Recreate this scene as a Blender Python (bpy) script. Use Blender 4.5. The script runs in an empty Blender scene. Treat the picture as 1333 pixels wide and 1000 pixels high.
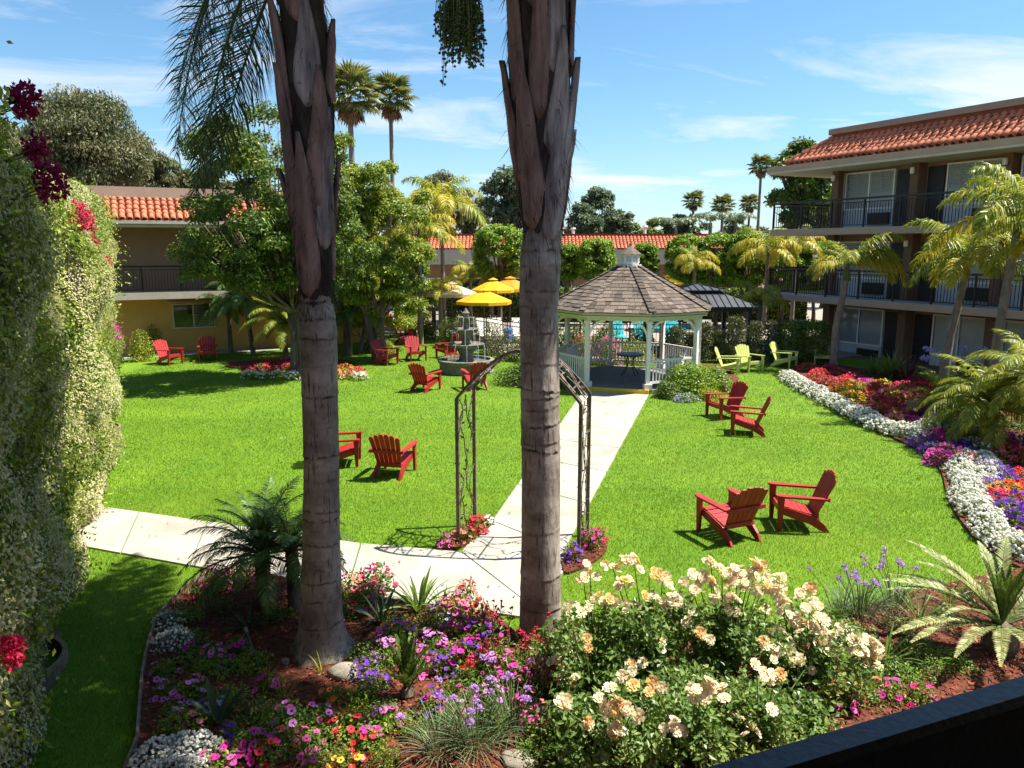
import bpy, math, random
import numpy as np
from mathutils import Vector, Matrix
rng = np.random.default_rng(11)
random.seed(11)
PI = math.pi
S = bpy.context.scene
COL = S.collection

# ------------------------------------------------------------------ camera, sky, sun, exposure
FOC = 1000.0                      # focal length in photo pixels (photo 1333 wide)
PITCH = math.atan(0.178)          # the camera looks down ten degrees
EYE = 4.5                         # eye height over the lawn, on a first-floor balcony
cam = bpy.data.cameras.new('camera')
cam.sensor_width = 36.0
cam.lens = 36.0 * FOC / 1333.0
cam.clip_start = 0.05
cam.clip_end = 4000
camo = bpy.data.objects.new('camera', cam)
COL.objects.link(camo)
camo.location = (0, 0, EYE)
camo.rotation_euler = (PI / 2 - PITCH, 0, 0)
S.camera = camo

SUN_EL = math.radians(61)
SUN_AZ = math.radians(8)         # from +X towards +Y
sd = Vector((math.cos(SUN_EL) * math.cos(SUN_AZ), math.cos(SUN_EL) * math.sin(SUN_AZ), math.sin(SUN_EL)))
world = bpy.data.worlds.new('World')
S.world = world
world.use_nodes = True
wt = world.node_tree
for n in list(wt.nodes): wt.nodes.remove(n)
wo = wt.nodes.new('ShaderNodeOutputWorld')
bg = wt.nodes.new('ShaderNodeBackground')
sky = wt.nodes.new('ShaderNodeTexSky')
sky.sky_type = 'NISHITA'
sky.sun_disc = False
sky.sun_elevation = SUN_EL
sky.sun_rotation = PI / 2 - SUN_AZ
sky.altitude = 50
sky.air_density = 1.0
sky.dust_density = 0.6
sky.ozone_density = 2.2
tc = wt.nodes.new('ShaderNodeTexCoord')
sp_ = wt.nodes.new('ShaderNodeSeparateXYZ')
wt.links.new(tc.outputs['Generated'], sp_.inputs[0])
def wmath(op, a, b=None, clamp=False):
    n = wt.nodes.new('ShaderNodeMath'); n.operation = op; n.use_clamp = clamp
    for i, x in enumerate((a, b)):
        if x is None: continue
        if isinstance(x, (int, float)): n.inputs[i].default_value = x
        else: wt.links.new(x, n.inputs[i])
    return n.outputs[0]
zc = wmath('ADD', wmath('MAXIMUM', sp_.outputs[2], 0.0), 0.16)
cx = wmath('DIVIDE', sp_.outputs[0], zc)
cy = wmath('DIVIDE', sp_.outputs[1], zc)
cb = wt.nodes.new('ShaderNodeCombineXYZ')
wt.links.new(wmath('ADD', wmath('MULTIPLY', cx, 0.55), wmath('MULTIPLY', cy, 0.10)), cb.inputs[0])
wt.links.new(wmath('ADD', wmath('MULTIPLY', cy, 1.25), wmath('MULTIPLY', cx, -0.22)), cb.inputs[1])
cn = wt.nodes.new('ShaderNodeTexNoise')
cn.inputs['Scale'].default_value = 1.15
cn.inputs['Detail'].default_value = 8
cn.inputs['Roughness'].default_value = 0.62
cn.inputs['Distortion'].default_value = 0.55
wt.links.new(cb.outputs[0], cn.inputs['Vector'])
cr = wt.nodes.new('ShaderNodeValToRGB')
cr.color_ramp.elements[0].position = 0.49
cr.color_ramp.elements[1].position = 0.65
wt.links.new(cn.outputs[0], cr.inputs[0])
low = wmath('SUBTRACT', 1.0, wmath('MULTIPLY', wmath('MAXIMUM', sp_.outputs[2], 0.0), 2.3), True)   # thin high cloud is denser towards the horizon
cf = wmath('MULTIPLY', cr.outputs[0], wmath('ADD', wmath('MULTIPLY', low, 0.75), 0.25))
hz = wmath('MULTIPLY', wmath('POWER', low, 6.0), 0.48)
cfac = wmath('MAXIMUM', cf, hz)
cm = wt.nodes.new('ShaderNodeMixRGB')
wt.links.new(cfac, cm.inputs[0])
SKYTINT = wt.nodes.new('ShaderNodeMixRGB'); SKYTINT.blend_type = 'MULTIPLY'; SKYTINT.inputs[0].default_value = 1.0
SKYTINT.inputs[2].default_value = (0.72, 1.0, 1.10, 1)
wt.links.new(sky.outputs[0], SKYTINT.inputs[1])
wt.links.new(SKYTINT.outputs[0], cm.inputs[1])
cm.inputs[2].default_value = (6.6, 6.7, 7.0, 1)
wt.links.new(cm.outputs[0], bg.inputs[0])
bg.inputs[1].default_value = 0.062
wt.links.new(bg.outputs[0], wo.inputs[0])

sl = bpy.data.lights.new('sun', 'SUN')
sl.energy = 5.0
sl.angle = math.radians(0.5)
sl.color = (1.0, 0.94, 0.84)
slo = bpy.data.objects.new('sun', sl)
COL.objects.link(slo)
slo.location = (30, 10, 60)
slo.rotation_euler = sd.to_track_quat('Z', 'Y').to_euler()

S.view_settings.view_transform = 'Standard'
S.view_settings.look = 'None'
S.view_settings.exposure = 1.42
S.view_settings.gamma = 1.0
S.view_settings.use_curve_mapping = False
S.cycles.use_denoising = True
S.cycles.max_bounces = 6
S.cycles.diffuse_bounces = 2
S.cycles.transparent_max_bounces = 6

# ------------------------------------------------------------------ photo geometry -> places on the ground
cP, sP = math.cos(PITCH), math.sin(PITCH)
def ray(px, py):
    xc = (px - 666.5) / FOC; yc = (500 - py) / FOC
    return Vector((xc, cP + sP * yc, -sP + cP * yc))
def G(px, py, z=0.0):
    d = ray(px, py); t = (z - EYE) / d.z
    return Vector((d.x * t, d.y * t, z))
def P(px, py, Y):
    d = ray(px, py); t = Y / d.y
    return Vector((d.x * t, Y, EYE + d.z * t))

# ------------------------------------------------------------------ mesh building
class MB:
    def __init__(s): s.v = []; s.f = []; s.n = 0
    def add(s, v, f, mi=0):
        v = np.asarray(v, float).reshape(-1, 3)
        if isinstance(f, np.ndarray): s.f.append((f + s.n, mi))
        else:
            by = {}
            for q in f: by.setdefault(len(q), []).append(q)
            for q in by.values(): s.f.append((np.array(q) + s.n, mi))
        s.v.append(v); s.n += len(v)
        return s
    def mesh(s, name, mats, smooth=False):
        me = bpy.data.meshes.new(name)
        V = np.concatenate(s.v).astype(np.float32)
        me.vertices.add(len(V)); me.vertices.foreach_set('co', V.ravel())
        L = np.concatenate([a.ravel() for a, _ in s.f]).astype(np.int32)
        cnt = np.concatenate([np.full(len(a), a.shape[1]) for a, _ in s.f])
        mi = np.concatenate([np.full(len(a), m) for a, m in s.f]).astype(np.int32)
        st = np.concatenate([[0], np.cumsum(cnt)[:-1]]).astype(np.int32)
        me.loops.add(len(L)); me.loops.foreach_set('vertex_index', L)
        me.polygons.add(len(cnt)); me.polygons.foreach_set('loop_start', st)
        me.polygons.foreach_set('material_index', mi)
        me.polygons.foreach_set('use_smooth', np.full(len(cnt), smooth, bool))
        for m in (mats if isinstance(mats, (list, tuple)) else [mats]): me.materials.append(m)
        me.update(calc_edges=True)
        me.validate()
        return me

BOXF = np.array([[0, 3, 2, 1], [4, 5, 6, 7], [0, 1, 5, 4], [1, 2, 6, 5], [2, 3, 7, 6], [3, 0, 4, 7]])
def box(mb, c, s, mi=0, mtx=None):
    x, y, z = s[0] / 2, s[1] / 2, s[2] / 2
    v = np.array([[-x, -y, -z], [x, -y, -z], [x, y, -z], [-x, y, -z], [-x, -y, z], [x, -y, z], [x, y, z], [-x, y, z]])
    if mtx is not None: v = v @ np.array(mtx.to_3x3()).T
    mb.add(v + np.array(c), BOXF, mi); return mb
def span(mb, a, b, mi=0):
    return box(mb, [(a[i] + b[i]) / 2 for i in range(3)], [abs(b[i] - a[i]) for i in range(3)], mi)
def bar(mb, p0, p1, w, h=None, mi=0, up=(0, 0, 1)):
    h = h or w
    p0 = np.array(p0, float); p1 = np.array(p1, float); d = p1 - p0; L = np.linalg.norm(d); d /= L
    u = np.array(up, float)
    if abs(d @ u) > 0.95: u = np.array([1.0, 0, 0])
    r = np.cross(d, u); r /= np.linalg.norm(r); u = np.cross(r, d)
    v = [p + r * sx * w / 2 + u * sy * h / 2 for p in (p0, p1) for sx, sy in ((-1, -1), (1, -1), (1, 1), (-1, 1))]
    mb.add(v, BOXF, mi); return mb
def tube(mb, pts, rad, n=6, mi=0, cap=True):
    pts = np.array(pts, float); k = len(pts)
    rad = np.full(k, rad, float) if np.isscalar(rad) else np.array(rad, float)
    t = np.gradient(pts, axis=0); t /= np.linalg.norm(t, axis=1)[:, None] + 1e-9
    ref = np.array([0.31, 0.17, 0.93]) if abs(t[0][2]) < 0.9 else np.array([0.95, 0.2, 0.1])
    a = np.arange(n) * 2 * PI / n
    V = []
    for i in range(k):
        r = np.cross(t[i], ref); r /= np.linalg.norm(r) + 1e-9; u = np.cross(t[i], r)
        V.append(pts[i] + rad[i] * (np.cos(a)[:, None] * r + np.sin(a)[:, None] * u))
    V = np.concatenate(V)
    F = [[i * n + j, i * n + (j + 1) % n, (i + 1) * n + (j + 1) % n, (i + 1) * n + j] for i in range(k - 1) for j in range(n)]
    if cap: F = F + [list(range(n))[::-1], [(k - 1) * n + j for j in range(n)]]
    mb.add(V, F, mi); return mb
def lathe(mb, prof, n=20, mi=0, wob=None, c=(0, 0, 0)):
    a = np.arange(n) * 2 * PI / n
    V = []
    for r, z in prof:
        rr = r * (1 + (wob(a, z) if wob else 0))
        V.append(np.stack([np.cos(a) * rr, np.sin(a) * rr, np.full(n, z)], 1))
    V = np.concatenate(V) + np.array(c); k = len(prof)
    F = [[i * n + j, i * n + (j + 1) % n, (i + 1) * n + (j + 1) % n, (i + 1) * n + j] for i in range(k - 1) for j in range(n)]
    F += [list(range(n))[::-1], [(k - 1) * n + j for j in range(n)]]
    mb.add(V, F, mi); return mb
def prism(mb, poly, t, mtx, mi=0):
    """2D outline in x,z extruded by t along y, centred, then placed by mtx"""
    k = len(poly)
    V = [mtx @ Vector((x, y, z)) for y in (-t / 2, t / 2) for x, z in poly]
    F = [list(range(k)), [2 * k - 1 - i for i in range(k)]] + [[i, i + k, (i + 1) % k + k, (i + 1) % k] for i in range(k)]
    mb.add([tuple(v) for v in V], F, mi); return mb
def sheet(mb, poly, z0, z1, mi=0):
    k = len(poly)
    V = [(p[0], p[1], z1) for p in poly] + [(p[0], p[1], z0) for p in poly]
    a = sum(poly[i][0] * poly[(i + 1) % k][1] - poly[(i + 1) % k][0] * poly[i][1] for i in range(k))
    top = list(range(k)) if a > 0 else list(range(k))[::-1]
    F = [top] + [[i, (i + 1) % k, (i + 1) % k + k, i + k] for i in range(k)]
    mb.add(V, F, mi); return mb
def unit(n):
    v = rng.normal(size=(n, 3)); return v / np.linalg.norm(v, axis=1)[:, None]
def cards(mb, p, d, nrm, L, W, mi=0, fold=0.0):
    """leaf blades: four-cornered, pointed at both ends, slightly folded"""
    n = len(p)
    L = np.broadcast_to(np.asarray(L, float), (n,))[:, None]; W = np.broadcast_to(np.asarray(W, float), (n,))[:, None]
    d = d / (np.linalg.norm(d, axis=1)[:, None] + 1e-9)
    s = np.cross(d, nrm); s /= np.linalg.norm(s, axis=1)[:, None] + 1e-9
    up = np.cross(s, d)
    V = np.stack([p, p + d * L * .45 + s * W / 2 + up * fold * W, p + d * L - up * fold * L * .3, p + d * L * .45 - s * W / 2 + up * fold * W], 1).reshape(-1, 3)
    F = np.arange(4 * n).reshape(n, 4)
    mb.add(V, F, mi); return mb

# ------------------------------------------------------------------ objects
def link(name, data, parent=None, loc=(0, 0, 0), rot=(0, 0, 0), sc=None):
    o = bpy.data.objects.new(name, data); COL.objects.link(o)
    if parent is not None: o.parent = parent
    o.location = loc; o.rotation_euler = rot
    if sc is not None: o.scale = sc if not np.isscalar(sc) else (sc, sc, sc)
    return o
def thing(name, label, cat, loc=(0, 0, 0), rz=0.0, group=None, data=None):
    o = link(name, data, None, loc, (0, 0, rz))
    o['label'] = label; o['category'] = cat
    if group: o['group'] = group
    return o
def part(name, mb, mats, parent, smooth=False, **k):
    me = mb if isinstance(mb, bpy.types.Mesh) else mb.mesh(name, mats, smooth)
    return link(name, me, parent, **k)
def structure(name, mb, mats, kind='structure', smooth=False):
    o = link(name, mb.mesh(name, mats, smooth)); o['kind'] = kind; return o
def stuff(o): o['kind'] = 'stuff'; return o
def copy_tree(src, loc=None, rz=None, label=None, sc=None):
    r = src.copy(); COL.objects.link(r)
    if loc is not None: r.location = loc
    if rz is not None: r.rotation_euler = (0, 0, rz)
    if sc is not None: r.scale = (sc, sc, sc)
    if label: r['label'] = label
    for ch in CHILDREN(src):
        c = ch.copy(); COL.objects.link(c); c.parent = r
        for g in CHILDREN(ch):
            d = g.copy(); COL.objects.link(d); d.parent = c
    return r
def CHILDREN(o): return list(o.children)

# ------------------------------------------------------------------ materials
def mat(name, c1, c2=None, scale=4.0, rough=0.8, bump=0.0, bscale=None, metal=0.0, spec=0.3, detail=6, lo=.35, hi=.65, stretch=(1, 1, 1), objrand=0.0, trans=0.0, bdist=0.02):
    m = bpy.data.materials.new(name); m.use_nodes = True; t = m.node_tree; b = t.nodes['Principled BSDF']
    b.inputs['Roughness'].default_value = rough; b.inputs['Metallic'].default_value = metal
    b.inputs['Specular IOR Level'].default_value = spec
    c = t.nodes.new('ShaderNodeTexCoord'); mp = t.nodes.new('ShaderNodeMapping'); mp.inputs['Scale'].default_value = stretch
    t.links.new(c.outputs['Object'], mp.inputs[0])
    col = None
    if c2 is None: b.inputs['Base Color'].default_value = (*c1, 1)
    else:
        n = t.nodes.new('ShaderNodeTexNoise'); n.inputs['Scale'].default_value = scale; n.inputs['Detail'].default_value = detail
        n.inputs['Roughness'].default_value = .62
        t.links.new(mp.outputs[0], n.inputs['Vector'])
        r = t.nodes.new('ShaderNodeValToRGB'); r.color_ramp.elements[0].position = lo; r.color_ramp.elements[1].position = hi
        r.color_ramp.elements[0].color = (*c1, 1); r.color_ramp.elements[1].color = (*c2, 1)
        t.links.new(n.outputs[0], r.inputs[0]); col = r.outputs[0]
        if objrand:
            oi = t.nodes.new('ShaderNodeObjectInfo'); mr = t.nodes.new('ShaderNodeMapRange')
            mr.inputs[3].default_value = 1 - objrand; mr.inputs[4].default_value = 1 + objrand
            t.links.new(oi.outputs['Random'], mr.inputs[0])
            mx = t.nodes.new('ShaderNodeVectorMath'); mx.operation = 'SCALE'
            t.links.new(col, mx.inputs[0]); t.links.new(mr.outputs[0], mx.inputs['Scale']); col = mx.outputs[0]
        t.links.new(col, b.inputs['Base Color'])
    if bump:
        n2 = t.nodes.new('ShaderNodeTexNoise'); n2.inputs['Scale'].default_value = bscale or scale * 3; n2.inputs['Detail'].default_value = 5
        t.links.new(mp.outputs[0], n2.inputs['Vector'])
        bp = t.nodes.new('ShaderNodeBump'); bp.inputs['Strength'].default_value = bump; bp.inputs['Distance'].default_value = bdist
        t.links.new(n2.outputs[0], bp.inputs['Height']); t.links.new(bp.outputs[0], b.inputs['Normal'])
    if trans:
        tr = t.nodes.new('ShaderNodeBsdfTranslucent'); ms = t.nodes.new('ShaderNodeMixShader'); ms.inputs[0].default_value = trans
        if col is not None: t.links.new(col, tr.inputs[0])
        else: tr.inputs[0].default_value = (*c1, 1)
        o = t.nodes['Material Output']
        t.links.new(b.outputs[0], ms.inputs[1]); t.links.new(tr.outputs[0], ms.inputs[2]); t.links.new(ms.outputs[0], o.inputs[0])
    return m
def leafmat(name, c1, c2, c3=None, trans=0.3, rough=0.45, spec=0.35, clump=1.2):
    """leaf colour varies from blade to blade and from one patch of growth to the next"""
    m = bpy.data.materials.new(name); m.use_nodes = True; t = m.node_tree; b = t.nodes['Principled BSDF']
    b.inputs['Roughness'].default_value = rough; b.inputs['Specular IOR Level'].default_value = spec
    g = t.nodes.new('ShaderNodeNewGeometry')
    r = t.nodes.new('ShaderNodeValToRGB'); e = r.color_ramp.elements
    e[0].color = (*c1, 1); e[1].color = (*c2, 1); e[0].position = .1; e[1].position = .9
    if c3: x = e.new(.97); x.color = (*c3, 1); e[1].position = .8
    c = t.nodes.new('ShaderNodeTexCoord'); n = t.nodes.new('ShaderNodeTexNoise'); n.inputs['Scale'].default_value = clump; n.inputs['Detail'].default_value = 2
    t.links.new(c.outputs['Object'], n.inputs['Vector'])
    ad = t.nodes.new('ShaderNodeMath'); ad.operation = 'MULTIPLY_ADD'; ad.inputs[1].default_value = .9; ad.use_clamp = True
    sb = t.nodes.new('ShaderNodeMath'); sb.operation = 'MULTIPLY_ADD'; sb.inputs[1].default_value = 1.6; sb.inputs[2].default_value = -.75
    t.links.new(n.outputs[0], sb.inputs[0]); t.links.new(g.outputs['Random Per Island'], ad.inputs[0]); t.links.new(sb.outputs[0], ad.inputs[2])
    t.links.new(ad.outputs[0], r.inputs[0]); t.links.new(r.outputs[0], b.inputs['Base Color'])
    if trans:
        tr = t.nodes.new('ShaderNodeBsdfTranslucent'); ms = t.nodes.new('ShaderNodeMixShader'); ms.inputs[0].default_value = trans
        hs = t.nodes.new('ShaderNodeHueSaturation'); hs.inputs['Value'].default_value = 1.5; hs.inputs['Hue'].default_value = .485
        t.links.new(r.outputs[0], hs.inputs['Color']); t.links.new(hs.outputs[0], tr.inputs[0])
        o = t.nodes['Material Output']
        t.links.new(b.outputs[0], ms.inputs[1]); t.links.new(tr.outputs[0], ms.inputs[2]); t.links.new(ms.outputs[0], o.inputs[0])
    return m

m_soil = mat('soil', (.10, .075, .045), (.16, .12, .07), 1.2, .95, .6, 8)
m_lawn = mat('lawn', (.070, .15, .004), (.115, .205, .006), 0.7, .9, .5, 60, lo=.3, hi=.7)
m_blade = leafmat('grass_blade', (.055, .155, .003), (.145, .265, .005), (.23, .25, .035), trans=.35, rough=.5, clump=.28)
m_conc = mat('concrete', (.265, .24, .195), (.36, .335, .285), 1.3, .85, .35, 40, objrand=.05, bdist=.004)
m_deck = mat('deck_concrete', (.22, .19, .15), (.28, .245, .20), 2, .85, .2, 20)
m_mulch = mat('mulch', (.055, .018, .010), (.13, .036, .017), 14, .95, .9, 40)
m_chip = leafmat('bark_chip', (.06, .018, .010), (.24, .055, .025), (.26, .14, .08), trans=0, rough=.8, spec=.15)
m_edge = mat('edging_board', (.13, .09, .06), (.25, .19, .13), 8, .85, .4, 20)
m_white = mat('white_paint', (.74, .73, .68), (.82, .81, .76), 6, .5, .1, 20)
m_cream = mat('cream_trim', (.60, .62, .42), (.68, .69, .50), 4, .55, .1, 20)
m_yellow = mat('yellow_edge', (.65, .42, .02), (.75, .5, .05), 6, .6)
m_shingle = mat('shingle', (.075, .056, .044), (.17, .135, .108), 6, .9, .6, 30, stretch=(4, 1, 1), objrand=.45)
m_red = mat('red_paint', (.27, .014, .014), (.35, .024, .022), 7, .5, .08, 20, spec=.35, objrand=.12)
m_lime = mat('lime_paint', (.40, .46, .12), (.48, .53, .18), 7, .4, .08, 20, spec=.5, objrand=.08)
m_bronze = mat('bronze_metal', (.085, .066, .048), (.17, .135, .10), 20, .55, .2, 60, metal=.35)
m_black = mat('black_metal', (.012, .012, .013), (.022, .021, .02), 9, .45, spec=.4)
m_roofmetal = mat('dark_standing_seam', (.045, .05, .055), (.075, .08, .085), 4, .45, metal=.3)
m_stone = mat('fountain_stone', (.10, .09, .07), (.22, .20, .16), 9, .9, .7, 30)
m_rock = mat('pale_rock', (.22, .19, .145), (.34, .30, .24), 6, .9, .7, 18)
m_water = mat('fountain_water', (.12, .18, .19), None, rough=.06, spec=.6)
m_pool = mat('pool_water', (.03, .40, .50), (.06, .50, .58), 3, .08, .3, 6, spec=.6)
m_brown = mat('brown_stucco', (.28, .165, .105), (.32, .19, .12), 3, .9, .3, 80, bdist=.004)
m_darkbrown = mat('brown_column', (.18, .10, .066), (.21, .12, .078), 3, .9, .3, 80, bdist=.004)
m_ochre = mat('ochre_stucco', (.46, .27, .08), (.53, .32, .105), 1.5, .9, .3, 80, bdist=.004)
m_fascia = mat('tan_fascia', (.40, .285, .21), (.45, .32, .235), 2, .8, .1, 40)
m_soffit = mat('pale_soffit', (.50, .46, .36), (.56, .51, .41), 2, .85)
m_pale = mat('pale_fascia', (.42, .37, .30), (.48, .43, .36), 2, .85)
m_cap = mat('roof_cap', (.34, .205, .155), (.38, .24, .18), 2, .8, .1, 40)
m_tile = mat('terracotta_tile', (.42, .115, .055), (.58, .19, .10), 5, .8, .3, 30, objrand=.18)
m_tilepan = mat('tile_bed', (.22, .05, .03), (.28, .07, .04), 5, .9)
m_glass = mat('window_glass', (.02, .03, .035), None, rough=.05, spec=.8)
m_curtain = mat('white_curtain', (.76, .77, .75), (.86, .86, .84), 9, .6, stretch=(8, 1, .4))
m_panel = mat('grey_panel', (.42, .45, .48), (.50, .52, .54), 3, .7)
m_door = mat('dark_door', (.018, .018, .022), (.03, .03, .034), 4, .5)
m_terra = mat('terracotta_pot', (.40, .13, .06), (.50, .19, .09), 5, .8)
m_can_y = mat('yellow_canvas', (.62, .36, .008), (.70, .42, .015), 4, .75, .1, 80, trans=.3)
m_can_o = mat('orange_canvas', (.75, .25, .02), (.80, .30, .03), 4, .75, .1, 80, trans=.3)
m_can_c = mat('cream_canvas', (.50, .41, .31), (.56, .47, .36), 4, .75, .1, 80, trans=.25)
m_can_w = mat('white_sling', (.70, .66, .60), (.78, .74, .68), 4, .75)
m_blue = mat('blue_plastic', (.02, .12, .50), (.03, .16, .58), 4, .4)
m_rail = mat('balcony_rail_paint', (.006, .009, .014), (.011, .016, .024), 30, .42, .1, 90, spec=.5)
m_hill = mat('dry_hill', (.30, .22, .19), (.36, .28, .22), .01, .95)

# foliage
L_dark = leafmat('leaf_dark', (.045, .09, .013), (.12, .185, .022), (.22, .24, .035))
L_mid = leafmat('leaf_mid', (.06, .12, .012), (.155, .235, .022), (.27, .27, .035))
L_bright = leafmat('leaf_bright', (.065, .15, .008), (.18, .30, .014), (.29, .33, .022), clump=1.0)
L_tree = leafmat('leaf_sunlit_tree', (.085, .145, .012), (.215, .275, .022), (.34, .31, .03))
L_yel = leafmat('leaf_yellow_green', (.12, .18, .012), (.27, .29, .018), (.40, .31, .02))
L_olive = leafmat('leaf_olive', (.05, .065, .025), (.125, .135, .05), (.19, .15, .075), clump=.35)
L_euc = leafmat('leaf_eucalyptus', (.065, .085, .034), (.17, .18, .075), (.25, .20, .10), clump=.3)
L_blue = leafmat('leaf_far', (.065, .105, .055), (.15, .20, .095), clump=.5)
L_vine = leafmat('leaf_jasmine', (.08, .15, .014), (.25, .32, .035), (.40, .40, .07), clump=.9)
B_vine = leafmat('jasmine_blossom', (.46, .45, .20), (.64, .60, .36), clump=1.2, trans=.3, rough=.7)
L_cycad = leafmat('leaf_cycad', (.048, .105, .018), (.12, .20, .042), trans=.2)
L_sago = leafmat('leaf_sago', (.20, .25, .085), (.40, .42, .18), (.46, .40, .14), trans=.25)
L_sagod = leafmat('leaf_sago_green', (.04, .09, .012), (.11, .18, .025), trans=.25)
L_queen = leafmat('leaf_queen_palm', (.13, .185, .012), (.28, .315, .022), (.42, .36, .04))
L_queeny = leafmat('leaf_queen_palm_yellow', (.24, .27, .014), (.44, .39, .02), (.56, .40, .03))
L_queend = leafmat('leaf_queen_palm_dark', (.02, .045, .010), (.055, .09, .016), (.16, .14, .03), trans=.25)
L_strap = leafmat('leaf_strap', (.055, .12, .016), (.15, .23, .035))
L_brom = leafmat('leaf_strap_dark', (.018, .04, .02), (.04, .075, .03), trans=.15)
L_garlic = leafmat('leaf_garlic', (.07, .115, .05), (.14, .20, .09), trans=.15)
L_fan = leafmat('leaf_fan', (.07, .10, .022), (.18, .20, .05), (.30, .23, .10))
L_dead = leafmat('leaf_dead', (.16, .10, .05), (.30, .20, .10), trans=.1)
L_rose = leafmat('leaf_rose', (.065, .13, .022), (.17, .26, .055), (.26, .28, .07), rough=.42, spec=.4, trans=.35)
L_grey = leafmat('leaf_grey', (.12, .15, .12), (.26, .29, .25), trans=.1)
L_wine = leafmat('leaf_wine', (.05, .008, .012), (.13, .02, .03))
m_bark = mat('bark', (.075, .055, .04), (.17, .135, .10), 6, .95, .8, 20, stretch=(1, 1, .25))
m_barkp = mat('palm_bark', (.13, .105, .085), (.24, .20, .165), 8, .95, .7, 25, stretch=(1, 1, .5))
m_stem = mat('stem', (.06, .09, .02), (.10, .13, .03), 8, .7)
def petal(name, c1, c2): return leafmat('petal_' + name, c1, c2, trans=.25, rough=.6, spec=.2, clump=3)
PT = dict(
    pink=petal('pink', (.62, .07, .30), (.72, .16, .42)), magenta=petal('magenta', (.50, .02, .26), (.62, .05, .36)),
    lilac=petal('lilac', (.52, .16, .52), (.64, .30, .62)), purple=petal('purple', (.10, .02, .30), (.22, .05, .46)),
    crimson=petal('crimson', (.42, .012, .06), (.58, .05, .12)), red=petal('red', (.58, .015, .03), (.70, .04, .05)),
    orange=petal('orange', (.66, .14, .02), (.75, .26, .03)), white=petal('white', (.66, .66, .58), (.80, .79, .72)),
    rose=petal('rose_cream', (.68, .52, .28), (.82, .73, .52)), roseold=petal('rose_faded', (.55, .32, .10), (.72, .48, .20)),
    mauve=petal('mauve', (.42, .20, .55), (.55, .34, .66)), blue=petal('lavender_blue', (.34, .34, .66), (.50, .50, .78)),
    yellow=petal('yellow', (.68, .42, .03), (.76, .55, .06)), boug=petal('bougainvillea', (.42, .01, .05), (.60, .03, .09)),
    bougd=petal('bougainvillea_dark', (.22, .006, .05), (.36, .012, .08)), salmon=petal('salmon', (.70, .16, .14), (.76, .28, .22)))
m_throat = mat('throat', (.12, .01, .08), None, rough=.7)

#SECTION_STRUCT
# ================================================================== the setting
def inpoly(pts, poly):
    x, y = pts[:, 0], pts[:, 1]; ins = np.zeros(len(pts), bool); k = len(poly)
    for i in range(k):
        x1, y1 = poly[i][0], poly[i][1]; x2, y2 = poly[(i + 1) % k][0], poly[(i + 1) % k][1]
        c = ((y1 > y) != (y2 > y)) & (x < (x2 - x1) * (y - y1) / (y2 - y1 + 1e-12) + x1)
        ins ^= c
    return ins
def smoothpoly(pts, it=2):
    for _ in range(it):
        q = []
        for i in range(len(pts)):
            a, b = pts[i], pts[(i + 1) % len(pts)]
            q += [(a[0] * .75 + b[0] * .25, a[1] * .75 + b[1] * .25), (a[0] * .25 + b[0] * .75, a[1] * .25 + b[1] * .75)]
        pts = q
    return pts
def smoothline(pts, it=2):
    pts = [(p[0], p[1]) for p in pts]
    for _ in range(it):
        q = [pts[0]]
        for a, b in zip(pts, pts[1:]):
            q += [(a[0] * .75 + b[0] * .25, a[1] * .75 + b[1] * .25), (a[0] * .25 + b[0] * .75, a[1] * .25 + b[1] * .75)]
        pts = q + [pts[-1]]
    return pts

structure('ground', sheet(MB(), [(-2500, -300), (2500, -300), (2500, 3000), (-2500, 3000)], -.3, -.02), m_soil)
LAWN = [(-16, 1.2), (12, 1.2), (18, 20), (14, 31), (.75, 31), (-5.2, 40), (-16, 40)]
structure('lawn', sheet(MB(), LAWN, -.1, 0), m_lawn)
hb = MB()
hx = np.linspace(-500, 900, 60)
hz_ = 16 + 9 * np.sin(hx / 130 + 1) + 5 * np.sin(hx / 47)
hv = [(x, 900, -1) for x in hx] + [(x, 980, z) for x, z in zip(hx, hz_)] + [(x, 1300, z * .9) for x, z in zip(hx, hz_)]
hb.add(hv, [[r * 60 + i, r * 60 + i + 1, (r + 1) * 60 + i + 1, (r + 1) * 60 + i] for r in (0, 1) for i in range(59)])
structure('hill', hb, m_hill, smooth=True)

# pool deck, pool
structure('pool_deck', sheet(MB(), [(-5.2, 40), (.75, 31.0), (12.6, 31), (16, 33), (26, 40), (26, 62), (-14, 62), (-14, 44)], -.1, .012), m_deck)
structure('pool_water', sheet(MB(), [(6.6, 42), (10.2, 41.8), (10.6, 45), (7.0, 45.2)], .0, .03), m_pool)
cop = MB()
pl = [(6.6, 42), (10.2, 41.8), (10.6, 45), (7.0, 45.2)]
for i in range(4): bar(cop, (*pl[i], .05), (*pl[(i + 1) % 4], .05), .35, .10)
structure('pool_coping', cop, m_white)

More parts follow.
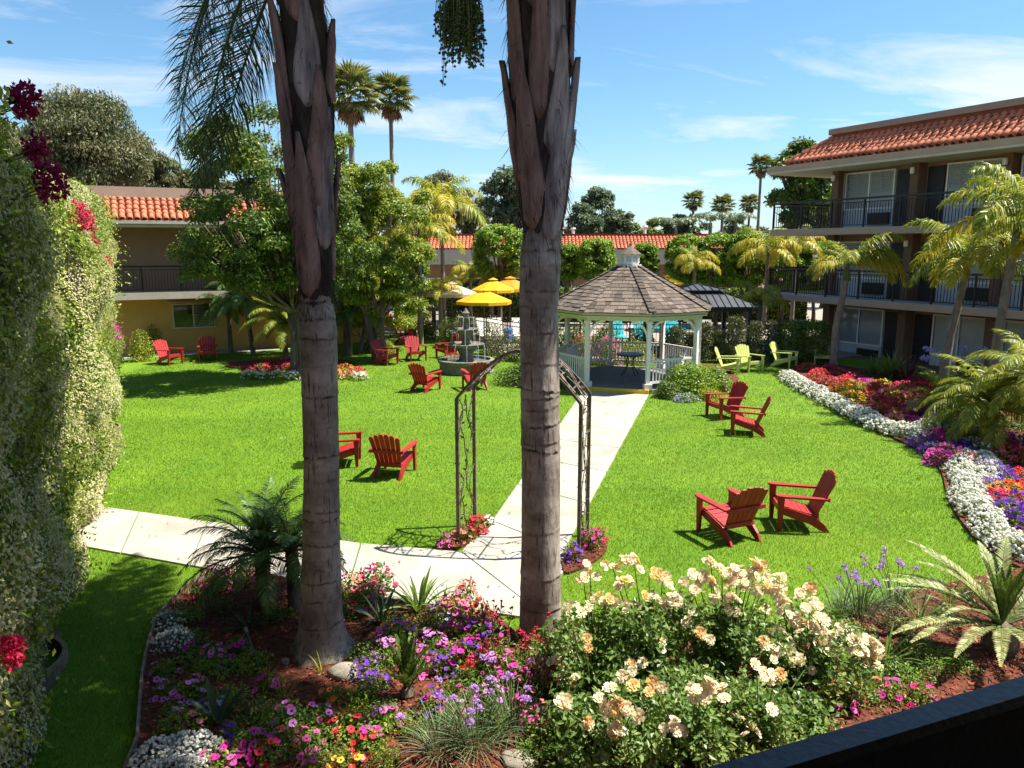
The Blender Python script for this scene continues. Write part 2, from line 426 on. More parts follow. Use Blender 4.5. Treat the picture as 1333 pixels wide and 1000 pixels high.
# walkway of poured slabs
wk = link('walkway', None); wk['kind'] = 'structure'
def slab(q, gap=.012):
    c = np.mean([(p[0], p[1]) for p in q], axis=0)
    qq = []
    for p in q:
        d = np.array([p[0], p[1]]) - c; l = np.linalg.norm(d); qq.append(tuple(c + d * (1 - gap * 1.5 / l)))
    part('concrete_slab', sheet(MB(), qq, -.08, .03), m_conc, wk)
WALK = []
l0, r0, l1, r1 = G(754, 536), G(835, 525), G(640, 680), G(735, 718)
_g = [Vector((3.94, 26.0, 0)) + Matrix.Rotation(math.atan2(-.96, -.28), 3, 'Z') @ Vector((2.72 * math.cos(a), 2.72 * math.sin(a), 0)) for a in (-PI / 8, PI / 8)]
l0, r0 = sorted(_g, key=lambda v: v.x)
ts = [0, .12, .25, .38, .52, .67, .83, 1]
for a, b in zip(ts, ts[1:]):
    q = [l0.lerp(l1, a), r0.lerp(r1, a), r0.lerp(r1, b), l0.lerp(l1, b)]; slab(q); WALK.append(q)
jn = [l1, r1, G(737, 745), G(715, 792), G(690, 806), G(640, 800), G(600, 794), G(590, 712)]
j1 = [l1, r1, G(737, 745), G(690, 790), G(600, 720), G(612, 705)]
j2 = [G(600, 720), G(690, 790), G(680, 806), G(600, 794), G(450, 775), G(470, 709)]
for q in (j1, j2): slab(q); WALK.append(q)
ta, tb = G(470, 709), G(105, 657); ba, bb = G(450, 775), G(100, 712)
tb = tb + (tb - ta).normalized() * 3.0; bb = bb + (bb - ba).normalized() * 3.0
for i in range(6):
    a, b = i / 6, (i + 1) / 6
    q = [ta.lerp(tb, a), ta.lerp(tb, b), ba.lerp(bb, b), ba.lerp(bb, a)]; slab(q); WALK.append(q)
sw = [G(150, 468), G(420, 463), G(420, 457), G(150, 461)]
structure('sidewalk', sheet(MB(), [(-17, 30.6), (-9, 34.5), (-9.6, 35.8), (-17.6, 31.9)], -.05, .03), m_conc)

# planting beds
FBED = [(-2.6, 2.0)] + [tuple(G(*p)[:2]) for p in ((178, 1000), (184, 900), (192, 850), (205, 812), (228, 785), (262, 757), (330, 744), (450, 778), (600, 797), (645, 803), (665, 822), (700, 846), (770, 848), (900, 838), (1060, 832), (1130, 792), (1210, 768), (1333, 742))] + [(9.6, 9.6), (9.6, 2.0)]
RB = [(1014, 492), (1045, 512), (1095, 540), (1150, 566), (1198, 588), (1226, 612), (1232, 650), (1258, 694), (1300, 730), (1333, 744)]
RBED = smoothline([G(*p) for p in RB], 2) + [(9.6, 9.6), (14, 8), (19.2, 13.6), (15.0, 24.0), (12.9, 28.6), (11.9, 30.3), (11, 29.5)]
RINGL = smoothpoly([tuple(G(*p)[:2]) for p in ((572, 716), (596, 718), (626, 700), (648, 678), (632, 672), (596, 690))], 2)
RINGR = smoothpoly([tuple(G(*p)[:2]) for p in ((728, 752), (760, 742), (790, 722), (790, 704), (768, 698), (738, 718))], 2)
TBED = [(-8.6 + 2.2 * math.cos(a) * 1.15, 29.6 + 1.5 * math.sin(a)) for a in np.linspace(0, 2 * PI, 20, False)]
GBED = [tuple(G(*p)[:2]) for p in ((852, 516), (945, 512), (962, 494), (940, 476), (905, 476), (862, 500))]
vdir = Vector((-.441, .897, 0)); vn = Vector((.897, .441, 0))
V0 = Vector((-4.75, 7.2, 0))
def vpos(t, o=0.0): return V0 + vdir * t + vn * o
VBED = [tuple(vpos(-5, .55)[:2])] + [tuple((vpos(t, -.10 + .07 * math.sin(t * 2.3) + .09 * math.sin(t * 5.1 + 1) + .05 * math.sin(t * 11)))[:2]) for t in np.arange(-4.5, 21, .15)] + [tuple(vpos(21, -2)[:2]), tuple(vpos(-5, -2)[:2])]
BEDS = [FBED, RBED, RINGL, RINGR, TBED, GBED, VBED]
for nm, pl in (('front_bed', FBED), ('border_bed', RBED), ('arch_bed', RINGL), ('arch_bed', RINGR), ('tree_bed', TBED), ('gazebo_bed', GBED), ('vine_bed', VBED)):
    structure(nm, sheet(MB(), pl, -.1, .045 if nm != 'border_bed' else .05), m_mulch if nm != 'vine_bed' else m_soil)
def samp(poly, n, ymax=1e9):
    a = np.array([(p[0], p[1]) for p in poly]); lo, hi = a.min(0), a.max(0)
    p = rng.uniform(lo, hi, (n, 2)); p = p[inpoly(p, poly)]; return p[p[:, 1] < ymax]
cb_ = MB()
pts = np.concatenate([samp(FBED, 60000), samp(RBED, 26000), samp(RINGL, 900), samp(RINGR, 900), samp(VBED, 3000)])
n = len(pts)
p3 = np.column_stack([pts, .05 + rng.uniform(0, .02, n)])
d = unit(n); d[:, 2] *= .35; nn = unit(n) * .5 + np.array([0, 0, 1])
cards(cb_, p3, d, nn, rng.uniform(.03, .08, n), rng.uniform(.012, .03, n))
structure('bark_chips', cb_, m_chip, 'stuff')

# lawn grass: real blades, finer near the camera
gb = MB()
for ymin, ymax, dens, w, h in ((1.2, 9, 3600, .006, .042), (9, 14, 2300, .008, .040), (14, 20, 1100, .012, .038), (20, 40, 420, .018, .04)):
    cnt = int((ymax - ymin) * 30 * dens)
    p = np.column_stack([rng.uniform(-14, 16, cnt), rng.uniform(ymin, ymax, cnt)])
    p = p[np.abs(p[:, 0]) < p[:, 1] * .70 + .8]
    k = inpoly(p, LAWN)
    for b in BEDS + [[(v[0], v[1]) for v in q] for q in WALK]: k &= ~inpoly(p, b)
    k &= ~((p[:, 0] - 3.94) ** 2 + (p[:, 1] - 26) ** 2 < 2.7 ** 2)
    p = p[k]; n = len(p)
    hh = h * rng.uniform(.6, 1.25, n); a = rng.uniform(0, 2 * PI, n); ln = rng.uniform(.2, 1.0, n) * hh; b = rng.uniform(0, 2 * PI, n)
    sx, sy = np.cos(a) * w / 2, np.sin(a) * w / 2
    z0 = np.full(n, -.005)
    V = np.stack([np.column_stack([p[:, 0] - sx, p[:, 1] - sy, z0]), np.column_stack([p[:, 0] + sx, p[:, 1] + sy, z0]),
                  np.column_stack([p[:, 0] + np.cos(b) * ln, p[:, 1] + np.sin(b) * ln, hh])], 1).reshape(-1, 3)
    gb.add(V, np.arange(3 * n).reshape(n, 3))
structure('grass', gb, m_blade, 'stuff')

# bed edging boards
e = thing('bed_edging', 'thin weathered edging board along the left side of the mulched front bed', 'edging')
el = smoothline([(-2.6, 2.0)] + [tuple(G(*p)[:2]) for p in ((178, 1000), (184, 900), (192, 850), (205, 812), (228, 785), (262, 757), (300, 749))], 1)
for a, b in zip(el, el[1:]): part('board', bar(MB(), (*a, .05), (*b, .05), .025, .13), m_edge, e)
for (px, py), rr, lab in (((86, 860), .62, 'dark curved curb ring at the foot of the nearest jasmine column'), ((104, 748), .62, 'curved curb ring around the jasmine foot just before the path'), ((140, 636), .6, 'curved curb ring at the jasmine foot just past the path'), ((158, 560), .6, 'small curb ring at the farther jasmine foot')):
    c = G(px, py) - vn * .62; cbm = MB()
    an = np.linspace(-.5, 1.9, 12)
    for a, b in zip(an, an[1:]): bar(cbm, (c.x + rr * math.cos(a), c.y + rr * math.sin(a), .06), (c.x + rr * math.cos(b), c.y + rr * math.sin(b), .06), .05, .14)
    thing('planter_curb', lab, 'curb', data=cbm.mesh('planter_curb', m_edge))

# ================================================================== buildings
def tile_mesh():
    mb = MB(); n = 5; L = .40
    V = []
    for y, r, h in ((0, .125, .115), (L, .10, .09)):
        for rr in (1.0, .84):
            for i in range(n + 1):
                a = PI * i / n; V.append((math.cos(a) * r * rr, y, math.sin(a) * h * rr))
    k = n + 1
    F = [[i, i + 1, i + 1 + 2 * k, i + 2 * k] for i in range(n)] + [[i + k, i, i + 1, i + 1 + k][::-1] for i in range(n)] + [[i + k, i + 3 * k, i + 1 + 3 * k, i + 1 + k] for i in range(n)]
    mb.add(V, F); return mb.mesh('roof_tile', m_tile, True)
TILE = tile_mesh()
TV = np.array([v.co[:] for v in TILE.vertices]); TF = [list(p.vertices) for p in TILE.polygons]
def mansard(bld, u0, u1, y0, z0, run, rise, hip0=False, hip1=False, show=(0, 99), maxparts=300, side0=0):
    """tiled slope from the eave (local y=y0, z=z0) back and up; tiles in courses, the eave course lowest"""
    th = math.atan2(rise, run); SL = math.hypot(rise, run)
    rf = MB()
    a0 = run if hip0 else 0; a1 = run if hip1 else 0
    q = [(u0, y0, z0), (u1, y0, z0), (u1 - a1, y0 + run, z0 + rise), (u0 + a0, y0 + run, z0 + rise)]
    q2 = [(x, y + .05, z - .25) for x, y, z in q]
    rf.add(q + q2, [[0, 1, 2, 3], [7, 6, 5, 4], [0, 4, 5, 1], [1, 5, 6, 2], [2, 6, 7, 3], [3, 7, 4, 0]])
    if hip0:
        e0 = [(u0, y0, z0), (u0 + a0, y0 + run, z0 + rise), (u0 + a0, y0 + run + side0, z0 + rise), (u0, y0 + run + side0, z0)]
        rf.add(e0, [[0, 1, 2, 3]])
    roof = part('roof', rf, m_tilepan, bld)
    rest = MB(); cnt = 0
    rows = int(SL / .335); sp = .262
    for r in range(rows + 1):
        s = r * (SL - .36) / rows
        y, z = y0 + math.cos(th) * s - .06 * (r == 0), z0 + math.sin(th) * s + .012
        x = u0 + .13 + (s * math.cos(th) if hip0 else 0)
        xe = u1 - .1 - (s * math.cos(th) if hip1 else 0)
        while x < xe:
            j = random.uniform(-.012, .012)
            M_ = Matrix.Translation((x + j, y + j, z)) @ Matrix.Rotation(th - .05, 4, 'X')
            if show[0] <= x <= show[1] and cnt < maxparts:
                o = link('roof_tile', TILE, roof); o.matrix_local = M_; cnt += 1
            else: rest.add([tuple(M_ @ Vector(v)) for v in TV], TF)
            x += sp
    if hip0:   # hip cap and the tiles of the end slope
        hc = MB()
        for i in range(rows + 1):
            f = i / (rows + 1); g = (i + 1.25) / (rows + 1)
            tube(hc, [(u0 + run * f, y0 + run * f, z0 + rise * f + .08), (u0 + run * g, y0 + run * g, z0 + rise * g + .05)], [.13, .10], 6)
        part('hip_cap', hc, m_tile, roof)
        for r in range(rows + 1):
            s = r * (SL - .36) / rows; y = y0 + .2 + s * math.cos(th)
            while y < y0 + run + side0:
                M_ = Matrix.Translation((u0 + math.cos(th) * s, y, z0 + math.sin(th) * s)) @ Matrix.Rotation(-PI / 2, 4, 'Z') @ Matrix.Rotation(th - .05, 4, 'X')
                rest.add([tuple(M_ @ Vector(v)) for v in TV], TF); y += sp
    if rest.n: stuff(part('tile_courses', rest, m_tile, roof))
    return roof

def railing(bld, pts, h=1.05, sp=.115, post=1.45, thick=.018):
    rl = MB()
    for a, b in zip(pts, pts[1:]):
        a = Vector(a); b = Vector(b)
        bar(rl, a + Vector((0, 0, h)), b + Vector((0, 0, h)), .06, .075)
        bar(rl, a + Vector((0, 0, h - .13)), b + Vector((0, 0, h - .13)), .03, .03)
        bar(rl, a + Vector((0, 0, .09)), b + Vector((0, 0, .09)), .03, .03)
    o = part('railing', rl, m_black, bld)
    bl = MB()
    for a, b in zip(pts, pts[1:]):
        a = Vector(a); b = Vector(b); k = int((b - a).length / sp)
        for i in range(k):
            p = a.lerp(b, (i + .5) / k); bar(bl, p + Vector((0, 0, .09)), p + Vector((0, 0, h - .13)), thick)
        k2 = max(1, round((b - a).length / post))
        for i in range(k2 + 1):
            p = a.lerp(b, i / k2); part('post', bar(MB(), p + Vector((0, 0, .0)), p + Vector((0, 0, h + .03)), .055), m_black, o)
    stuff(part('balusters', bl, m_black, o))
    return o

def shutter(w, h, mb=None):
    mb = mb or MB()
    k = max(4, int(h / .085))
    for i in range(k):
        box(mb, (0, 0, -h / 2 + (i + .5) * h / k), (w - .1, .03, h / k * .7), mtx=Matrix.Rotation(.6, 3, 'X'))
    for s in (-1, 1): box(mb, (s * (w / 2 - .025), 0, 0), (.05, .045, h)); box(mb, (0, 0, s * (h / 2 - .03)), (w - .1, .044, .06))
    return mb
SHM = shutter(.52, .80).mesh('shutter', m_white)

def hotel_window(bld, u0, u1, y, z0, z1, ns=1, shut=True, ac=True):
    """sliding room window: white frame, glass, curtain behind, a pair of louvred shutters at the top, panel with air unit below"""
    w, c = u1 - u0, (u0 + u1) / 2
    zs = z0 + .72
    f = MB(); t = .06
    span(f, (u0, y - .06, zs), (u0 + t, y + .04, z1)); span(f, (u1 - t, y - .06, zs), (u1, y + .04, z1))
    span(f, (u0 + t, y - .06, z1 - t), (u1 - t, y + .04, z1)); span(f, (u0 + t, y - .06, zs), (u1 - t, y + .04, zs + t))
    span(f, (c - .03, y - .055, zs + t), (c + .03, y + .035, z1 - t))
    fo = part('window', f, m_white, bld)
    for a, b in ((u0 + t, c - .03), (c + .03, u1 - t)):
        part('curtain', span(MB(), (a, y + .01, zs + t), (b, y + .03, z1 - t)), m_curtain, fo)
        if shut:
            ww = (b - a) / 2 - .02
            for k in (0, 1):
                part('shutter', SHM, None, fo, loc=(a + (k + .5) * (b - a) / 2, y - .02, z1 - t - .42), sc=(ww / .52, 1, 1))
        part('pane', span(MB(), (a, y - .056, zs + t), (b, y - .050, z1 - t)), GLASS, fo)
    part('panel', span(MB(), (u0, y - .03, z0 + .02), (u1, y + .03, zs)), m_panel, bld)
    if ac:
        g = MB(); span(g, (c + .1, y - .16, z0 + .14), (c + 1.0, y - .031, z0 + .58))
        for i in range(6): span(g, (c + .14, y - .175, z0 + .18 + i * .062), (c + .96, y - .161, z0 + .21 + i * .062))
        part('air_conditioner', g, m_black, bld)
GLASS = bpy.data.materials.new('clear_pane'); GLASS.use_nodes = True
_t = GLASS.node_tree; _b = _t.nodes['Principled BSDF']; _b.inputs['Base Color'].default_value = (.01, .012, .014, 1); _b.inputs['Roughness'].default_value = .04
_tr = _t.nodes.new('ShaderNodeBsdfTransparent'); _ms = _t.nodes.new('ShaderNodeMixShader'); _fr = _t.nodes.new('ShaderNodeFresnel'); _fr.inputs[0].default_value = 1.5
_ad = _t.nodes.new('ShaderNodeMath'); _ad.inputs[1].default_value = .03
_t.links.new(_fr.outputs[0], _ad.inputs[0]); _t.links.new(_ad.outputs[0], _ms.inputs[0]); _t.links.new(_tr.outputs[0], _ms.inputs[1]); _t.links.new(_b.outputs[0], _ms.inputs[2])
_t.links.new(_ms.outputs[0], _t.nodes['Material Output'].inputs[0])

# --- right wing: three storeys seen along its balconies
RW = thing('hotel_building', 'brown three storey hotel wing with long balconies and red tile roof on the right', 'building', (11.69, 35.48, -.34), math.atan2(-.897, .441))
RW.scale = (1.075, 1.075, 1.075)     # storeys of 2.85 m
UE = 21.0
W0 = 1.45                                   # wall line behind the balcony edge
FL = [(-.02, 2.33), (2.57, 4.98), (5.22, 7.55)]
wl = MB()
for z0, z1 in FL: span(wl, (2.12, W0 + .10, z0), (UE, W0 + .3, z1))
span(wl, (2.12, W0 + .3, -.1), (2.3, 12, 7.55))
part('wall', wl, m_brown, RW)
for z0, z1 in ((2.33, 2.57), (4.98, 5.22)):
    part('balcony_slab', span(MB(), (0, 0, z0), (UE, 12, z1)), m_fascia, RW)
    part('balcony_floor', span(MB(), (.04, .04, z1), (UE, W0, z1 + .012)), m_panel, RW)
part('eave', span(MB(), (-.15, -.18, 7.47), (UE, 13, 7.55)), m_soffit, RW)
part('eave_fascia', span(MB(), (-.17, -.20, 7.551), (UE, 13.02, 7.76)), m_fascia, RW)
mansard(RW, .75, UE, -.10, 7.775, 1.35, 1.02, hip0=True, show=(0, 11.2), side0=9)
span_p = MB(); span(span_p, (1.85, .98, 8.88), (UE, 12, 9.10)); part('parapet', span_p, m_cap, RW)
part('parapet_trim', span(MB(), (1.95, 1.05, 8.66), (UE, 11.9, 8.88)), m_tilepan, RW)
for k, cu in enumerate((2.24, 5.72, 9.0, 12.4, 15.8, 19.2)):
    for fi, (z0, z1) in enumerate(FL):
        part('column', span(MB(), (cu - .16, W0 - .35, z0), (cu + .16, W0 + .10, z1)), m_darkbrown, RW)
        if k < 3 and fi:
            lm = MB(); lathe(lm, [(.03, -.12), (.075, -.10), (.085, .06), (.05, .12)], 10, c=(cu - .02, W0 - .44, z1 - .35)); bar(lm, (cu - .02, W0 - .44, z1 - .32), (cu - .02, W0 - .34, z1 - .32), .03)
            part('wall_lamp', lm, m_white, RW)
bays = [(2.45, 4.68, 4.75, 5.45), (6.72, 8.72, 5.98, 6.62), (9.25, 11.4, 11.46, 12.15), (13.3, 15.4, 12.6, 13.25)]
for a, b, d0, d1 in bays:
    for fi, (z0, z1) in enumerate(FL):
        hotel_window(RW, a, b, W0 + .05, z0, z0 + 2.16, shut=fi > 0, ac=True)
        dr = MB(); span(dr, (d0, W0 + .04, z0), (d1, W0 + .09, z0 + 2.1))
        dd = part('door', dr, m_door, RW)
        part('handle', lathe(MB(), [(.02, -.03), (.03, 0), (.02, .03)], 8, c=(d0 + .08, W0 + .0, z0 + 1.0)), m_bronze, dd)
for z in (2.582, 5.232):
    railing(RW, [(.08, 11.0, z), (.08, .08, z), (UE, .08, z)])

# --- left wing: two storeys, ochre below
a_ = G(200, 461)
LW = thing('hotel_building', 'ochre and brown two storey hotel wing with tiled roof behind the left lawn', 'building', (a_.x, a_.y, 0), math.atan2(.441, .897))
u0, u1 = -9.0, 10.0
part('lower_wall', span(MB(), (u0, 0, -.1), (u1, .3, 2.40)), m_ochre, LW)
part('upper_wall', span(MB(), (u0, .05, 2.68), (u1, .35, 5.3)), m_brown, LW)
part('balcony_slab', span(MB(), (u0, -1.25, 2.40), (u1, .6, 2.68)), m_pale, LW)
railing(LW, [(u0, -1.18, 2.68), (u1, -1.18, 2.68), (u1, 0, 2.68)])
part('eave', span(MB(), (u0, -1.55, 5.30), (u1 + .4, 8, 5.38)), m_soffit, LW)
part('eave_fascia', span(MB(), (u0, -1.57, 5.381), (u1 + .42, 8.02, 5.56)), m_pale, LW)
mansard(LW, u0, u1 + .4, -1.50, 5.575, 1.25, .95, show=(-2.0, 9))
part('parapet', span(MB(), (u0, -.42, 6.50), (u1, 7, 6.92)), m_fascia, LW)
part('parapet_trim', span(MB(), (u0, -.36, 6.30), (u1, 6.9, 6.50)), m_pale, LW)
f = MB(); x0, x1, z0, z1 = .85, 2.55, 1.10, 2.12
span(f, (x0, -.05, z0), (x0 + .06, .02, z1)); span(f, (x1 - .06, -.05, z0), (x1, .02, z1)); span(f, (x0 + .06, -.05, z1 - .06), (x1 - .06, .02, z1)); span(f, (x0 - .04, -.09, z0 - .06), (x1 + .04, .02, z0)); span(f, (1.66, -.045, z0), (1.72, .015, z1 - .06))
wf = part('window', f, m_pale, LW)
part('pane', span(MB(), (x0 + .06, -.030, z0), (x1 - .06, -.024, z1 - .06)), GLASS, wf)
part('dark_room_sheet', span(MB(), (x0 + .06, -.012, z0), (x1 - .06, -.006, z1 - .06)), m_glass, wf)  # dark sheet painted in for the unlit room behind the pane
bm_ = MB()
for i in range(13): box(bm_, (2.10, -.018, z0 + .04 + i * .07), (.74, .008, .035), mtx=Matrix.Rotation(.5, 3, 'X'))
part('blind', bm_, m_curtain, wf)
part('lintel', span(MB(), (x0 - .15, -.03, 2.22), (x1 + .1, -.001, 2.27)), m_darkbrown, LW)

# --- wing hidden behind the jasmine on the left
vb = vpos(-6, -.75)
VW = thing('hotel_building', 'near left hotel wing hidden behind the jasmine, one red roof corner showing', 'building', (vb.x, vb.y, 0), math.atan2(.897, -.441))
part('wall', span(MB(), (0, .9, -.1), (25, 1.2, 5.2)), m_ochre, VW)
part('balcony_slab', span(MB(), (0, .6, 2.45), (25, .95, 2.68)), m_pale, VW)
part('eave', span(MB(), (0, .3, 5.2), (22, 6, 5.36)), m_pale, VW)
mansard(VW, 4, 22, .32, 5.37, 1.35, 1.0, hip1=False, show=(8, 22), maxparts=200)
part('parapet', span(MB(), (4, 1.5, 6.3), (22, 6, 6.6)), m_fascia, VW)

# --- far single storey block
FB = thing('hotel_building', 'low far block with red tile roof and pale fascia behind the pool trees', 'building', (-8, 56, 0), 0)
part('wall', span(MB(), (0, .8, -.1), (26, 1.1, 3.4)), m_brown, FB)
part('fascia', span(MB(), (-.3, -.9, 3.3), (26.3, 6, 4.35)), m_pale, FB)
mansard(FB, -.3, 26.3, -.85, 4.36, 1.5, .95, show=(90, 99))
part('parapet', span(MB(), (.5, .5, 5.2), (25.5, 6, 5.46)), m_tilepan, FB)
for i in range(8):
    w = part('window', span(MB(), (1.2 + i * 3.1, .72, .9), (3.1 + i * 3.1, .79, 2.3)), m_white, FB)
    part('pane', span(MB(), (1.28 + i * 3.1, .70, .98), (3.02 + i * 3.1, .715, 2.22)), m_glass, w)
for x, h in ((6.4, .45), (12.6, .35), (18.0, .5)):
    part('roof_vent', lathe(MB(), [(.12, 0), (.12, h), (.2, h + .05), (.16, h + .14)], 8, c=(x, 3, 5.46)), m_white, FB)

# --- the balcony the photograph is taken from
rp, rq = P(870, 1000, .66), P(1333, 880, .84)
rd = Vector((rq.x - rp.x, rq.y - rp.y, 0)).normalized(); rn = Vector((-rd.y, rd.x, 0))
BL = thing('balcony', 'dark painted balcony rail cutting across the lower right corner', 'balcony', (rp.x, rp.y, 0), math.atan2(rd.y, rd.x))
rz = (rp.z + rq.z) / 2
tr_ = MB(); prism(tr_, [(-.020, -.030), (.020, -.030), (.020, .022), (.014, .030), (-.014, .030), (-.020, .022)], 14, Matrix.Translation((1.2, -.020, rz - .030)) @ Matrix.Rotation(PI / 2, 4, 'Z'))
part('top_rail', tr_, m_rail, BL)
part('panel', span(MB(), (-5.8, -.036, 2.95), (8.2, -.008, rz - .061)), m_rail, BL)
part('floor', span(MB(), (-5.8, -2.6, 2.70), (8.2, .05, 2.95)), m_fascia, BL)
part('ceiling', span(MB(), (-5.8, -2.6, 5.35), (8.2, .45, 5.6)), m_soffit, BL)
part('wall', span(MB(), (-5.8, -2.8, -.1), (8.2, -2.6, 5.6)), m_brown, BL)

# ================================================================== things on the lawn and by the pool
# --- gazebo
GC = Vector((3.94, 26.0, 0)); GROT = math.atan2(-.96, -.28)          # front face looks back down the walkway
GZ = thing('gazebo', 'white octagonal gazebo with weathered shingle roof and little cupola at the end of the walkway', 'gazebo', GC, GROT)
RP = 2.5
def oct_(r, k, z=0): a = (k + .5) * PI / 4; return Vector((r * math.cos(a), r * math.sin(a), z))   # face 0 looks along +x (local)
fl = MB(); sheet(fl, [oct_(2.62, k)[:2] for k in range(8)], -.05, .13); part('floor', fl, mat('gazebo_floor', (.12, .115, .11), (.19, .18, .17), 5, .8, .2, 30), GZ)
st = MB(); bar(st, oct_(2.66, -1, .075), oct_(2.66, 0, .075), .09, .155); part('step_edge', st, m_yellow, GZ)
for k in range(8):
    pm = MB(); p = oct_(RP, k)
    R_ = Matrix.Rotation((k + .5) * PI / 4, 3, 'Z')
    box(pm, (p.x, p.y, .22), (.24, .24, .18), mtx=R_); box(pm, (p.x, p.y, 1.25), (.125, .125, 1.95), mtx=R_); box(pm, (p.x, p.y, 2.22), (.17, .17, .06), mtx=R_)
    part('post', pm, m_white, GZ)
    q = oct_(RP, k + 1)
    part('beam', bar(MB(), oct_(RP + .06, k, 2.36), oct_(RP + .06, k + 1, 2.36), .10, .20), m_cream, GZ)
    part('fascia', bar(MB(), oct_(2.80, k, 2.46), oct_(2.80, k + 1, 2.46), .05, .17), m_cream, GZ)
    for a, b in ((p, q), (q, p)):          # curved corner brackets
        d = (b - a).normalized(); br = MB()
        arc = [a + d * (.05 + .5 * (1 - math.cos(t))) + Vector((0, 0, 1.72 + .52 * math.sin(t))) for t in np.linspace(0, PI / 2, 6)]
        for u, v in zip(arc, arc[1:]): bar(br, u, v, .05, .07)
        part('bracket', br, m_white, GZ)
    if k in (7,): continue                 # the front face stays open
    rl = MB()
    for z in (.34, 1.02): bar(rl, p.lerp(q, .05) + Vector((0, 0, z)), p.lerp(q, .95) + Vector((0, 0, z)), .05, .07)
    ro = part('railing', rl, m_white, GZ)
    for i in range(13):
        s = p.lerp(q, .08 + .84 * (i + .5) / 13)
        part('baluster', bar(MB(), s + Vector((0, 0, .375)), s + Vector((0, 0, .985)), .04), m_white, ro)
rf = MB(); ap = Vector((0, 0, 3.92))
for k in range(8):
    rf.add([oct_(2.86, k, 2.50), oct_(2.86, k + 1, 2.50), oct_(.34, k + 1, 3.84), oct_(.34, k, 3.84)], [[0, 1, 2, 3]])
    rf.add([oct_(2.86, k, 2.42), oct_(2.86, k + 1, 2.42), oct_(.30, k + 1, 3.74), oct_(.30, k, 3.74)], [[3, 2, 1, 0]])
roof = part('roof', rf, m_shingle, GZ)
sh = MB(); box(sh, (0, .15, 0), (1, .30, .022)); SHG = sh.mesh('shingle', m_shingle)
rest = MB(); shv = np.array([v.co[:] for v in SHG.vertices]); shf = [list(p.vertices) for p in SHG.polygons]; nsh = 0
for k in (7, 6, 0, 5, 1, 4, 2, 3):
    A, B = oct_(2.86, k, 2.52), oct_(2.86, k + 1, 2.52); C_, D_ = oct_(.34, k, 3.86), oct_(.34, k + 1, 3.86)
    m0 = (A + B) / 2; m1 = (C_ + D_) / 2; sl_ = (m1 - m0); SLn = sl_.length; sdir = sl_.normalized(); tdir = (B - A).normalized(); nrm = tdir.cross(sdir)
    rows = 13
    for r in range(rows):
        s = r / rows; w2 = (A - B).length / 2 * (1 - s) + (C_ - D_).length / 2 * s
        x = -w2 + random.uniform(-.10, 0)
        while x < w2 - .03:
            w = random.choice((.16, .22, .27, .33)); a, b = max(x, -w2), min(x + w, w2)
            if b - a > .04:
                o = m0 + sdir * (SLn * s - .05 + random.uniform(-.015, .015)) + tdir * ((a + b) / 2) + nrm * (.028 + random.uniform(0, .012))
                M_ = Matrix((tdir, sdir, nrm)).transposed().to_4x4(); M_.translation = o
                M_ = M_ @ Matrix.Rotation(-.075, 4, 'X') @ Matrix.Diagonal((b - a - .012, 1, 1.3, 1))
                if nsh < 300: so = link('shingle', SHG, roof); so.matrix_local = M_; nsh += 1
                else: rest.add([tuple(M_ @ Vector(v)) for v in shv], shf)
            x += w
    for e_, f_ in ((A, C_),):
        hc = MB()
        for i in range(15):
            u = e_.lerp(f_, i / 15); v = e_.lerp(f_, (i + 1.2) / 15)
            for sg in (tdir, None):
                pass
            bar(hc, u + Vector((0, 0, .065 + .012 * (i % 2))), v + Vector((0, 0, .045)), .20, .03)
        part('ridge_cap', hc, m_shingle, roof)
stuff(part('shingle_courses', rest, m_shingle, roof))
cu = MB()
sheet(cu, [oct_(.40, k)[:2] for k in range(8)], 3.76, 3.93); sheet(cu, [oct_(.30, k)[:2] for k in range(8)], 3.93, 4.02); sheet(cu, [oct_(.30, k)[:2] for k in range(8)], 4.22, 4.27)
for k in range(8): bar(cu, oct_(.30, k, 3.97), oct_(.30, k, 4.25), .05)
co = part('cupola', cu, m_white, GZ)
for k in range(8):
    lv = MB()
    for i in range(4): bar(lv, oct_(.27, k, 4.04 + i * .055), oct_(.27, k + 1, 4.04 + i * .055), .03, .03)
    part('louver', lv, m_white, co)
cr_ = MB()
for k in range(8): cr_.add([oct_(.40, k, 4.27), oct_(.40, k + 1, 4.27), Vector((0, 0, 4.58))], [[0, 1, 2]])
cr_.add([oct_(.40, k, 4.268) for k in range(8)], [list(range(8))[::-1]])
lathe(cr_, [(.03, 4.52), (.045, 4.60), (.0, 4.68)], 6)
part('cupola_roof', cr_, m_shingle, co)

def bench(loc, rz, label):
    b = thing('bench', label, 'bench', loc, rz)
    for i in range(4): part('seat_slat', box(MB(), (0, -.21 + i * .125, .43), (1.25, .11, .03)), m_white, b)
    for i in range(9): part('back_slat', box(MB(), (-.54 + i * .135, .27, .70), (.085, .025, .46), mtx=Matrix.Rotation(-.18, 3, 'X')), m_white, b)
    for z in (.50, .92): part('back_rail', box(MB(), (0, .24 + (z - .5) * .17, z), (1.3, .05, .07)), m_white, b)
    for sx in (-1, 1):
        for sy in (-.22, .24): part('leg', box(MB(), (sx * .62, sy, .315), (.06, .06, .63)), m_white, b)
        part('arm', box(MB(), (sx * .62, .0, .645), (.08, .58, .035)), m_white, b)
gl = lambda x, y, z=.13: GC + Matrix.Rotation(GROT, 3, 'Z') @ Vector((x, y, z))
bench(gl(-.1, -1.65), GROT + PI, 'white slatted bench inside the gazebo on its left side')
bench(gl(-.2, 1.60), GROT, 'white slatted bench inside the gazebo against the right railing')
tb_ = thing('table', 'small dark table with curved iron legs on the gazebo floor', 'table', gl(-.35, .05))
part('tabletop', lathe(MB(), [(.0, .70), (.46, .70), (.48, .72), (.48, .75), (.0, .755)], 20), m_black, tb_)
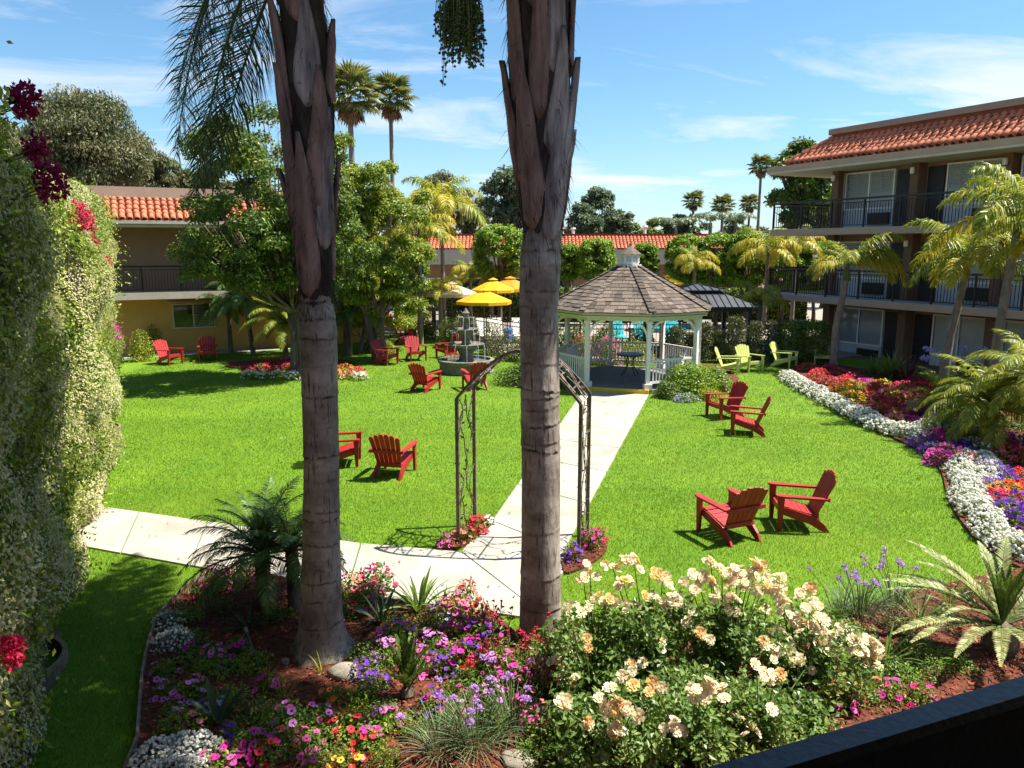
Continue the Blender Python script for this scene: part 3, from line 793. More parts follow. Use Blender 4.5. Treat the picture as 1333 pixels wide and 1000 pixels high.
for k in range(4):
    a = k * PI / 2 + .4
    part('leg', tube(MB(), [(math.cos(a) * r, math.sin(a) * r, z) for r, z in ((.34, .0), (.26, .16), (.12, .36), (.14, .55), (.26, .70))], .018, 5), m_black, tb_)

# --- wrought arch over the walkway
AL, AR = G(597, 710), G(753, 725)
ad = (AR - AL).normalized(); aw = (AR - AL).length; adp = Vector((-ad.y, ad.x, 0)); DEP = .88
AH, RISE = 2.30, .74
ARCH = thing('garden_arch', 'bronze wire garden arch with twining metal vines straddling the walkway', 'arch', AL, math.atan2(ad.y, ad.x))
def arc(t, y): x = t * aw; u = abs(2 * t - 1); return Vector((x, y, AH + RISE * (1 - u ** 1.55)))
for y in (0, DEP):
    for x in (0, aw):
        part('post', bar(MB(), (x, y, 0), (x, y, AH), .05), m_bronze, ARCH)
    am = MB()
    ps = [arc(t, y) for t in np.linspace(0, 1, 17)]
    for a, b in zip(ps, ps[1:]): bar(am, a, b, .038)
    part('arch_rail', am, m_bronze, ARCH)
for t in np.linspace(.08, .92, 7): part('cross_bar', bar(MB(), arc(t, 0), arc(t, DEP), .018), m_bronze, ARCH)
def scroll(fn, n, L):
    mb = MB()
    for i in range(n):
        ph, ph2 = random.uniform(0, 6), random.uniform(0, 6); c0 = (i + .5) / n
        pts = []
        for s in np.linspace(0, 1, 34):
            w = c0 + .16 * math.sin(s * L * 5.2 + ph) + .06 * math.sin(s * L * 11 + ph2); pts.append(fn(s, min(.97, max(.03, w))))
        tube(mb, pts, .009, 4, cap=False)
        for j in range(3, 33, 2):
            a = np.array(pts[j]); d = np.array(pts[j + 1]) - a; d /= np.linalg.norm(d)
            r_ = unit(1)[0]; v = d * .5 + r_ * .8
            cards(mb, a[None], v[None], unit(1), random.uniform(.06, .10), .035)
            if j % 5 == 0: lathe(mb, [(.004, -.02), (.022, 0), (.004, .02)], 5, c=a)
    return mb
for x in (0, aw): part('vine_scrollwork', scroll(lambda s, w: (x, w * DEP, .05 + s * (AH - .08)), 4, 2.3), m_bronze, ARCH)
part('vine_scrollwork', scroll(lambda s, w: tuple(arc(s, w * DEP)), 5, 2.6), m_bronze, ARCH)

# --- tiered fountain
fc = G(607, 484)
FT = thing('fountain', 'three tiered grey stone fountain with scalloped bowls and round basin on the lawn', 'fountain', (fc.x, fc.y, 0))
scal = lambda k, amp: (lambda a, z: amp * np.abs(np.cos(a * k / 2)))
part('basin', lathe(MB(), [(1.0, -.05), (1.02, .05), (.98, .09), (.98, .33), (1.04, .37), (1.04, .47), (.90, .48), (.88, .30), (.0, .29)], 40), m_stone, FT, smooth=False)
part('basin_water', lathe(MB(), [(.885, .38), (.0, .385)], 32), m_water, FT)
part('pedestal', lathe(MB(), [(.40, .28), (.38, .40), (.27, .46), (.24, .60), (.30, .76), (.34, .84), (.0, .85)], 20), m_stone, FT)
def bowl(z, r, n):
    o = part('bowl', lathe(MB(), [(.12, z - .02), (r * .55, z + .02), (r * .9, z + .12), (r, z + .20), (r * .97, z + .215), (r * .8, z + .14), (.0, z + .10)], n * 2, wob=lambda a, zz: .05 * np.cos(a * n) * (zz > z + .05)), m_stone, FT)
    part('bowl_water', lathe(MB(), [(r * .84, z + .165), (0, z + .17)], 20), m_water, o)
bowl(.84, .66, 14)
part('stem', lathe(MB(), [(.22, .93), (.20, 1.02), (.15, 1.10), (.17, 1.28), (.24, 1.40), (.0, 1.41)], 16), m_stone, FT)
bowl(1.38, .47, 12)
part('stem', lathe(MB(), [(.16, 1.47), (.14, 1.53), (.10, 1.60), (.12, 1.72), (.17, 1.82), (.0, 1.83)], 16), m_stone, FT)
bowl(1.80, .31, 10)
part('finial', lathe(MB(), [(.10, 1.88), (.06, 1.95), (.10, 2.03), (.12, 2.10), (.14, 2.16), (.08, 2.22), (.04, 2.30), (.0, 2.36)], 12), m_stone, FT)
dr = MB()
for z, r, zz in ((1.04, .66, .40), (1.58, .47, 1.02), (2.0, .31, 1.56)):
    for k in range(10):
        a = k * 2 * PI / 10 + z; tube(dr, [(math.cos(a) * (r + .01), math.sin(a) * (r + .01), z), (math.cos(a) * (r + .05), math.sin(a) * (r + .05), z - .1), (math.cos(a) * (r + .06), math.sin(a) * (r + .06), zz)], [.006, .005, .004], 4)
m_drip = mat('falling_water', (.7, .75, .78), None, rough=.1, spec=.6)
stuff(part('falling_water', dr, m_drip, FT))
base_stone = MB()

# --- adirondack chairs (front of the chair looks along local +x)
def chair_meshes(m):
    D = {}
    n = 5
    for i in range(n):                                # seat slats run across, dipping to the back
        mb = MB(); t0 = i / n; x = .30 - t0 * .52; z = .385 - .15 * t0 + .03 * (t0 - .35) ** 2
        w = .56 - .03 * t0
        box(mb, (x - .045, 0, z), (.098, w, .026), mtx=Matrix.Rotation(-.27 + .1 * (i == 0), 3, 'Y'))
        D[('seat_slat', i)] = mb.mesh('seat_slat', m)
    for i in range(6):                                # fanned back slats
        c = i - 2.5; mb = MB()
        b0, b1 = c * .084, c * .108; w0, w1 = .036, .048
        top = .80 + (-.012 * c * c)
        poly = [(b0 - w0, 0), (b0 + w0, 0), (b1 + w1, top - .04), (b1 + w1 * .6, top), (b1 - w1 * .6, top), (b1 - w1, top - .04)]
        M_ = Matrix.Translation((-.20, 0, .20)) @ Matrix.Rotation(-.40, 4, 'Y') @ Matrix.Rotation(PI / 2, 4, 'Z')
        prism(mb, poly, .022, M_)
        D[('back_slat', i)] = mb.mesh('back_slat', m)
    for s in (-1, 1):
        y = s * .33
        mb = MB()
        poly = [(-.40, -.03), (-.34, -.055), (.30, -.065), (.40, -.05), (.43, 0), (.40, .05), (.30, .065), (-.34, .035), (-.40, .03)]
        M_ = Matrix.Translation((-.0, y, .575)) @ Matrix.Rotation(-.04, 4, 'Y') @ Matrix.Rotation(PI / 2, 4, 'X')
        prism(mb, poly, .03, M_); D[('arm', s)] = mb.mesh('arm', m)
        mb = MB()                                     # front leg, a board tapering to the foot
        poly = [(.29, .565), (.40, .565), (.385, .30), (.37, .0), (.315, .0), (.30, .30)]
        prism(mb, poly, .05, Matrix.Translation((0, y - s * .012, 0))); D[('leg', s, 0)] = mb.mesh('leg', m)
        mb = MB()                                     # side rail sweeping down to the back foot
        poly = [(.36, .40), (.36, .29), (.10, .20), (-.12, .13), (-.34, .0), (-.44, .0), (-.36, .12), (-.20, .25), (.0, .31), (.2, .37)]
        prism(mb, poly, .04, Matrix.Translation((0, y - s * .055, 0))); D[('leg', s, 1)] = mb.mesh('leg', m)
    mb = MB(); box(mb, (.335, 0, .335), (.03, .56, .10)); D[('apron',)] = mb.mesh('apron', m)
    mb = MB(); box(mb, (-.385, 0, .555), (.03, .72, .06)); D[('back_rail', 0)] = mb.mesh('back_rail', m)
    mb = MB(); box(mb, (-.255, 0, .26), (.03, .52, .07)); D[('back_rail', 1)] = mb.mesh('back_rail', m)
    return D
CHM = {'red': chair_meshes(m_red), 'lime': chair_meshes(m_lime)}
def chair(px, py, face, label, kind='red', sc=1.0):
    p = G(px, py)
    o = thing('adirondack_chair', label, 'chair', (p.x, p.y, .005), math.atan2(face[1], face[0]), 'red adirondack chairs on the lawn' if kind == 'red' else 'pale green adirondack chairs by the fence')
    o.scale = (sc, sc, sc)
    for k, me in CHM[kind].items(): link(k[0], me, o)
for a in [
    (221, 474, (.9, -.42), 'leftmost red adirondack chair, turned right, by the ochre wall'),
    (271, 469, (.35, -.94), 'dappled red adirondack chair under the ochre wing window, facing the lawn'),
    (502, 474, (.85, -.53), 'bright red adirondack chair left of the fountain, seen from its side, leaning left'),
    (541, 469, (.45, -.9), 'bright red adirondack chair facing the camera, just left of the fountain'),
    (583, 466, (-.75, -.66), 'red adirondack chair partly hidden behind the fountain bowls'),
    (554, 508, (.5, .86), 'red adirondack chair seen from behind, in front of the fountain on its left'),
    (619, 506, (-.35, .94), 'red adirondack chair seen from behind, in front of the fountain basin and behind the arch'),
    (445, 604, (.9, .1), 'red adirondack chair mostly hidden behind the left palm trunk'),
    (513, 617, (.22, .97), 'large red adirondack chair seen from behind, right of the left palm trunk'),
    (943, 543, (-.94, -.34), 'red adirondack chair facing left, farther of the pair beyond the gazebo bush'),
    (972, 564, (-.97, .25), 'red adirondack chair in profile, nearer of the pair below the gazebo bush'),
    (948, 697, (-.40, .92), 'red adirondack chair seen from behind, left of the pair nearest the roses'),
    (1037, 684, (-.98, .12), 'red adirondack chair in profile leaning right, right of the pair nearest the roses'),
    (512, 431, (.8, -.6), 'small far red adirondack chair beside the date palms'),
    (529, 437, (.2, -.98), 'far red adirondack chair facing the camera, near the pool fence'),
    (526, 448, (.9, .3), 'far red adirondack chair in shade, nearest of the far trio by the fence'),
]: chair(*a)
for a in [
    (948, 486, (.92, -.38), 'pale green adirondack chair in profile, half behind the gazebo bush'),
    (975, 483, (.4, -.9), 'sunlit pale green adirondack chair facing the lawn before the hedge'),
    (1020, 478, (.75, -.66), 'pale green adirondack chair turned right, between the hedge and the first queen palm'),
    (1070, 475, (-.25, -.97), 'shaded pale green adirondack chair beside the first queen palm trunk'),
]: chair(*a, kind='lime')

# --- parasols
def parasol(loc, r, ze, zt, m, label, n=8, rot=.2):
    o = thing('parasol', label, 'parasol', (loc[0], loc[1], 0), rot, 'parasols by the pool')
    mb = MB()
    for k in range(n):
        a0, a1 = k * 2 * PI / n, (k + 1) * 2 * PI / n
        def pt(a, f): return (math.cos(a) * r * f, math.sin(a) * r * f, zt + (ze - zt) * (f ** 1.12))
        fs = (.16, .45, .75, 1.0)
        for f0, f1 in zip(fs, fs[1:]):
            mb.add([pt(a0, f0), pt(a0, f1), pt(a1, f1), pt(a1, f0)], [[0, 1, 2, 3]])
        v0, v1 = pt(a0, 1), pt(a1, 1)
        mb.add([v0, (v0[0], v0[1], v0[2] - .14), (v1[0], v1[1], v1[2] - .14), v1], [[0, 1, 2, 3]])
    part('canopy', mb, m, o)
    cp = MB()
    for k in range(n):
        a0, a1 = k * 2 * PI / n, (k + 1) * 2 * PI / n
        cp.add([(0, 0, zt + .10), (math.cos(a0) * r * .24, math.sin(a0) * r * .24, zt - .01), (math.cos(a1) * r * .24, math.sin(a1) * r * .24, zt - .01)], [[0, 1, 2]])
    part('vent_cap', cp, m, o)
    part('pole', tube(MB(), [(0, 0, .02), (0, 0, zt + .12)], .024, 8), m_bronze, o)
    for k in range(n):
        a = k * 2 * PI / n; part('rib', bar(MB(), (0, 0, zt - .06), (math.cos(a) * r * .98, math.sin(a) * r * .98, ze - .04), .02), m_bronze, o)
    part('base', lathe(MB(), [(.28, .0), (.28, .06), (.06, .10), (.04, .22), (0, .22)], 14), m_black, o)
    return o
def pz(px, py, Y): return P(px, py, Y)
q = pz(630, 400, 35); parasol(q, 1.28, pz(0, 392, 35).z, pz(0, 379, 35).z + .05, m_can_y, 'bright yellow parasol, nearest of the cluster above the fountain')
q = pz(588, 390, 37.5); parasol(q, 1.30, pz(0, 382, 37.5).z, pz(0, 369, 37.5).z, m_can_c, 'cream parasol left of the yellow ones, behind a small palm')
q = pz(642, 390, 39); parasol(q, 1.10, pz(0, 377, 39).z, pz(0, 364, 39).z, m_can_y, 'yellow parasol between the nearer yellow one and the orange one')
q = pz(664, 390, 42); parasol(q, 1.35, pz(0, 375, 42).z, pz(0, 362, 42).z, m_can_o, 'orange parasol half hidden by the right palm trunk')
q = pz(868, 380, 42); parasol(q, .95, pz(0, 369, 42).z, pz(0, 360, 42).z, m_can_y, 'yellow parasol right of the gazebo roof, behind the dark pavilion')

# --- dark hard-top pavilions
def pavilion(c, hw, ze, zm, zt, rz, label):
    o = thing('pavilion', label, 'pavilion', (c[0], c[1], 0), rz)
    def pyr(r0, z0, r1, z1):
        mb = MB(); C = [(-1, -1), (1, -1), (1, 1), (-1, 1)]
        v = [(x * r0, y * r0, z0) for x, y in C] + [(x * r1, y * r1, z1) for x, y in C]
        mb.add(v, [[i, (i + 1) % 4, (i + 1) % 4 + 4, i + 4] for i in range(4)] + [[4, 5, 6, 7], [3, 2, 1, 0]])
        k = max(4, int(r0 * 2 / .28))
        sm = MB()
        for i in range(4):
            a, b = np.array(C[i]), np.array(C[(i + 1) % 4]); nn = (a + b) / 2
            for j in range(k + 1):
                t = -1 + 2 * j / k; lim = abs(t) * r0
                top = min(1.0, (r0 - lim) / (r0 - r1 + 1e-6)) if lim > r1 else 1.0
                tt = (b - a) / 2
                p0 = nn * r0 + tt * t * r0; rr = r0 + (r1 - r0) * top; p1 = nn * rr + tt * t * r0
                if top > .06: bar(sm, (*p0, z0 + .02), (*p1, z0 + (z1 - z0) * top + .02), .025, .035)
        return mb, sm
    for nm, a in (('roof', (hw, ze, hw * .42, zm)), ('top_roof', (hw * .50, zm + .10, .05, zt))):
        mb, sm = pyr(*a); r_ = part(nm, mb, m_roofmetal, o); part('seams', sm, m_black, r_)
    nk = MB(); span(nk, (-hw * .40, -hw * .40, zm - .02), (hw * .40, hw * .40, zm + .12)); part('vent', nk, m_black, o)
    for sx in (-1, 1):
        for sy in (-1, 1):
            part('post', span(MB(), (sx * hw * .86 - .08, sy * hw * .86 - .08, 0), (sx * hw * .86 + .08, sy * hw * .86 + .08, ze)), m_black, o)
        part('beam', span(MB(), (sx * hw * .86 - .05, -hw * .86 + .08, ze - .22), (sx * hw * .86 + .05, hw * .86 - .08, ze - .04)), m_black, o)
        part('beam', span(MB(), (-hw * .86 + .08, sx * hw * .86 - .05, ze - .21), (hw * .86 - .08, sx * hw * .86 + .05, ze - .03)), m_black, o)
    return o
q = P(905, 400, 33.5); pavilion(q, 2.1, 2.10, 2.62, 2.92, .02, 'dark metal hard top pavilion just right of the gazebo')
q = P(548, 380, 43); pavilion(q, 1.05, 2.15, 2.65, 2.95, .3, 'small dark hard top pavilion behind the date palms on the left')

# --- black pool fence
fpts = [Vector((-7.5, 43.2, 0)), Vector((-4.0, 38.6, 0)), Vector((.75, 31.2, 0)), Vector((12.9, 31.2, 0))]
FE = thing('pool_fence', 'black metal picket fence with hooped tops around the pool', 'fence')
for a, b in zip(fpts, fpts[1:]):
    d = b - a; k = round(d.length / 1.9)
    for i in range(k):
        p, q = a.lerp(b, i / k), a.lerp(b, (i + 1) / k)
        part('post', bar(MB(), p, p + Vector((0, 0, 1.62)), .06), m_black, FE)
        rl = MB()
        for z in (.14, 1.22, 1.40): bar(rl, p + Vector((0, 0, z)), q + Vector((0, 0, z)), .03, .035)
        part('rail', rl, m_black, FE)
        pk = MB(); m_ = int((q - p).length / .13)
        for j in range(1, m_):
            s = p.lerp(q, j / m_); bar(pk, s + Vector((0, 0, .05)), s + Vector((0, 0, 1.40)), .016)
        dd = (q - p).normalized(); n_h = 4
        for j in range(n_h):
            c0 = p.lerp(q, (j + .5) / n_h); rr = (q - p).length / n_h * .48
            ps = [c0 + dd * rr * math.cos(t) + Vector((0, 0, 1.40 + .17 * math.sin(t))) for t in np.linspace(0, PI, 7)]
            for u, v in zip(ps, ps[1:]): bar(pk, u, v, .016)
        stuff(part('pickets', pk, m_black, FE))

# --- loungers, cooler, pots on the deck
def lounger(px, py, Y, rz, label, m=None):
    p = P(px, py, Y); o = thing('sun_lounger', label, 'sun lounger', (p.x, p.y, .012), rz, 'sun loungers on the pool deck')
    part('seat', box(MB(), (.2, 0, .34), (1.3, .62, .05)), m or m_can_w, o)
    part('backrest', box(MB(), (-.68, 0, .68), (.05, .62, .84), mtx=Matrix.Rotation(-.45, 3, 'Y')), m or m_can_w, o)
    for sx in (-.4, .8):
        for sy in (-.28, .28): part('leg', bar(MB(), (sx, sy, 0), (sx, sy, .32), .04), m_bronze, o)
lounger(631, 405, 37, -1.4, 'pale sling lounger under the nearest yellow parasol, left of two')
lounger(650, 405, 37, -1.3, 'pale sling lounger under the nearest yellow parasol, next to the blue cooler')
lounger(676, 405, 37, -1.5, 'pale sling lounger beside the right palm trunk, right of the blue cooler')
lounger(1010, 405, 35, -2.0, 'shaded lounger on the deck right of the dark pavilion')
lounger(1040, 405, 36, -2.0, 'shaded lounger on the deck beside the balcony corner')
lounger(918, 412, 36, -1.8, 'pale lounger in the shade under the dark pavilion')
q = P(661, 410, 36.2)
o = thing('cooler', 'blue plastic drinks cooler on the deck between pale loungers', 'cooler', (q.x, q.y, .012))
part('barrel', lathe(MB(), [(.20, 0), (.22, .05), (.22, .62), (.0, .62)], 14), m_blue, o)
part('lid', lathe(MB(), [(.235, .60), (.235, .68), (.12, .74), (.0, .74)], 14), m_blue, o)
def pot(px, py, Y, r, h, label):
    p = P(px, py, Y); o = thing('plant_pot', label, 'pot', (p.x, p.y, .012))
    part('pot', lathe(MB(), [(r * .65, 0), (r * .95, h * .8), (r * 1.08, h * .82), (r * 1.08, h), (r * .9, h), (r * .86, h * .86), (0, h * .86)], 16), m_terra, o)
    mb = MB(); n = 260; dd = unit(n); dd[:, 2] = np.abs(dd[:, 2]) + .2
    cards(mb, dd * .05 + np.array([0, 0, h * .9]) + dd * rng.uniform(.05, .4, (n, 1)), dd + unit(n) * .5, unit(n), .16, .06)
    part('foliage', mb, L_mid, o)
pot(550, 425, 38.5, .32, .62, 'terracotta pot with a leafy plant behind the pool fence on the left')
pot(601, 408, 40, .34, .5, 'terracotta pot with a shrub beside the cream parasol')
# pool-side blue towels on chairs
for px, Y, lab in ((806, 40, 'turquoise cushion lounger left behind the gazebo posts'), (838, 40, 'turquoise cushion lounger in the middle behind the gazebo'), (880, 40, 'turquoise cushion lounger behind the right gazebo post')):
    lounger(px, 420, 36.2, -1.5, lab, mat('turquoise_cushion', (.02, .38, .46), (.03, .45, .52), 5, .8))
# garden stake light in the front bed, stones
q = G(330, 870)
o = thing('garden_stake', 'thin dark leaning stake in the red mulch left of the palm', 'stake', (q.x, q.y, .04))
part('rod', bar(MB(), (-.10, .14, .30), (.10, -.08, -.02), .02), m_black, o); part('cap', bar(MB(), (-.13, .17, .345), (-.10, .14, .302), .035), m_edge, o)
def rock(px, py, s, label, z=.02):
    p = G(px, py); v = unit(220); import_ = None
    bmh = bmesh.new(); bmesh.ops.create_icosphere(bmh, subdivisions=3, radius=1)
    from mathutils import noise
    for w in bmh.verts: w.co *= 1 + .28 * noise.noise(w.co * 1.3 + Vector((px, 0, 0))) + .07 * noise.noise(w.co * 5)
    me = bpy.data.meshes.new('rock'); bmh.to_mesh(me); bmh.free(); me.materials.append(m_rock)
    o = thing('rock', label, 'rock', (p.x, p.y, z + s[2] * .4), random.uniform(0, 3), data=me); o.scale = s
    for pl_ in me.polygons: pl_.use_smooth = True
import bmesh
rock(447, 884, (.17, .13, .11), 'pale rock in the mulch just below the left palm base')
rock(676, 998, (.16, .12, .08), 'pale flat rock at the bottom edge under the grassy mauve flowers')
rock(918, 508, (.20, .15, .10), 'pale rock at the edge of the gazebo bush bed')
rock(372, 866, (.07, .05, .04), 'tiny pale stone by the left palm roots')
rock(1268, 560, (.30, .2, .16), 'brown stone in the border mulch under the yellow date palm')
# ================================================================== vegetation builders
def frond_mesh(name, L, el, droop, nl, ll, lw, m, plume=.35, fwd=.55, ldroop=.6, pet=.12, rr=.018, stiff=False, power=1.4, endtaper=.35):
    """a feather leaf along +x: arching midrib with narrow leaflets on both sides"""
    mb = MB(); k = 16; s = np.linspace(0, 1, k); th = el - droop * s ** power
    dx = np.cos(th) * L / (k - 1); dz = np.sin(th) * L / (k - 1)
    X = np.concatenate([[0], np.cumsum(dx[:-1])]); Z = np.concatenate([[0], np.cumsum(dz[:-1])])
    tube(mb, np.stack([X, np.zeros(k), Z], 1), np.linspace(rr, rr * .15, k), 5, mi=1)
    n = nl * 2; t = np.concatenate([np.linspace(pet, 1, nl)] * 2) + rng.normal(0, .004, n); t = np.clip(t, pet, 1)
    side = np.repeat([1.0, -1.0], nl)
    px = np.interp(t, s, X); pz_ = np.interp(t, s, Z); a = np.interp(t, s, th)
    T = np.stack([np.cos(a), np.zeros(n), np.sin(a)], 1); N = np.stack([-np.sin(a), np.zeros(n), np.cos(a)], 1); Y = np.zeros((n, 3)); Y[:, 1] = side
    ln = ll * (.45 + .55 * np.sin(np.clip((t - pet) / (1 - pet), 0, 1) ** .7 * PI * .8 + .25)) * (1 - (1 - endtaper) * t ** 4) * rng.uniform(.85, 1.1, n)
    pl = rng.normal(0, plume, n) if not stiff else np.full(n, plume) + rng.normal(0, .05, n)
    f = fwd + .5 * t ** 3
    D = T * f[:, None] + Y + N * pl[:, None]; D /= np.linalg.norm(D, axis=1)[:, None]
    p0 = np.stack([px, np.zeros(n), pz_], 1)
    p1 = p0 + D * (ln * .5)[:, None]; p1[:, 2] -= ldroop * ln * .14
    p2 = p0 + D * (ln * .93)[:, None]; p2[:, 2] -= ldroop * ln * .55
    W = np.cross(D, N); W /= np.linalg.norm(W, axis=1)[:, None] + 1e-9
    tw = rng.normal(0, .35, n)[:, None]; W = W * np.cos(tw) + N * np.sin(tw)
    W *= (lw / 2)
    V = np.stack([p0 - W * .6, p0 + W * .6, p1 - W, p1 + W, p2], 1).reshape(-1, 3)
    i = np.arange(n)[:, None] * 5
    mb.add(V, i + np.array([[0, 1, 3, 2]])); mb.add(V * 0 + V, i + np.array([[2, 3, 4]]))
    return mb.mesh(name, [m, m_stem if m not in (L_queeny, L_dead) else m_barkp], False)
def trunk_mesh(pts, rad, m, n=10, ring=0.0, nz=None):
    pts = np.array(pts, float); rad = np.array(rad, float); k = nz or max(8, len(pts) * 3)
    t = np.linspace(0, 1, k); tt = np.linspace(0, 1, len(pts))
    q = np.stack([np.interp(t, tt, pts[:, i]) for i in range(3)], 1); r = np.interp(t, tt, rad)
    if ring: r = r * (1 + ring * (np.arange(k) % 2))
    return tube(MB(), q, r, n).mesh('trunk', m, True)

def palm(loc, trunk_pts, trunk_r, fronds, label, cat='palm tree', group=None, tm=None, ring=.05, nz=40, shaft=None, name='palm_tree'):
    """fronds: list of (mesh, azimuth, roll, scale)"""
    o = thing(name, label, cat, loc, 0, group)
    part('trunk', trunk_mesh(trunk_pts, trunk_r, tm or m_barkp, 12, ring, nz), None, o)
    top = trunk_pts[-1]
    if shaft:
        part('crownshaft', tube(MB(), [(top[0], top[1], top[2] - .05), (top[0], top[1], top[2] + shaft * .4), (top[0], top[1], top[2] + shaft)], [trunk_r[-1] * 1.25, trunk_r[-1] * 1.15, trunk_r[-1] * .5], 8), m_stem, o)
    for me, az, roll, sc in fronds:
        link('frond', me, o, (top[0], top[1], top[2] + (shaft or 0) * .8), (roll, 0, az), sc)
    return o

def crown_leaves(mb, clumps, n, size, asp=.5, outward=.6, droop=.25, mi=0):
    C = np.array([c[:3] for c in clumps]); R = np.array([c[3] for c in clumps]); w = R ** 2 / (R ** 2).sum()
    idx = rng.choice(len(C), n, p=w); u = unit(n); u[:, 2] = np.where(u[:, 2] < -.3, -u[:, 2] * .6, u[:, 2])
    p = C[idx] + u * (R[idx] * rng.uniform(0.25, 1, n) ** .55)[:, None] * np.array([1, 1, .85])
    nn = u * outward + unit(n) * (1 - outward * .4) + np.array([0, 0, .35])
    d = np.cross(nn, unit(n)); d[:, 2] -= droop
    cards(mb, p, d, nn, size * rng.uniform(.6, 1.3, n), size * asp * rng.uniform(.7, 1.2, n), mi, fold=.12)
def ellips(c, r, n, cr, inner=.35):
    out = []
    for i in range(n):
        u = unit(1)[0]; f = 1 if random.random() > inner else random.uniform(.3, .8)
        out.append((c[0] + u[0] * r[0] * f, c[1] + u[1] * r[1] * f, c[2] + u[2] * r[2] * f, cr * random.uniform(.65, 1.25)))
    return out
def tree(loc, clumps, lm, n, size, label, trunk_r=.18, fork=1.2, cat='tree', group=None, limbs=10, asp=.5, stems=1, outward=.6, droop=.25, name='tree', bark=None):
    o = thing(name, label, cat, loc, random.uniform(0, .01), group)
    mb = MB()
    for s in range(stems):
        b = np.array([random.uniform(-.2, .2) * (stems > 1) * 1.6, random.uniform(-.2, .2) * (stems > 1), 0])
        lean = np.array([random.uniform(-.3, .3), random.uniform(-.2, .2), 0]) * (2.2 if stems > 1 else .5)
        fk = b + lean * .6 + np.array([0, 0, fork * random.uniform(.8, 1.1)])
        tube(mb, [b - np.array([0, 0, .1]), b + (fk - b) * .12, (b + fk) / 2 + unit(1)[0] * .05, fk], [trunk_r * 1.5, trunk_r * 1.1, trunk_r * .9, trunk_r * .75], 8)
        ch = random.sample(clumps, min(len(clumps), max(1, limbs // stems)))
        for c in ch:
            e = np.array(c[:3]); m1 = fk * .5 + e * .5 + np.array([0, 0, -.10]) * np.linalg.norm(e - fk) + unit(1)[0] * .15
            tube(mb, [fk, fk * .75 + m1 * .25, m1, e], [trunk_r * .55, trunk_r * .42, trunk_r * .28, trunk_r * .08], 6)
            for j in range(2):
                e2 = e + unit(1)[0] * c[3] * .8; tube(mb, [m1, (m1 + e2) / 2 + unit(1)[0] * .1, e2], [trunk_r * .2, trunk_r * .13, trunk_r * .04], 4)
    part('trunk', mb, bark or m_bark, o, True)
    cm_ = MB(); crown_leaves(cm_, clumps, n, size, asp, outward, droop)
    part('crown', cm_, lm, o)
    return o
def at(px, py, Y):
    p = P(px, py, Y); return p
def px_tree(x0, x1, ytop, ybot, Y, lm, n, size, label, ncl=26, cr=.28, depth=.8, **k):
    """a tree whose crown spans the given photo box at distance Y, standing on the ground"""
    a, b = P(x0, ytop, Y), P(x1, ybot, Y); cxx = (a.x + b.x) / 2; rx = (b.x - a.x) / 2; rz = (a.z - b.z) / 2; zc_ = (a.z + b.z) / 2
    c_ = cr * min(rx, rz) * 1.4
    cl = ellips((0, 0, zc_), (max(.2, rx - c_ * .7), max(.2, rx * depth - c_ * .7), max(.2, rz - c_ * .7)), ncl, c_)
    k.setdefault('fork', max(.8, b.z + rz * .3))
    return tree((cxx, Y, 0), cl, lm, n, size, label, **k)

# ------------------------------------------------------------------ far trees
grp = 'eucalyptus trees beyond the left wing roof'
px_tree(15, 195, 112, 275, 58, L_euc, 60000, .30, 'largest eucalyptus, highest crown above the left tiled roof', ncl=90, trunk_r=.4, asp=.4, droop=.8, name='eucalyptus_tree')
px_tree(-60, 60, 150, 250, 62, L_euc, 8000, .45, 'eucalyptus crown behind the top of the jasmine at the left edge', ncl=30, trunk_r=.4, asp=.3, droop=.8, name='eucalyptus_tree')
px_tree(150, 240, 180, 285, 66, L_euc, 28000, .34, 'lower eucalyptus crown where the left tiled roof meets the leafy tree', ncl=28, trunk_r=.35, asp=.3, droop=.8, name='eucalyptus_tree')
px_tree(210, 330, 215, 300, 70, L_olive, 7000, .45, 'grey green tree behind the leafy tree and left roof', ncl=28, trunk_r=.35, name='tree')
px_tree(540, 612, 222, 312, 62, L_euc, 8000, .38, 'grey green eucalyptus rising above the far red roof left of centre', ncl=30, trunk_r=.35, asp=.35, droop=.7, name='eucalyptus_tree')
px_tree(590, 640, 240, 315, 70, L_euc, 5000, .36, 'thinner eucalyptus right of the grey green one above the far roof', ncl=22, trunk_r=.3, asp=.3, droop=.7, name='eucalyptus_tree')
px_tree(626, 712, 218, 318, 60, L_blue, 11000, .36, 'dark tree just left of the right palm trunk above the far roof', ncl=30, trunk_r=.35, name='tree')
px_tree(480, 560, 285, 345, 52, L_mid, 6000, .26, 'round green tree at the left end of the far block', ncl=24, trunk_r=.2)
px_tree(735, 782, 262, 318, 66, L_blue, 5000, .34, 'dark green tree right of the palm trunk beyond the far roof', ncl=22, trunk_r=.3)
px_tree(752, 800, 240, 315, 74, L_blue, 6000, .36, 'tall airy tree with uneven top beyond the gazebo cupola', ncl=20, trunk_r=.3)
px_tree(785, 825, 265, 315, 70, L_blue, 5000, .34, 'rounded tree falling away right of the airy one beyond the gazebo', ncl=20, trunk_r=.3)
px_tree(818, 880, 285, 315, 80, L_mid, 4000, .36, 'low yellowish tree line tree right of the cupola beyond the roof', ncl=20, trunk_r=.3)
px_tree(860, 925, 278, 318, 78, L_blue, 4500, .36, 'far bluish tree behind the clipped trees right of centre', ncl=20, trunk_r=.3)
px_tree(925, 1000, 282, 320, 84, L_blue, 4500, .4, 'far bluish tree under the fan palms at the right', ncl=20, trunk_r=.3)
px_tree(1008, 1080, 178, 320, 52, L_dark, 15000, .34, 'tall dark tree behind the upper balcony corner of the right wing', ncl=42, trunk_r=.4, outward=.5)
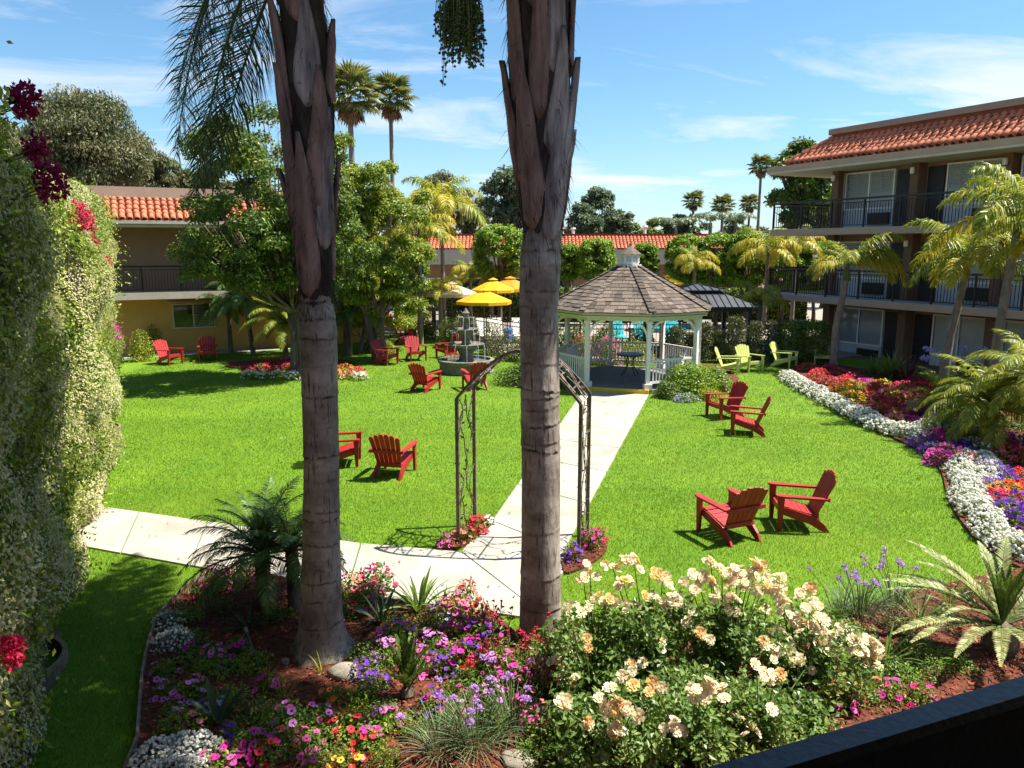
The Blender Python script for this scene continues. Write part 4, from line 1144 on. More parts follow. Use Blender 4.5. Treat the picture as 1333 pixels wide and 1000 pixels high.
px_tree(1040, 1130, 210, 330, 58, L_dark, 9000, .36, 'dark tree hidden partly by the upper storey of the right wing', ncl=30, trunk_r=.4)

def fan_leaf(name, m, R=.85, pet=.9):
    mb = MB(); tube(mb, [(0, 0, 0), (pet * .5, 0, .03), (pet, 0, 0)], [.025, .02, .014], 4, mi=1)
    n = 18; a = np.linspace(-2.0, 2.0, n)
    d = np.stack([np.cos(a), np.sin(a), np.zeros(n)], 1)
    p0 = np.tile([pet, 0, 0], (n, 1)); r = R * (.75 + .25 * np.cos(a)) * rng.uniform(.9, 1.08, n)
    p1 = p0 + d * (r * .6)[:, None]; p1[:, 2] -= .04 * R; p2 = p0 + d * r[:, None]; p2[:, 2] -= .26 * R
    s = np.stack([-np.sin(a), np.cos(a), np.zeros(n)], 1) * (R * .075)
    z = np.array([0, 0, .03])
    V = np.stack([p0, p1 - s - z, p1 + z, p1 + s - z, p2], 1).reshape(-1, 3); i = np.arange(n)[:, None] * 5
    mb.add(V, np.concatenate([i + [[0, 1, 2]], i + [[0, 2, 3]], i + [[1, 4, 2]], i + [[2, 4, 3]]]))
    return mb.mesh(name, [m, m_stem])
FANL = [fan_leaf('fan_leaf', L_fan) for _ in range(2)]; FAND = fan_leaf('dead_fan_leaf', L_dead, .8, .5)
def fan_palm(px, ycrown, Y, rpx, label, tr=.16, nlive=34, ndead=14, lean=0):
    c = P(px, ycrown, Y); R = rpx / 1000 * Y / 1.75; o = thing('fan_palm', label, 'palm tree', (c.x - lean, Y, 0), 0, 'tall fan palms beyond the roofs')
    part('trunk', trunk_mesh([(0, 0, -.1), (lean * .4, 0, c.z * .5), (lean, 0, c.z)], [tr * 1.35, tr, tr * .85], m_barkp, 8), None, o)
    for i in range(nlive):
        az = i * 2.39996 + random.uniform(-.2, .2); pit = -1.15 + 1.75 * (i / nlive) ** 1.1 + random.uniform(-.12, .12)
        link('fan_leaf', random.choice(FANL), o, (lean, 0, c.z), (0, pit, az), R * random.uniform(.9, 1.1))
    for i in range(ndead):
        link('dead_fan_leaf', FAND, o, (lean, 0, c.z - .2 * R), (0, random.uniform(.85, 1.35), i * 2.4 + random.uniform(-.3, .3)), R * random.uniform(.8, 1.05))
fan_palm(508, 128, 58, 36, 'slender fan palm standing clear in the sky right of the left trunk')
fan_palm(455, 125, 54, 46, 'fuller fan palm right behind the left palm trunk', tr=.2)
fan_palm(991, 217, 75, 19, 'tall thin fan palm left of the right wing eave', tr=.14)
fan_palm(903, 262, 78, 17, 'short crowned fan palm above the clipped trees, leftmost on the right side', tr=.14)
fan_palm(941, 268, 80, 18, 'fan palm in the middle of the small far trio')
fan_palm(976, 266, 82, 16, 'fan palm close left of the tallest thin one', tr=.14)
# feather palms far off in the same trio
FARF = frond_mesh('frond', 2.6, .9, 1.9, 26, .6, .09, L_blue, ldroop=.8)
for px, py, Y, lab in ((925, 290, 70, 'far feather palm with arching fronds under the small fan palms'), (958, 290, 72, 'second far feather palm under the small fan palms'), (880, 296, 70, 'far feather palm just right of the cupola')):
    c = P(px, py, Y); palm((c.x, Y, 0), [(0, 0, 0), (0, 0, c.z)], [.2, .15], [(FARF, i * 2.4, 0, random.uniform(.8, 1.1)) for i in range(12)], lab, ring=0, nz=6)

# ------------------------------------------------------------------ clipped bright trees around the pool
def clipped(x0, x1, yt, yb, Y, label, lm=None, n=17000, size=.16):
    a, b = P(x0, yt, Y), P(x1, yb, Y); rx = (b.x - a.x) / 2; rz = (a.z - b.z) / 2; zc_ = (a.z + b.z) / 2
    cl = []
    for i in range(90):
        u = unit(1)[0]; e = 1.0 / max(abs(u[0]), abs(u[1]), abs(u[2])) ** .45
        cl.append((u[0] * rx * .78 * e * .9, u[1] * rx * .78 * e * .9, zc_ + u[2] * rz * .80 * e * .9, .30 * rx))
    tree(((a.x + b.x) / 2, Y, 0), cl, lm or L_bright, n, size, label, trunk_r=.12, fork=max(.5, b.z), limbs=14, outward=.75, asp=.6, cat='tree', name='clipped_tree', group='clipped trees around the pool')
for a in [
    (612, 690, 288, 372, 44, 'bright clipped tree left of the right palm trunk, behind the parasols'),
    (722, 756, 312, 372, 46, 'yellow green clipped tree just right of the palm trunk'),
    (750, 802, 306, 372, 45, 'bright clipped tree left of the gazebo cupola'),
    (822, 858, 312, 368, 47, 'clipped tree just right of the gazebo cupola'),
    (866, 922, 300, 378, 46, 'clipped tree beside the far roof end, right of the cupola'),
    (908, 962, 297, 382, 45, 'second clipped tree of the right hand row'),
    (944, 1004, 293, 384, 44, 'tallest clipped tree of the right hand row'),
    (996, 1046, 308, 385, 44, 'clipped tree behind the lower balcony corner'),
    (1036, 1090, 310, 392, 44, 'clipped tree seen through the lower balcony railing'),
    (1078, 1130, 312, 395, 46, 'clipped tree hidden behind the right wing corner'),
    (500, 560, 320, 372, 46, 'dark rounded shrub tree behind the cream parasol on the left'),
]: clipped(*a, lm=L_mid if 'dark' in a[5] else None)

# ------------------------------------------------------------------ leafy trees on the left lawn
q = G(385, 472)
cl = ellips((-.6, -1.5, 5.9), (2.5, 2.3, 2.7), 84, .58, .4) + ellips((-2.0, -1.7, 4.0), (1.5, 1.6, 1.0), 24, .5) + ellips((1.2, -.6, 4.8), (1.4, 1.4, 1.7), 24, .5) + ellips((-.4, -1.2, 4.4), (1.7, 1.5, 1.1), 20, .5)
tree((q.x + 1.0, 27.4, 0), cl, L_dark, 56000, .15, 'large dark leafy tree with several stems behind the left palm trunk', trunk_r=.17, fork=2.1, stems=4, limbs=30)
cl = ellips((0, 0, 5.4), (2.0, 1.8, 2.1), 56, .52, .4) + ellips((.3, 0, 3.2), (2.2, 1.6, 1.3), 34, .5)
q = P(490, 300, 30)
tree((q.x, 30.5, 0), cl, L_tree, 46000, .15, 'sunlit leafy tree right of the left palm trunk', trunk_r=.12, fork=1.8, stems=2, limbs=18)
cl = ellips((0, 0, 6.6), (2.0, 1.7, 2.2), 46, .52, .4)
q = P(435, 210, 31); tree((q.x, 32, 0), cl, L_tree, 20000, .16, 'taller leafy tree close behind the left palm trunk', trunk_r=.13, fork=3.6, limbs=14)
cl = ellips((0, 0, 1.7), (2.2, 1.2, .9), 22, .55)
q = P(470, 400, 33); tree((q.x, 34, 0), cl, L_yel, 14000, .13, 'low yellow green shrub mass under the leafy trees', trunk_r=.06, fork=.5, stems=3, limbs=12, cat='shrub', name='shrub')
cl = ellips((0, 0, 2.0), (1.5, 1.0, 1.2), 16, .5)
q = P(520, 350, 38); tree((q.x, 40, 0), cl, L_mid, 8000, .16, 'green shrub behind the date palms left of the cream parasol', trunk_r=.06, fork=.5, stems=3, limbs=12, cat='shrub', name='shrub')

# ------------------------------------------------------------------ mid-distance palms
def fset(m, L, ll, lw, nl, els, droops, **k): return [frond_mesh('frond', L, e, d, nl, ll, lw, m, **k) for e, d in zip(els, droops)]
QF = fset(L_queen, 2.1, .52, .032, 84, (1.25, .95, .6, .2), (1.9, 2.1, 2.1, 1.7), plume=.45, ldroop=1.0)
QY = fset(L_queeny, 2.1, .52, .034, 84, (1.1, .85, .55, .2), (2.3, 2.4, 2.2, 1.6), plume=.45, ldroop=1.1)
def queen(loc, H, spec, label, tr=.10, lean=(0, 0), yellow=.4, base_y=None, shaft=.5, sc=1.0, nf=13):
    fr = []
    for i in range(nf):
        f = i / (nf - 1); lib = QY if random.random() < (yellow if f > .35 else yellow * .4) else QF
        k = min(3, int(f * 4)); fr.append((lib[k], i * 2.39996 + spec, random.uniform(-.25, .25), sc * random.uniform(.85, 1.1)))
    return palm(loc, [(0, 0, -.1), (lean[0] * .3, lean[1] * .3, H * .5), (lean[0], lean[1], H)], [tr * 1.25, tr, tr * .8], fr, label, shaft=shaft, group=None, name='queen_palm', nz=46, ring=.06)
def az_to(dx, dy): return math.atan2(dy, dx)
# first palm by the right wing: few long fronds
q = G(1085, 482)
fr = [(QF[0], -.35, 0, 1.15), (QF[1], .1, .2, 1.1), (QF[1], -.5, -.3, 1.0), (QY[1], -.15, .1, 1.15), (QY[2], -.2, .2, 1.25), (QY[2], .2, -.2, 1.15), (QF[2], PI - .3, 0, .8), (QY[2], PI + .3, 0, .85), (QY[1], PI - .1, .2, .75), (QF[0], 1.9, 0, .9), (QF[1], -1.9, 0, .9), (QF[0], 2.6, 0, .6)]
palm((q.x, q.y, 0), [(0, 0, -.1), (-.02, 0, 1.6), (.22, 0, 3.35)], [.16, .125, .10], fr, 'slim queen palm with drooping yellow tipped fronds in front of the right wing corner', shaft=.55, name='queen_palm', nz=46, ring=.06)
q = P(1228, 470, 23); queen((q.x, 23, 0), 3.75, .3, 'queen palm with golden fronds in front of the middle balcony', lean=(.42, 0), yellow=.5, tr=.12, sc=1.05, nf=13)
q = P(1296, 440, 20.5); queen((q.x, 20.5, 0), 4.9, 1.0, 'tallest queen palm at the right edge with greener upright fronds', lean=(.25, 0), yellow=.25, tr=.12, sc=1.15, nf=14)
q = P(1345, 430, 19); queen((q.x + .25, 19, 0), 4.2, 2.2, 'queen palm cut by the right edge with yellow fronds', yellow=.5, tr=.11, sc=.95, nf=11)
# palms round the pool
for px, py, Y, sc, yl, lab in [
    (575, 262, 38, 1.35, .5, 'tall yellow green queen palm left of the far roof'),
    (545, 300, 36, 1.2, .6, 'queen palm with an arching brown frond beside the leafy trees'),
    (612, 352, 46, .8, .3, 'small queen palm behind the orange parasol'),
    (573, 372, 36.5, .62, .9, 'small golden palm leaning in front of the cream parasol'),
    (640, 358, 45, .75, .8, 'small golden palm in front of the bright clipped tree'),
    (905, 338, 42, .8, .85, 'small golden palm in front of the clipped row right of the gazebo'),
    (1000, 322, 40, 1.1, .95, 'golden palm in front of the tallest clipped tree'),
    (1037, 312, 41, .9, .6, 'palm behind the lower balcony corner among clipped trees'),
    (990, 384, 34, .7, .6, 'short pale palm beside the dark pavilion'),
]:
    c = P(px, py, Y); queen((c.x, Y, 0), max(.6, c.z - .4), random.uniform(0, 6), lab, yellow=yl, tr=.10, sc=sc, nf=12, shaft=.35)
# long bare arching fronds, dry, over the pool shrubs
DF = frond_mesh('frond', 2.6, .5, 1.6, 40, .28, .02, L_dead, ldroop=1.0)

# date palms (pygmy): soft arching fronds
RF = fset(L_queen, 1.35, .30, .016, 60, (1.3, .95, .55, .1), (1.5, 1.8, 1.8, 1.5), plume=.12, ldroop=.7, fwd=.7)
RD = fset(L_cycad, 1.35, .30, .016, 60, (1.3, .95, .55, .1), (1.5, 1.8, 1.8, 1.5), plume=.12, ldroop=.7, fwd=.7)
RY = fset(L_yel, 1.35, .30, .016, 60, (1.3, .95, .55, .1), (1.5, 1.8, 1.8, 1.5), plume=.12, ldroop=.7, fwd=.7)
def date_palm(loc, H, lib, label, sc=1.0, nf=26, tr=.09, lean=(0, 0), lib2=None):
    fr = []
    for i in range(nf):
        f = i / nf; k = min(3, int(f * 4.2)); L_ = lib2 if lib2 and random.random() < .4 else lib
        fr.append((L_[k], i * 2.39996 + loc[0], random.uniform(-.15, .15), sc * random.uniform(.85, 1.1)))
    return palm(loc, [(0, 0, -.05), (lean[0] * .6, lean[1] * .6, H * .5), (lean[0], lean[1], H)], [tr * 1.1, tr, tr * 1.05], fr, label, name='date_palm', ring=.16, nz=26, tm=m_bark)
for px, py, Y, H, sc, lib, lean, lab in [
    (468, 452, 33, 2.3, 1.45, RF, (.5, 0), 'leaning date palm between the left trunk and the far red chairs'),
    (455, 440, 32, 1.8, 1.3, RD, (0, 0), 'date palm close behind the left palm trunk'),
    (487, 440, 35, 2.5, 1.35, RY, (.2, 0), 'yellow green date palm behind the leaning one'),
    (372, 458, 29.5, 1.6, 1.35, RF, (0, 0), 'lighter date palm in the round bed left of the palm trunk'),
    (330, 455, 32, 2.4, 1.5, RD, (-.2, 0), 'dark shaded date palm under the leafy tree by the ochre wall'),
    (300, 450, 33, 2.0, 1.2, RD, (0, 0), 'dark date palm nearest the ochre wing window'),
    (540, 440, 39, 1.2, .9, RY, (0, 0), 'small feathery palm by the far trio of red chairs'),
]:
    c = P(px, py, Y); date_palm((c.x, Y, 0), H, lib, lab, sc, lean=lean)
q = P(1285, 560, 17.0); date_palm((q.x + .1, 17.0, 0), .9, RY, 'yellow green date palm in the right border bed under the balconies', 1.35, 34, lib2=RF, tr=.11)
q = P(1335, 520, 16.0); date_palm((q.x + .2, 16.0, 0), 1.7, RY, 'date palm reaching in from the right edge above the border bed', 1.3, 26, tr=.11)
q = P(1232, 520, 19.5); date_palm((q.x, 19.5, 0), .5, RF, 'low date palm left of the yellow green one in the border', 1.0, 22, lib2=RY, tr=.09)
# dark pair in the front bed
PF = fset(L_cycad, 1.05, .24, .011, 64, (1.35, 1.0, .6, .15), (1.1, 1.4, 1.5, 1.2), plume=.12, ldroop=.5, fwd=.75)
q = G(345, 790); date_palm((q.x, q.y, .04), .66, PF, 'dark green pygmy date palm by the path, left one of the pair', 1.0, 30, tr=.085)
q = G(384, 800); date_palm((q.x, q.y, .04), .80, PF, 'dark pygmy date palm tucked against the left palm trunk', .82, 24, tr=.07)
#SECTION_NEAR
# ================================================================== the two big palms close to the balcony
def trunk_material():
    m = bpy.data.materials.new('ringed_palm_bark'); m.use_nodes = True; t = m.node_tree; b = t.nodes['Principled BSDF']
    b.inputs['Roughness'].default_value = .93; b.inputs['Specular IOR Level'].default_value = .15
    c = t.nodes.new('ShaderNodeTexCoord')
    def noise(scale, sx, sy, sz, det=6):
        mp = t.nodes.new('ShaderNodeMapping'); mp.inputs['Scale'].default_value = (sx, sy, sz); t.links.new(c.outputs['Object'], mp.inputs[0])
        n = t.nodes.new('ShaderNodeTexNoise'); n.inputs['Scale'].default_value = scale; n.inputs['Detail'].default_value = det; n.inputs['Roughness'].default_value = .65
        t.links.new(mp.outputs[0], n.inputs['Vector']); return n.outputs[0]
    r = t.nodes.new('ShaderNodeValToRGB'); e = r.color_ramp.elements
    e[0].position, e[1].position = .32, .68; e[0].color, e[1].color = (.19, .16, .135, 1), (.42, .37, .32, 1)
    t.links.new(noise(4, 1, 1, .55), r.inputs[0])
    r2 = t.nodes.new('ShaderNodeValToRGB'); e = r2.color_ramp.elements       # thin upright cracks
    e[0].position, e[1].position = .33, .42; e[0].color, e[1].color = (.35, .32, .3, 1), (1, 1, 1, 1)
    t.links.new(noise(34, 1, 1, .10, 3), r2.inputs[0])
    r4 = t.nodes.new('ShaderNodeValToRGB'); e = r4.color_ramp.elements       # lichen and rain marks
    e[0].position, e[1].position = .42, .60; e[0].color, e[1].color = (.62, .58, .56, 1), (1.12, 1.1, 1.08, 1)
    t.links.new(noise(1.7, 1, 1, 1.6, 8), r4.inputs[0])
    at_ = t.nodes.new('ShaderNodeAttribute'); at_.attribute_name = 'scar'
    r3 = t.nodes.new('ShaderNodeValToRGB'); e = r3.color_ramp.elements
    e[0].color, e[1].color = (1, 1, 1, 1), (.16, .13, .11, 1)
    t.links.new(at_.outputs['Fac'], r3.inputs[0])
    x = r.outputs[0]
    for y in (r2, r3, r4):
        mx = t.nodes.new('ShaderNodeMixRGB'); mx.blend_type = 'MULTIPLY'; mx.inputs[0].default_value = 1
        t.links.new(x, mx.inputs[1]); t.links.new(y.outputs[0], mx.inputs[2]); x = mx.outputs[0]
    t.links.new(x, b.inputs['Base Color'])
    bp = t.nodes.new('ShaderNodeBump'); bp.inputs['Strength'].default_value = .7; bp.inputs['Distance'].default_value = .012
    t.links.new(noise(22, 1, 1, .35), bp.inputs['Height']); t.links.new(bp.outputs[0], b.inputs['Normal'])
    return m
m_ring = trunk_material()
m_boot = mat('leaf_base', (.05, .024, .022), (.33, .20, .17), 3.4, .75, .6, 16, stretch=(2.2, 2.2, .35), lo=.3, hi=.72, spec=.25)
m_boot2 = mat('leaf_base_grey', (.06, .04, .042), (.40, .33, .32), 3.6, .8, .6, 16, stretch=(2.2, 2.2, .3), lo=.35, hi=.7, spec=.25)
m_fibre = leafmat('fibre', (.018, .012, .010), (.06, .04, .03), (.14, .09, .06), trans=0, rough=.9, spec=.1)
m_core = mat('fibrous_trunk_dark_fill', (.016, .011, .009), (.06, .042, .034), 7, .95, .9, 30, stretch=(1, 1, .3))  # also the dark fill painted inside vine and hedge
m_berry = mat('palm_berry', (.025, .04, .008), (.075, .09, .015), 9, .35, spec=.5)

def big_palm(name, label, Y, prof, zboot, boots, fronds, seed, fruit=None, flare=0.0):
    """prof: photo rows (y, left edge, right edge) of the trunk, turned into heights and radii at distance Y"""
    zs, xs, rs = [], [], []
    for y, x0, x1 in prof:
        a, b = P(x0, y, Y), P(x1, y, Y); zs.append(a.z); xs.append((a.x + b.x) / 2); rs.append((b.x - a.x) / 2)
    o_ = np.argsort(zs); zs, xs, rs = np.array(zs)[o_], np.array(xs)[o_], np.array(rs)[o_]
    bx = xs[0]; o = thing(name, label, 'palm tree', (bx, Y, 0)); xs = xs - bx
    R = np.random.default_rng(seed)
    zt = max(zs[-1] + .1, 7.6)
    nz, na = 420, 96
    z = np.linspace(-.05, zboot + .25, nz); a = np.arange(na) * 2 * PI / na
    rings = []; c = .12
    while c < zboot + .3: rings.append(c); c += R.uniform(.08, .34)
    rings = np.array(rings); tilt = R.normal(0, .018, len(rings)); ph = R.uniform(0, 6, len(rings)); big = R.uniform(.12, 1.05, len(rings)) ** 1.6
    def wob(a, z, k1, k2, s): return np.sin(a * k1 + z * 3.1 + s) * .5 + np.sin(a * k2 - z * 5.3 + s * 2.1) * .3 + np.sin(a * (k2 * 2 + 1) + z * 9 + s) * .2
    V = np.zeros((nz, na, 3)); sc = np.zeros((nz, na))
    nzz = R.normal(0, 1, (len(rings), na)); nzz = (nzz + np.roll(nzz, 1, 1) + np.roll(nzz, 2, 1) + np.roll(nzz, 3, 1)) * .42
    for i in range(nz):
        rr = np.interp(z[i], zs, rs) * np.ones(na) * (1 + .012 * wob(a, z[i], 3, 7, seed))
        s = np.zeros(na)
        for j in range(len(rings)):
            if abs(z[i] - rings[j]) > .14: continue
            zc = rings[j] + tilt[j] * np.sin(a + ph[j]) + .008 * nzz[j]
            dz = z[i] - zc
            lip = np.exp(-np.clip(dz, 0, 9) / .045) * (dz > 0) + np.exp(-(dz / .010) ** 2) * (dz <= 0)
            rr += lip * .010 * big[j] * (1 + .5 * nzz[j])
            groove = np.exp(-((dz + .012) / .013) ** 2) * big[j] * np.clip(.7 + .6 * nzz[j], 0, 1.3)
            rr -= groove * .006; s = np.maximum(s, groove)
        if flare and z[i] < .35: rr *= 1 + flare * (1 - max(z[i], 0) / .35) ** 2 * (1 + .25 * np.sin(a * 5 + seed) + .1 * np.sin(a * 13))
        if z[i] > zboot - .1: rr *= 1 - .24 * min(1, (z[i] - zboot + .1) / .35)
        cxx = np.interp(z[i], zs, xs)
        V[i, :, 0] = cxx + np.cos(a) * rr; V[i, :, 1] = np.sin(a) * rr; V[i, :, 2] = z[i]; sc[i] = s
    # short pits and torn nicks in the bark
    F = [[i * na + j, i * na + (j + 1) % na, (i + 1) * na + (j + 1) % na, (i + 1) * na + j] for i in range(nz - 1) for j in range(na)]
    for _ in range(120):
        i, j = R.integers(6, nz - 12), R.integers(0, na); L_ = R.integers(2, 9)
        for q_ in range(L_): sc[i + q_, (j + (q_ * R.integers(0, 2)) // 3) % na] = R.uniform(.35, .9) * math.sin((q_ + .6) / L_ * PI * .9)
    mb = MB(); mb.add(V.reshape(-1, 3), F); me = mb.mesh('trunk', m_ring, True)
    at_ = me.attributes.new('scar', 'FLOAT', 'POINT'); at_.data.foreach_set('value', sc.astype(np.float32).ravel())
    part('trunk', me, None, o)
    # fibrous upper trunk wrapped in old leaf bases
    zz = np.linspace(zboot - .15, zt, 26)
    cm_ = MB(); n2 = 28; a2 = np.arange(n2) * 2 * PI / n2; VV = []
    for h in zz:
        rr = np.interp(h, zs, rs) * .80 * (1 + .07 * wob(a2, h, 4, 9, seed + 3)); VV.append(np.stack([np.interp(h, zs, xs) + np.cos(a2) * rr, np.sin(a2) * rr, np.full(n2, h)], 1))
    cm_.add(np.concatenate(VV), [[i * n2 + j, i * n2 + (j + 1) % n2, (i + 1) * n2 + (j + 1) % n2, (i + 1) * n2 + j] for i in range(25) for j in range(n2)])
    part('upper_trunk', cm_, m_core, o, True)
    for (ang, zb, Lb, wid, lift, cut, mm) in boots:
        mb = MB(); ns, nt = 16, 9; VV = []
        for side in (1.0, .0):
            for i in range(ns):
                s = i / (ns - 1); h = zb + Lb * s
                r0 = np.interp(h, zs, rs) * .80; w = wid * (1 - s ** 1.15 * (1 - cut)) * (.80 + .2 * math.sin(min(1, s * 3) * PI / 2))
                for j in range(nt):
                    t_ = -1 + 2 * j / (nt - 1)
                    th = ang + t_ * w / max(.2, r0) + .06 * math.sin(s * 5 + ang)
                    rag = .015 * math.sin(7 * s + j * 2.3 + ang * 5)
                    r_ = r0 + .035 + lift * s ** 2 - .035 * t_ * t_ * (1 - s * .8) + rag * abs(t_) - .03 * (1 - side) - .06 * (s < .02)
                    hh = h - .22 * abs(t_) ** 1.5 * 0 + (.16 * (abs(t_) ** 2) * (1 - s))
                    VV.append((np.interp(h, zs, xs) + math.cos(th) * r_, math.sin(th) * r_, hh))
        q = lambda s_, i, j: s_ * ns * nt + i * nt + j
        F = [[q(0, i, j), q(0, i, j + 1), q(0, i + 1, j + 1), q(0, i + 1, j)] for i in range(ns - 1) for j in range(nt - 1)]
        F += [[q(1, i, j), q(1, i + 1, j), q(1, i + 1, j + 1), q(1, i, j + 1)] for i in range(ns - 1) for j in range(nt - 1)]
        F += [[q(0, i, 0), q(0, i + 1, 0), q(1, i + 1, 0), q(1, i, 0)] for i in range(ns - 1)] + [[q(0, i, nt - 1), q(1, i, nt - 1), q(1, i + 1, nt - 1), q(0, i + 1, nt - 1)] for i in range(ns - 1)]
        F += [[q(0, ns - 1, j), q(0, ns - 1, j + 1), q(1, ns - 1, j + 1), q(1, ns - 1, j)] for j in range(nt - 1)] + [[q(0, 0, j), q(1, 0, j), q(1, 0, j + 1), q(0, 0, j + 1)] for j in range(nt - 1)]
        mb.add(VV, F); part('leaf_base', mb, mm, o, True)
    # hanging fibre between the leaf bases
    fb = MB(); n = 2200
    h = R.uniform(zboot + .1, zt, n); aa = R.uniform(0, 2 * PI, n); rr = np.interp(h, zs, rs) * R.uniform(.74, .83, n)
    p = np.stack([np.interp(h, zs, xs) + np.cos(aa) * rr, np.sin(aa) * rr, h], 1)
    d = np.stack([np.cos(aa) * .06, np.sin(aa) * .06, -np.ones(n) * R.uniform(.3, 1, n)], 1) + R.normal(0, .16, (n, 3))
    cards(fb, p, d, unit(n), R.uniform(.08, .34, n), R.uniform(.003, .010, n))
    stuff(part('fibre', fb, m_fibre, o))
    top = (float(np.interp(zt, zs, xs)), 0, zt)
    for me, az, z0, roll, s in fronds: link('frond', me, o, (top[0] + .2 * math.cos(az), .2 * math.sin(az), z0), (roll, 0, az), s)
    if fruit:
        fx, fz0, fz1, fw, fy = fruit; mb = MB(); sm = MB()
        tube(sm, [(top[0] + .1, 0, zt - .3), ((fx - bx + top[0]) / 2, fy * .6, zt + .05), (fx - bx, fy, fz0)], [.03, .03, .02], 6)
        oc = np.array([[1, 0, 0], [-1, 0, 0], [0, 1, 0], [0, -1, 0], [0, 0, 1], [0, 0, -1]], float)
        oc2 = np.array([[0, 2, 4], [2, 1, 4], [1, 3, 4], [3, 0, 4], [2, 0, 5], [1, 2, 5], [3, 1, 5], [0, 3, 5]])
        for k in range(105):
            a3 = R.uniform(0, 2 * PI); r3 = fw * math.sqrt(R.uniform(0, 1)); e = fz1 + (fz0 - fz1) * R.uniform(.0, .45) * (.3 + r3 / fw)
            x1, y1 = fx - bx + math.cos(a3) * r3 * .8, fy + math.sin(a3) * r3 * .8
            if k < 2: e = fz1 - .22; x1 = fx - bx - fw * .55
            pts = [(fx - bx, fy, fz0), ((fx - bx + x1) / 2 + math.cos(a3) * r3 * .35, (fy + y1) / 2 + math.sin(a3) * r3 * .35, fz0 * .65 + e * .35), (x1, y1, e)]
            tube(sm, pts, [.006, .005, .003], 3)
            P_ = np.array(pts)
            for t_ in np.arange(.22, 1.0, .045):
                c3 = (P_[0] * (1 - t_) ** 2 + 2 * P_[1] * t_ * (1 - t_) + P_[2] * t_ * t_) + R.normal(0, .014, 3); s3 = R.uniform(.014, .020)
                mb.add(oc * s3 + c3, oc2)
        st_ = part('fruit_stalk', sm, m_stem, o); stuff(part('fruit', mb, m_berry, st_, True))
    return o
GF = [frond_mesh('frond', 3.3, e, d, 120, .66, .034, L_queend, plume=.5, ldroop=1.1, pet=.14, rr=.028, fwd=.5, power=p_) for e, d, p_ in ((1.35, 1.5, 1.6), (1.05, 1.5, 1.6), (.75, 1.55, 1.5))]
HANG = frond_mesh('frond', 2.9, .55, 2.08, 170, .50, .012, L_queend, plume=.8, ldroop=1.0, pet=.08, rr=.024, fwd=.75, power=.16)
HANG2 = frond_mesh('frond', 2.9, .85, 1.95, 120, .50, .015, L_queend, plume=.6, ldroop=1.1, pet=.10, rr=.026, fwd=.5, power=.8)
FLAT_SHADE = frond_mesh('frond', 3.2, .40, .75, 120, .60, .045, L_queend, plume=.4, ldroop=.7, pet=.14, rr=.028, fwd=.5)  # unseen flat fronds, added with wide leaflets so the crown shades the vine
def ring_fronds(z, n, off, avoid=()):
    out = [(FLAT_SHADE, float(az), z + .55, 0, random.uniform(.9, 1.05)) for az in np.arange(-PI * 1.22, PI * .22, .36)]
    for i in range(n):
        az = off + i * 2.39996; k = i * 3 // n
        out.append((GF[k], az, z + .3 * (1 - i / n), random.uniform(-.2, .2), random.uniform(.9, 1.1)))
    return out
def boots_for(seed, z0, z1, n, front):
    R = np.random.default_rng(seed); out = list(front)
    for i in range(n):
        f = i / n; ang = R.uniform(0, 2 * PI) if i % 3 else -PI / 2 + R.uniform(-1.6, 1.6)
        out.append((i * 2.39996 + .5, z0 + (z1 - z0) * f, R.uniform(.8, 1.4), R.uniform(.10, .17), R.uniform(.02, .12), R.uniform(.03, .12), m_boot if R.random() < .6 else m_boot2))
    return out
LP = [(858, 380, 466), (850, 384, 460), (838, 386, 452), (800, 391, 445), (700, 395, 442), (600, 396, 441), (500, 393, 439), (400, 388, 438), (330, 380, 438), (250, 372, 439), (150, 364, 441), (60, 359, 436), (0, 357, 428), (-60, 358, 426)]
big_palm('queen_palm', 'big palm with shaggy purple brown leaf bases at left front, flared foot in red mulch', 8.0, LP, P(0, 415, 8.0).z, boots_for(5, P(0, 372, 8).z, 7.3, 9, [
    (-1.75, P(0, 392, 8).z, 1.65, .20, .03, .06, m_boot), (-.65, P(0, 330, 8).z, 1.4, .16, .06, .06, m_boot2), (-2.5, P(0, 290, 8).z, 1.5, .15, .07, .08, m_boot), (-1.30, P(0, 150, 8).z, 1.2, .15, .04, .10, m_boot2)]),
    ring_fronds(7.5, 20, .4) + [(HANG, PI - .55, 7.45, .2, 1.0), (HANG, PI + .75, 7.5, -.3, .9), (HANG, PI - .95, 7.4, .3, .96), (HANG, PI + .1, 7.45, .5, .80), (HANG2, .12, 7.9, .1, .95), (HANG2, -.45, 8.2, .1, .9)], 5, flare=.22)
RP_ = [(860, 674, 733), (830, 676, 731), (700, 679, 729), (600, 679, 729), (500, 678, 728), (400, 676, 726), (330, 677, 731), (300, 676, 738), (260, 670, 745), (200, 660, 748), (130, 655, 752), (60, 652, 752), (0, 650, 750), (-60, 652, 748)]
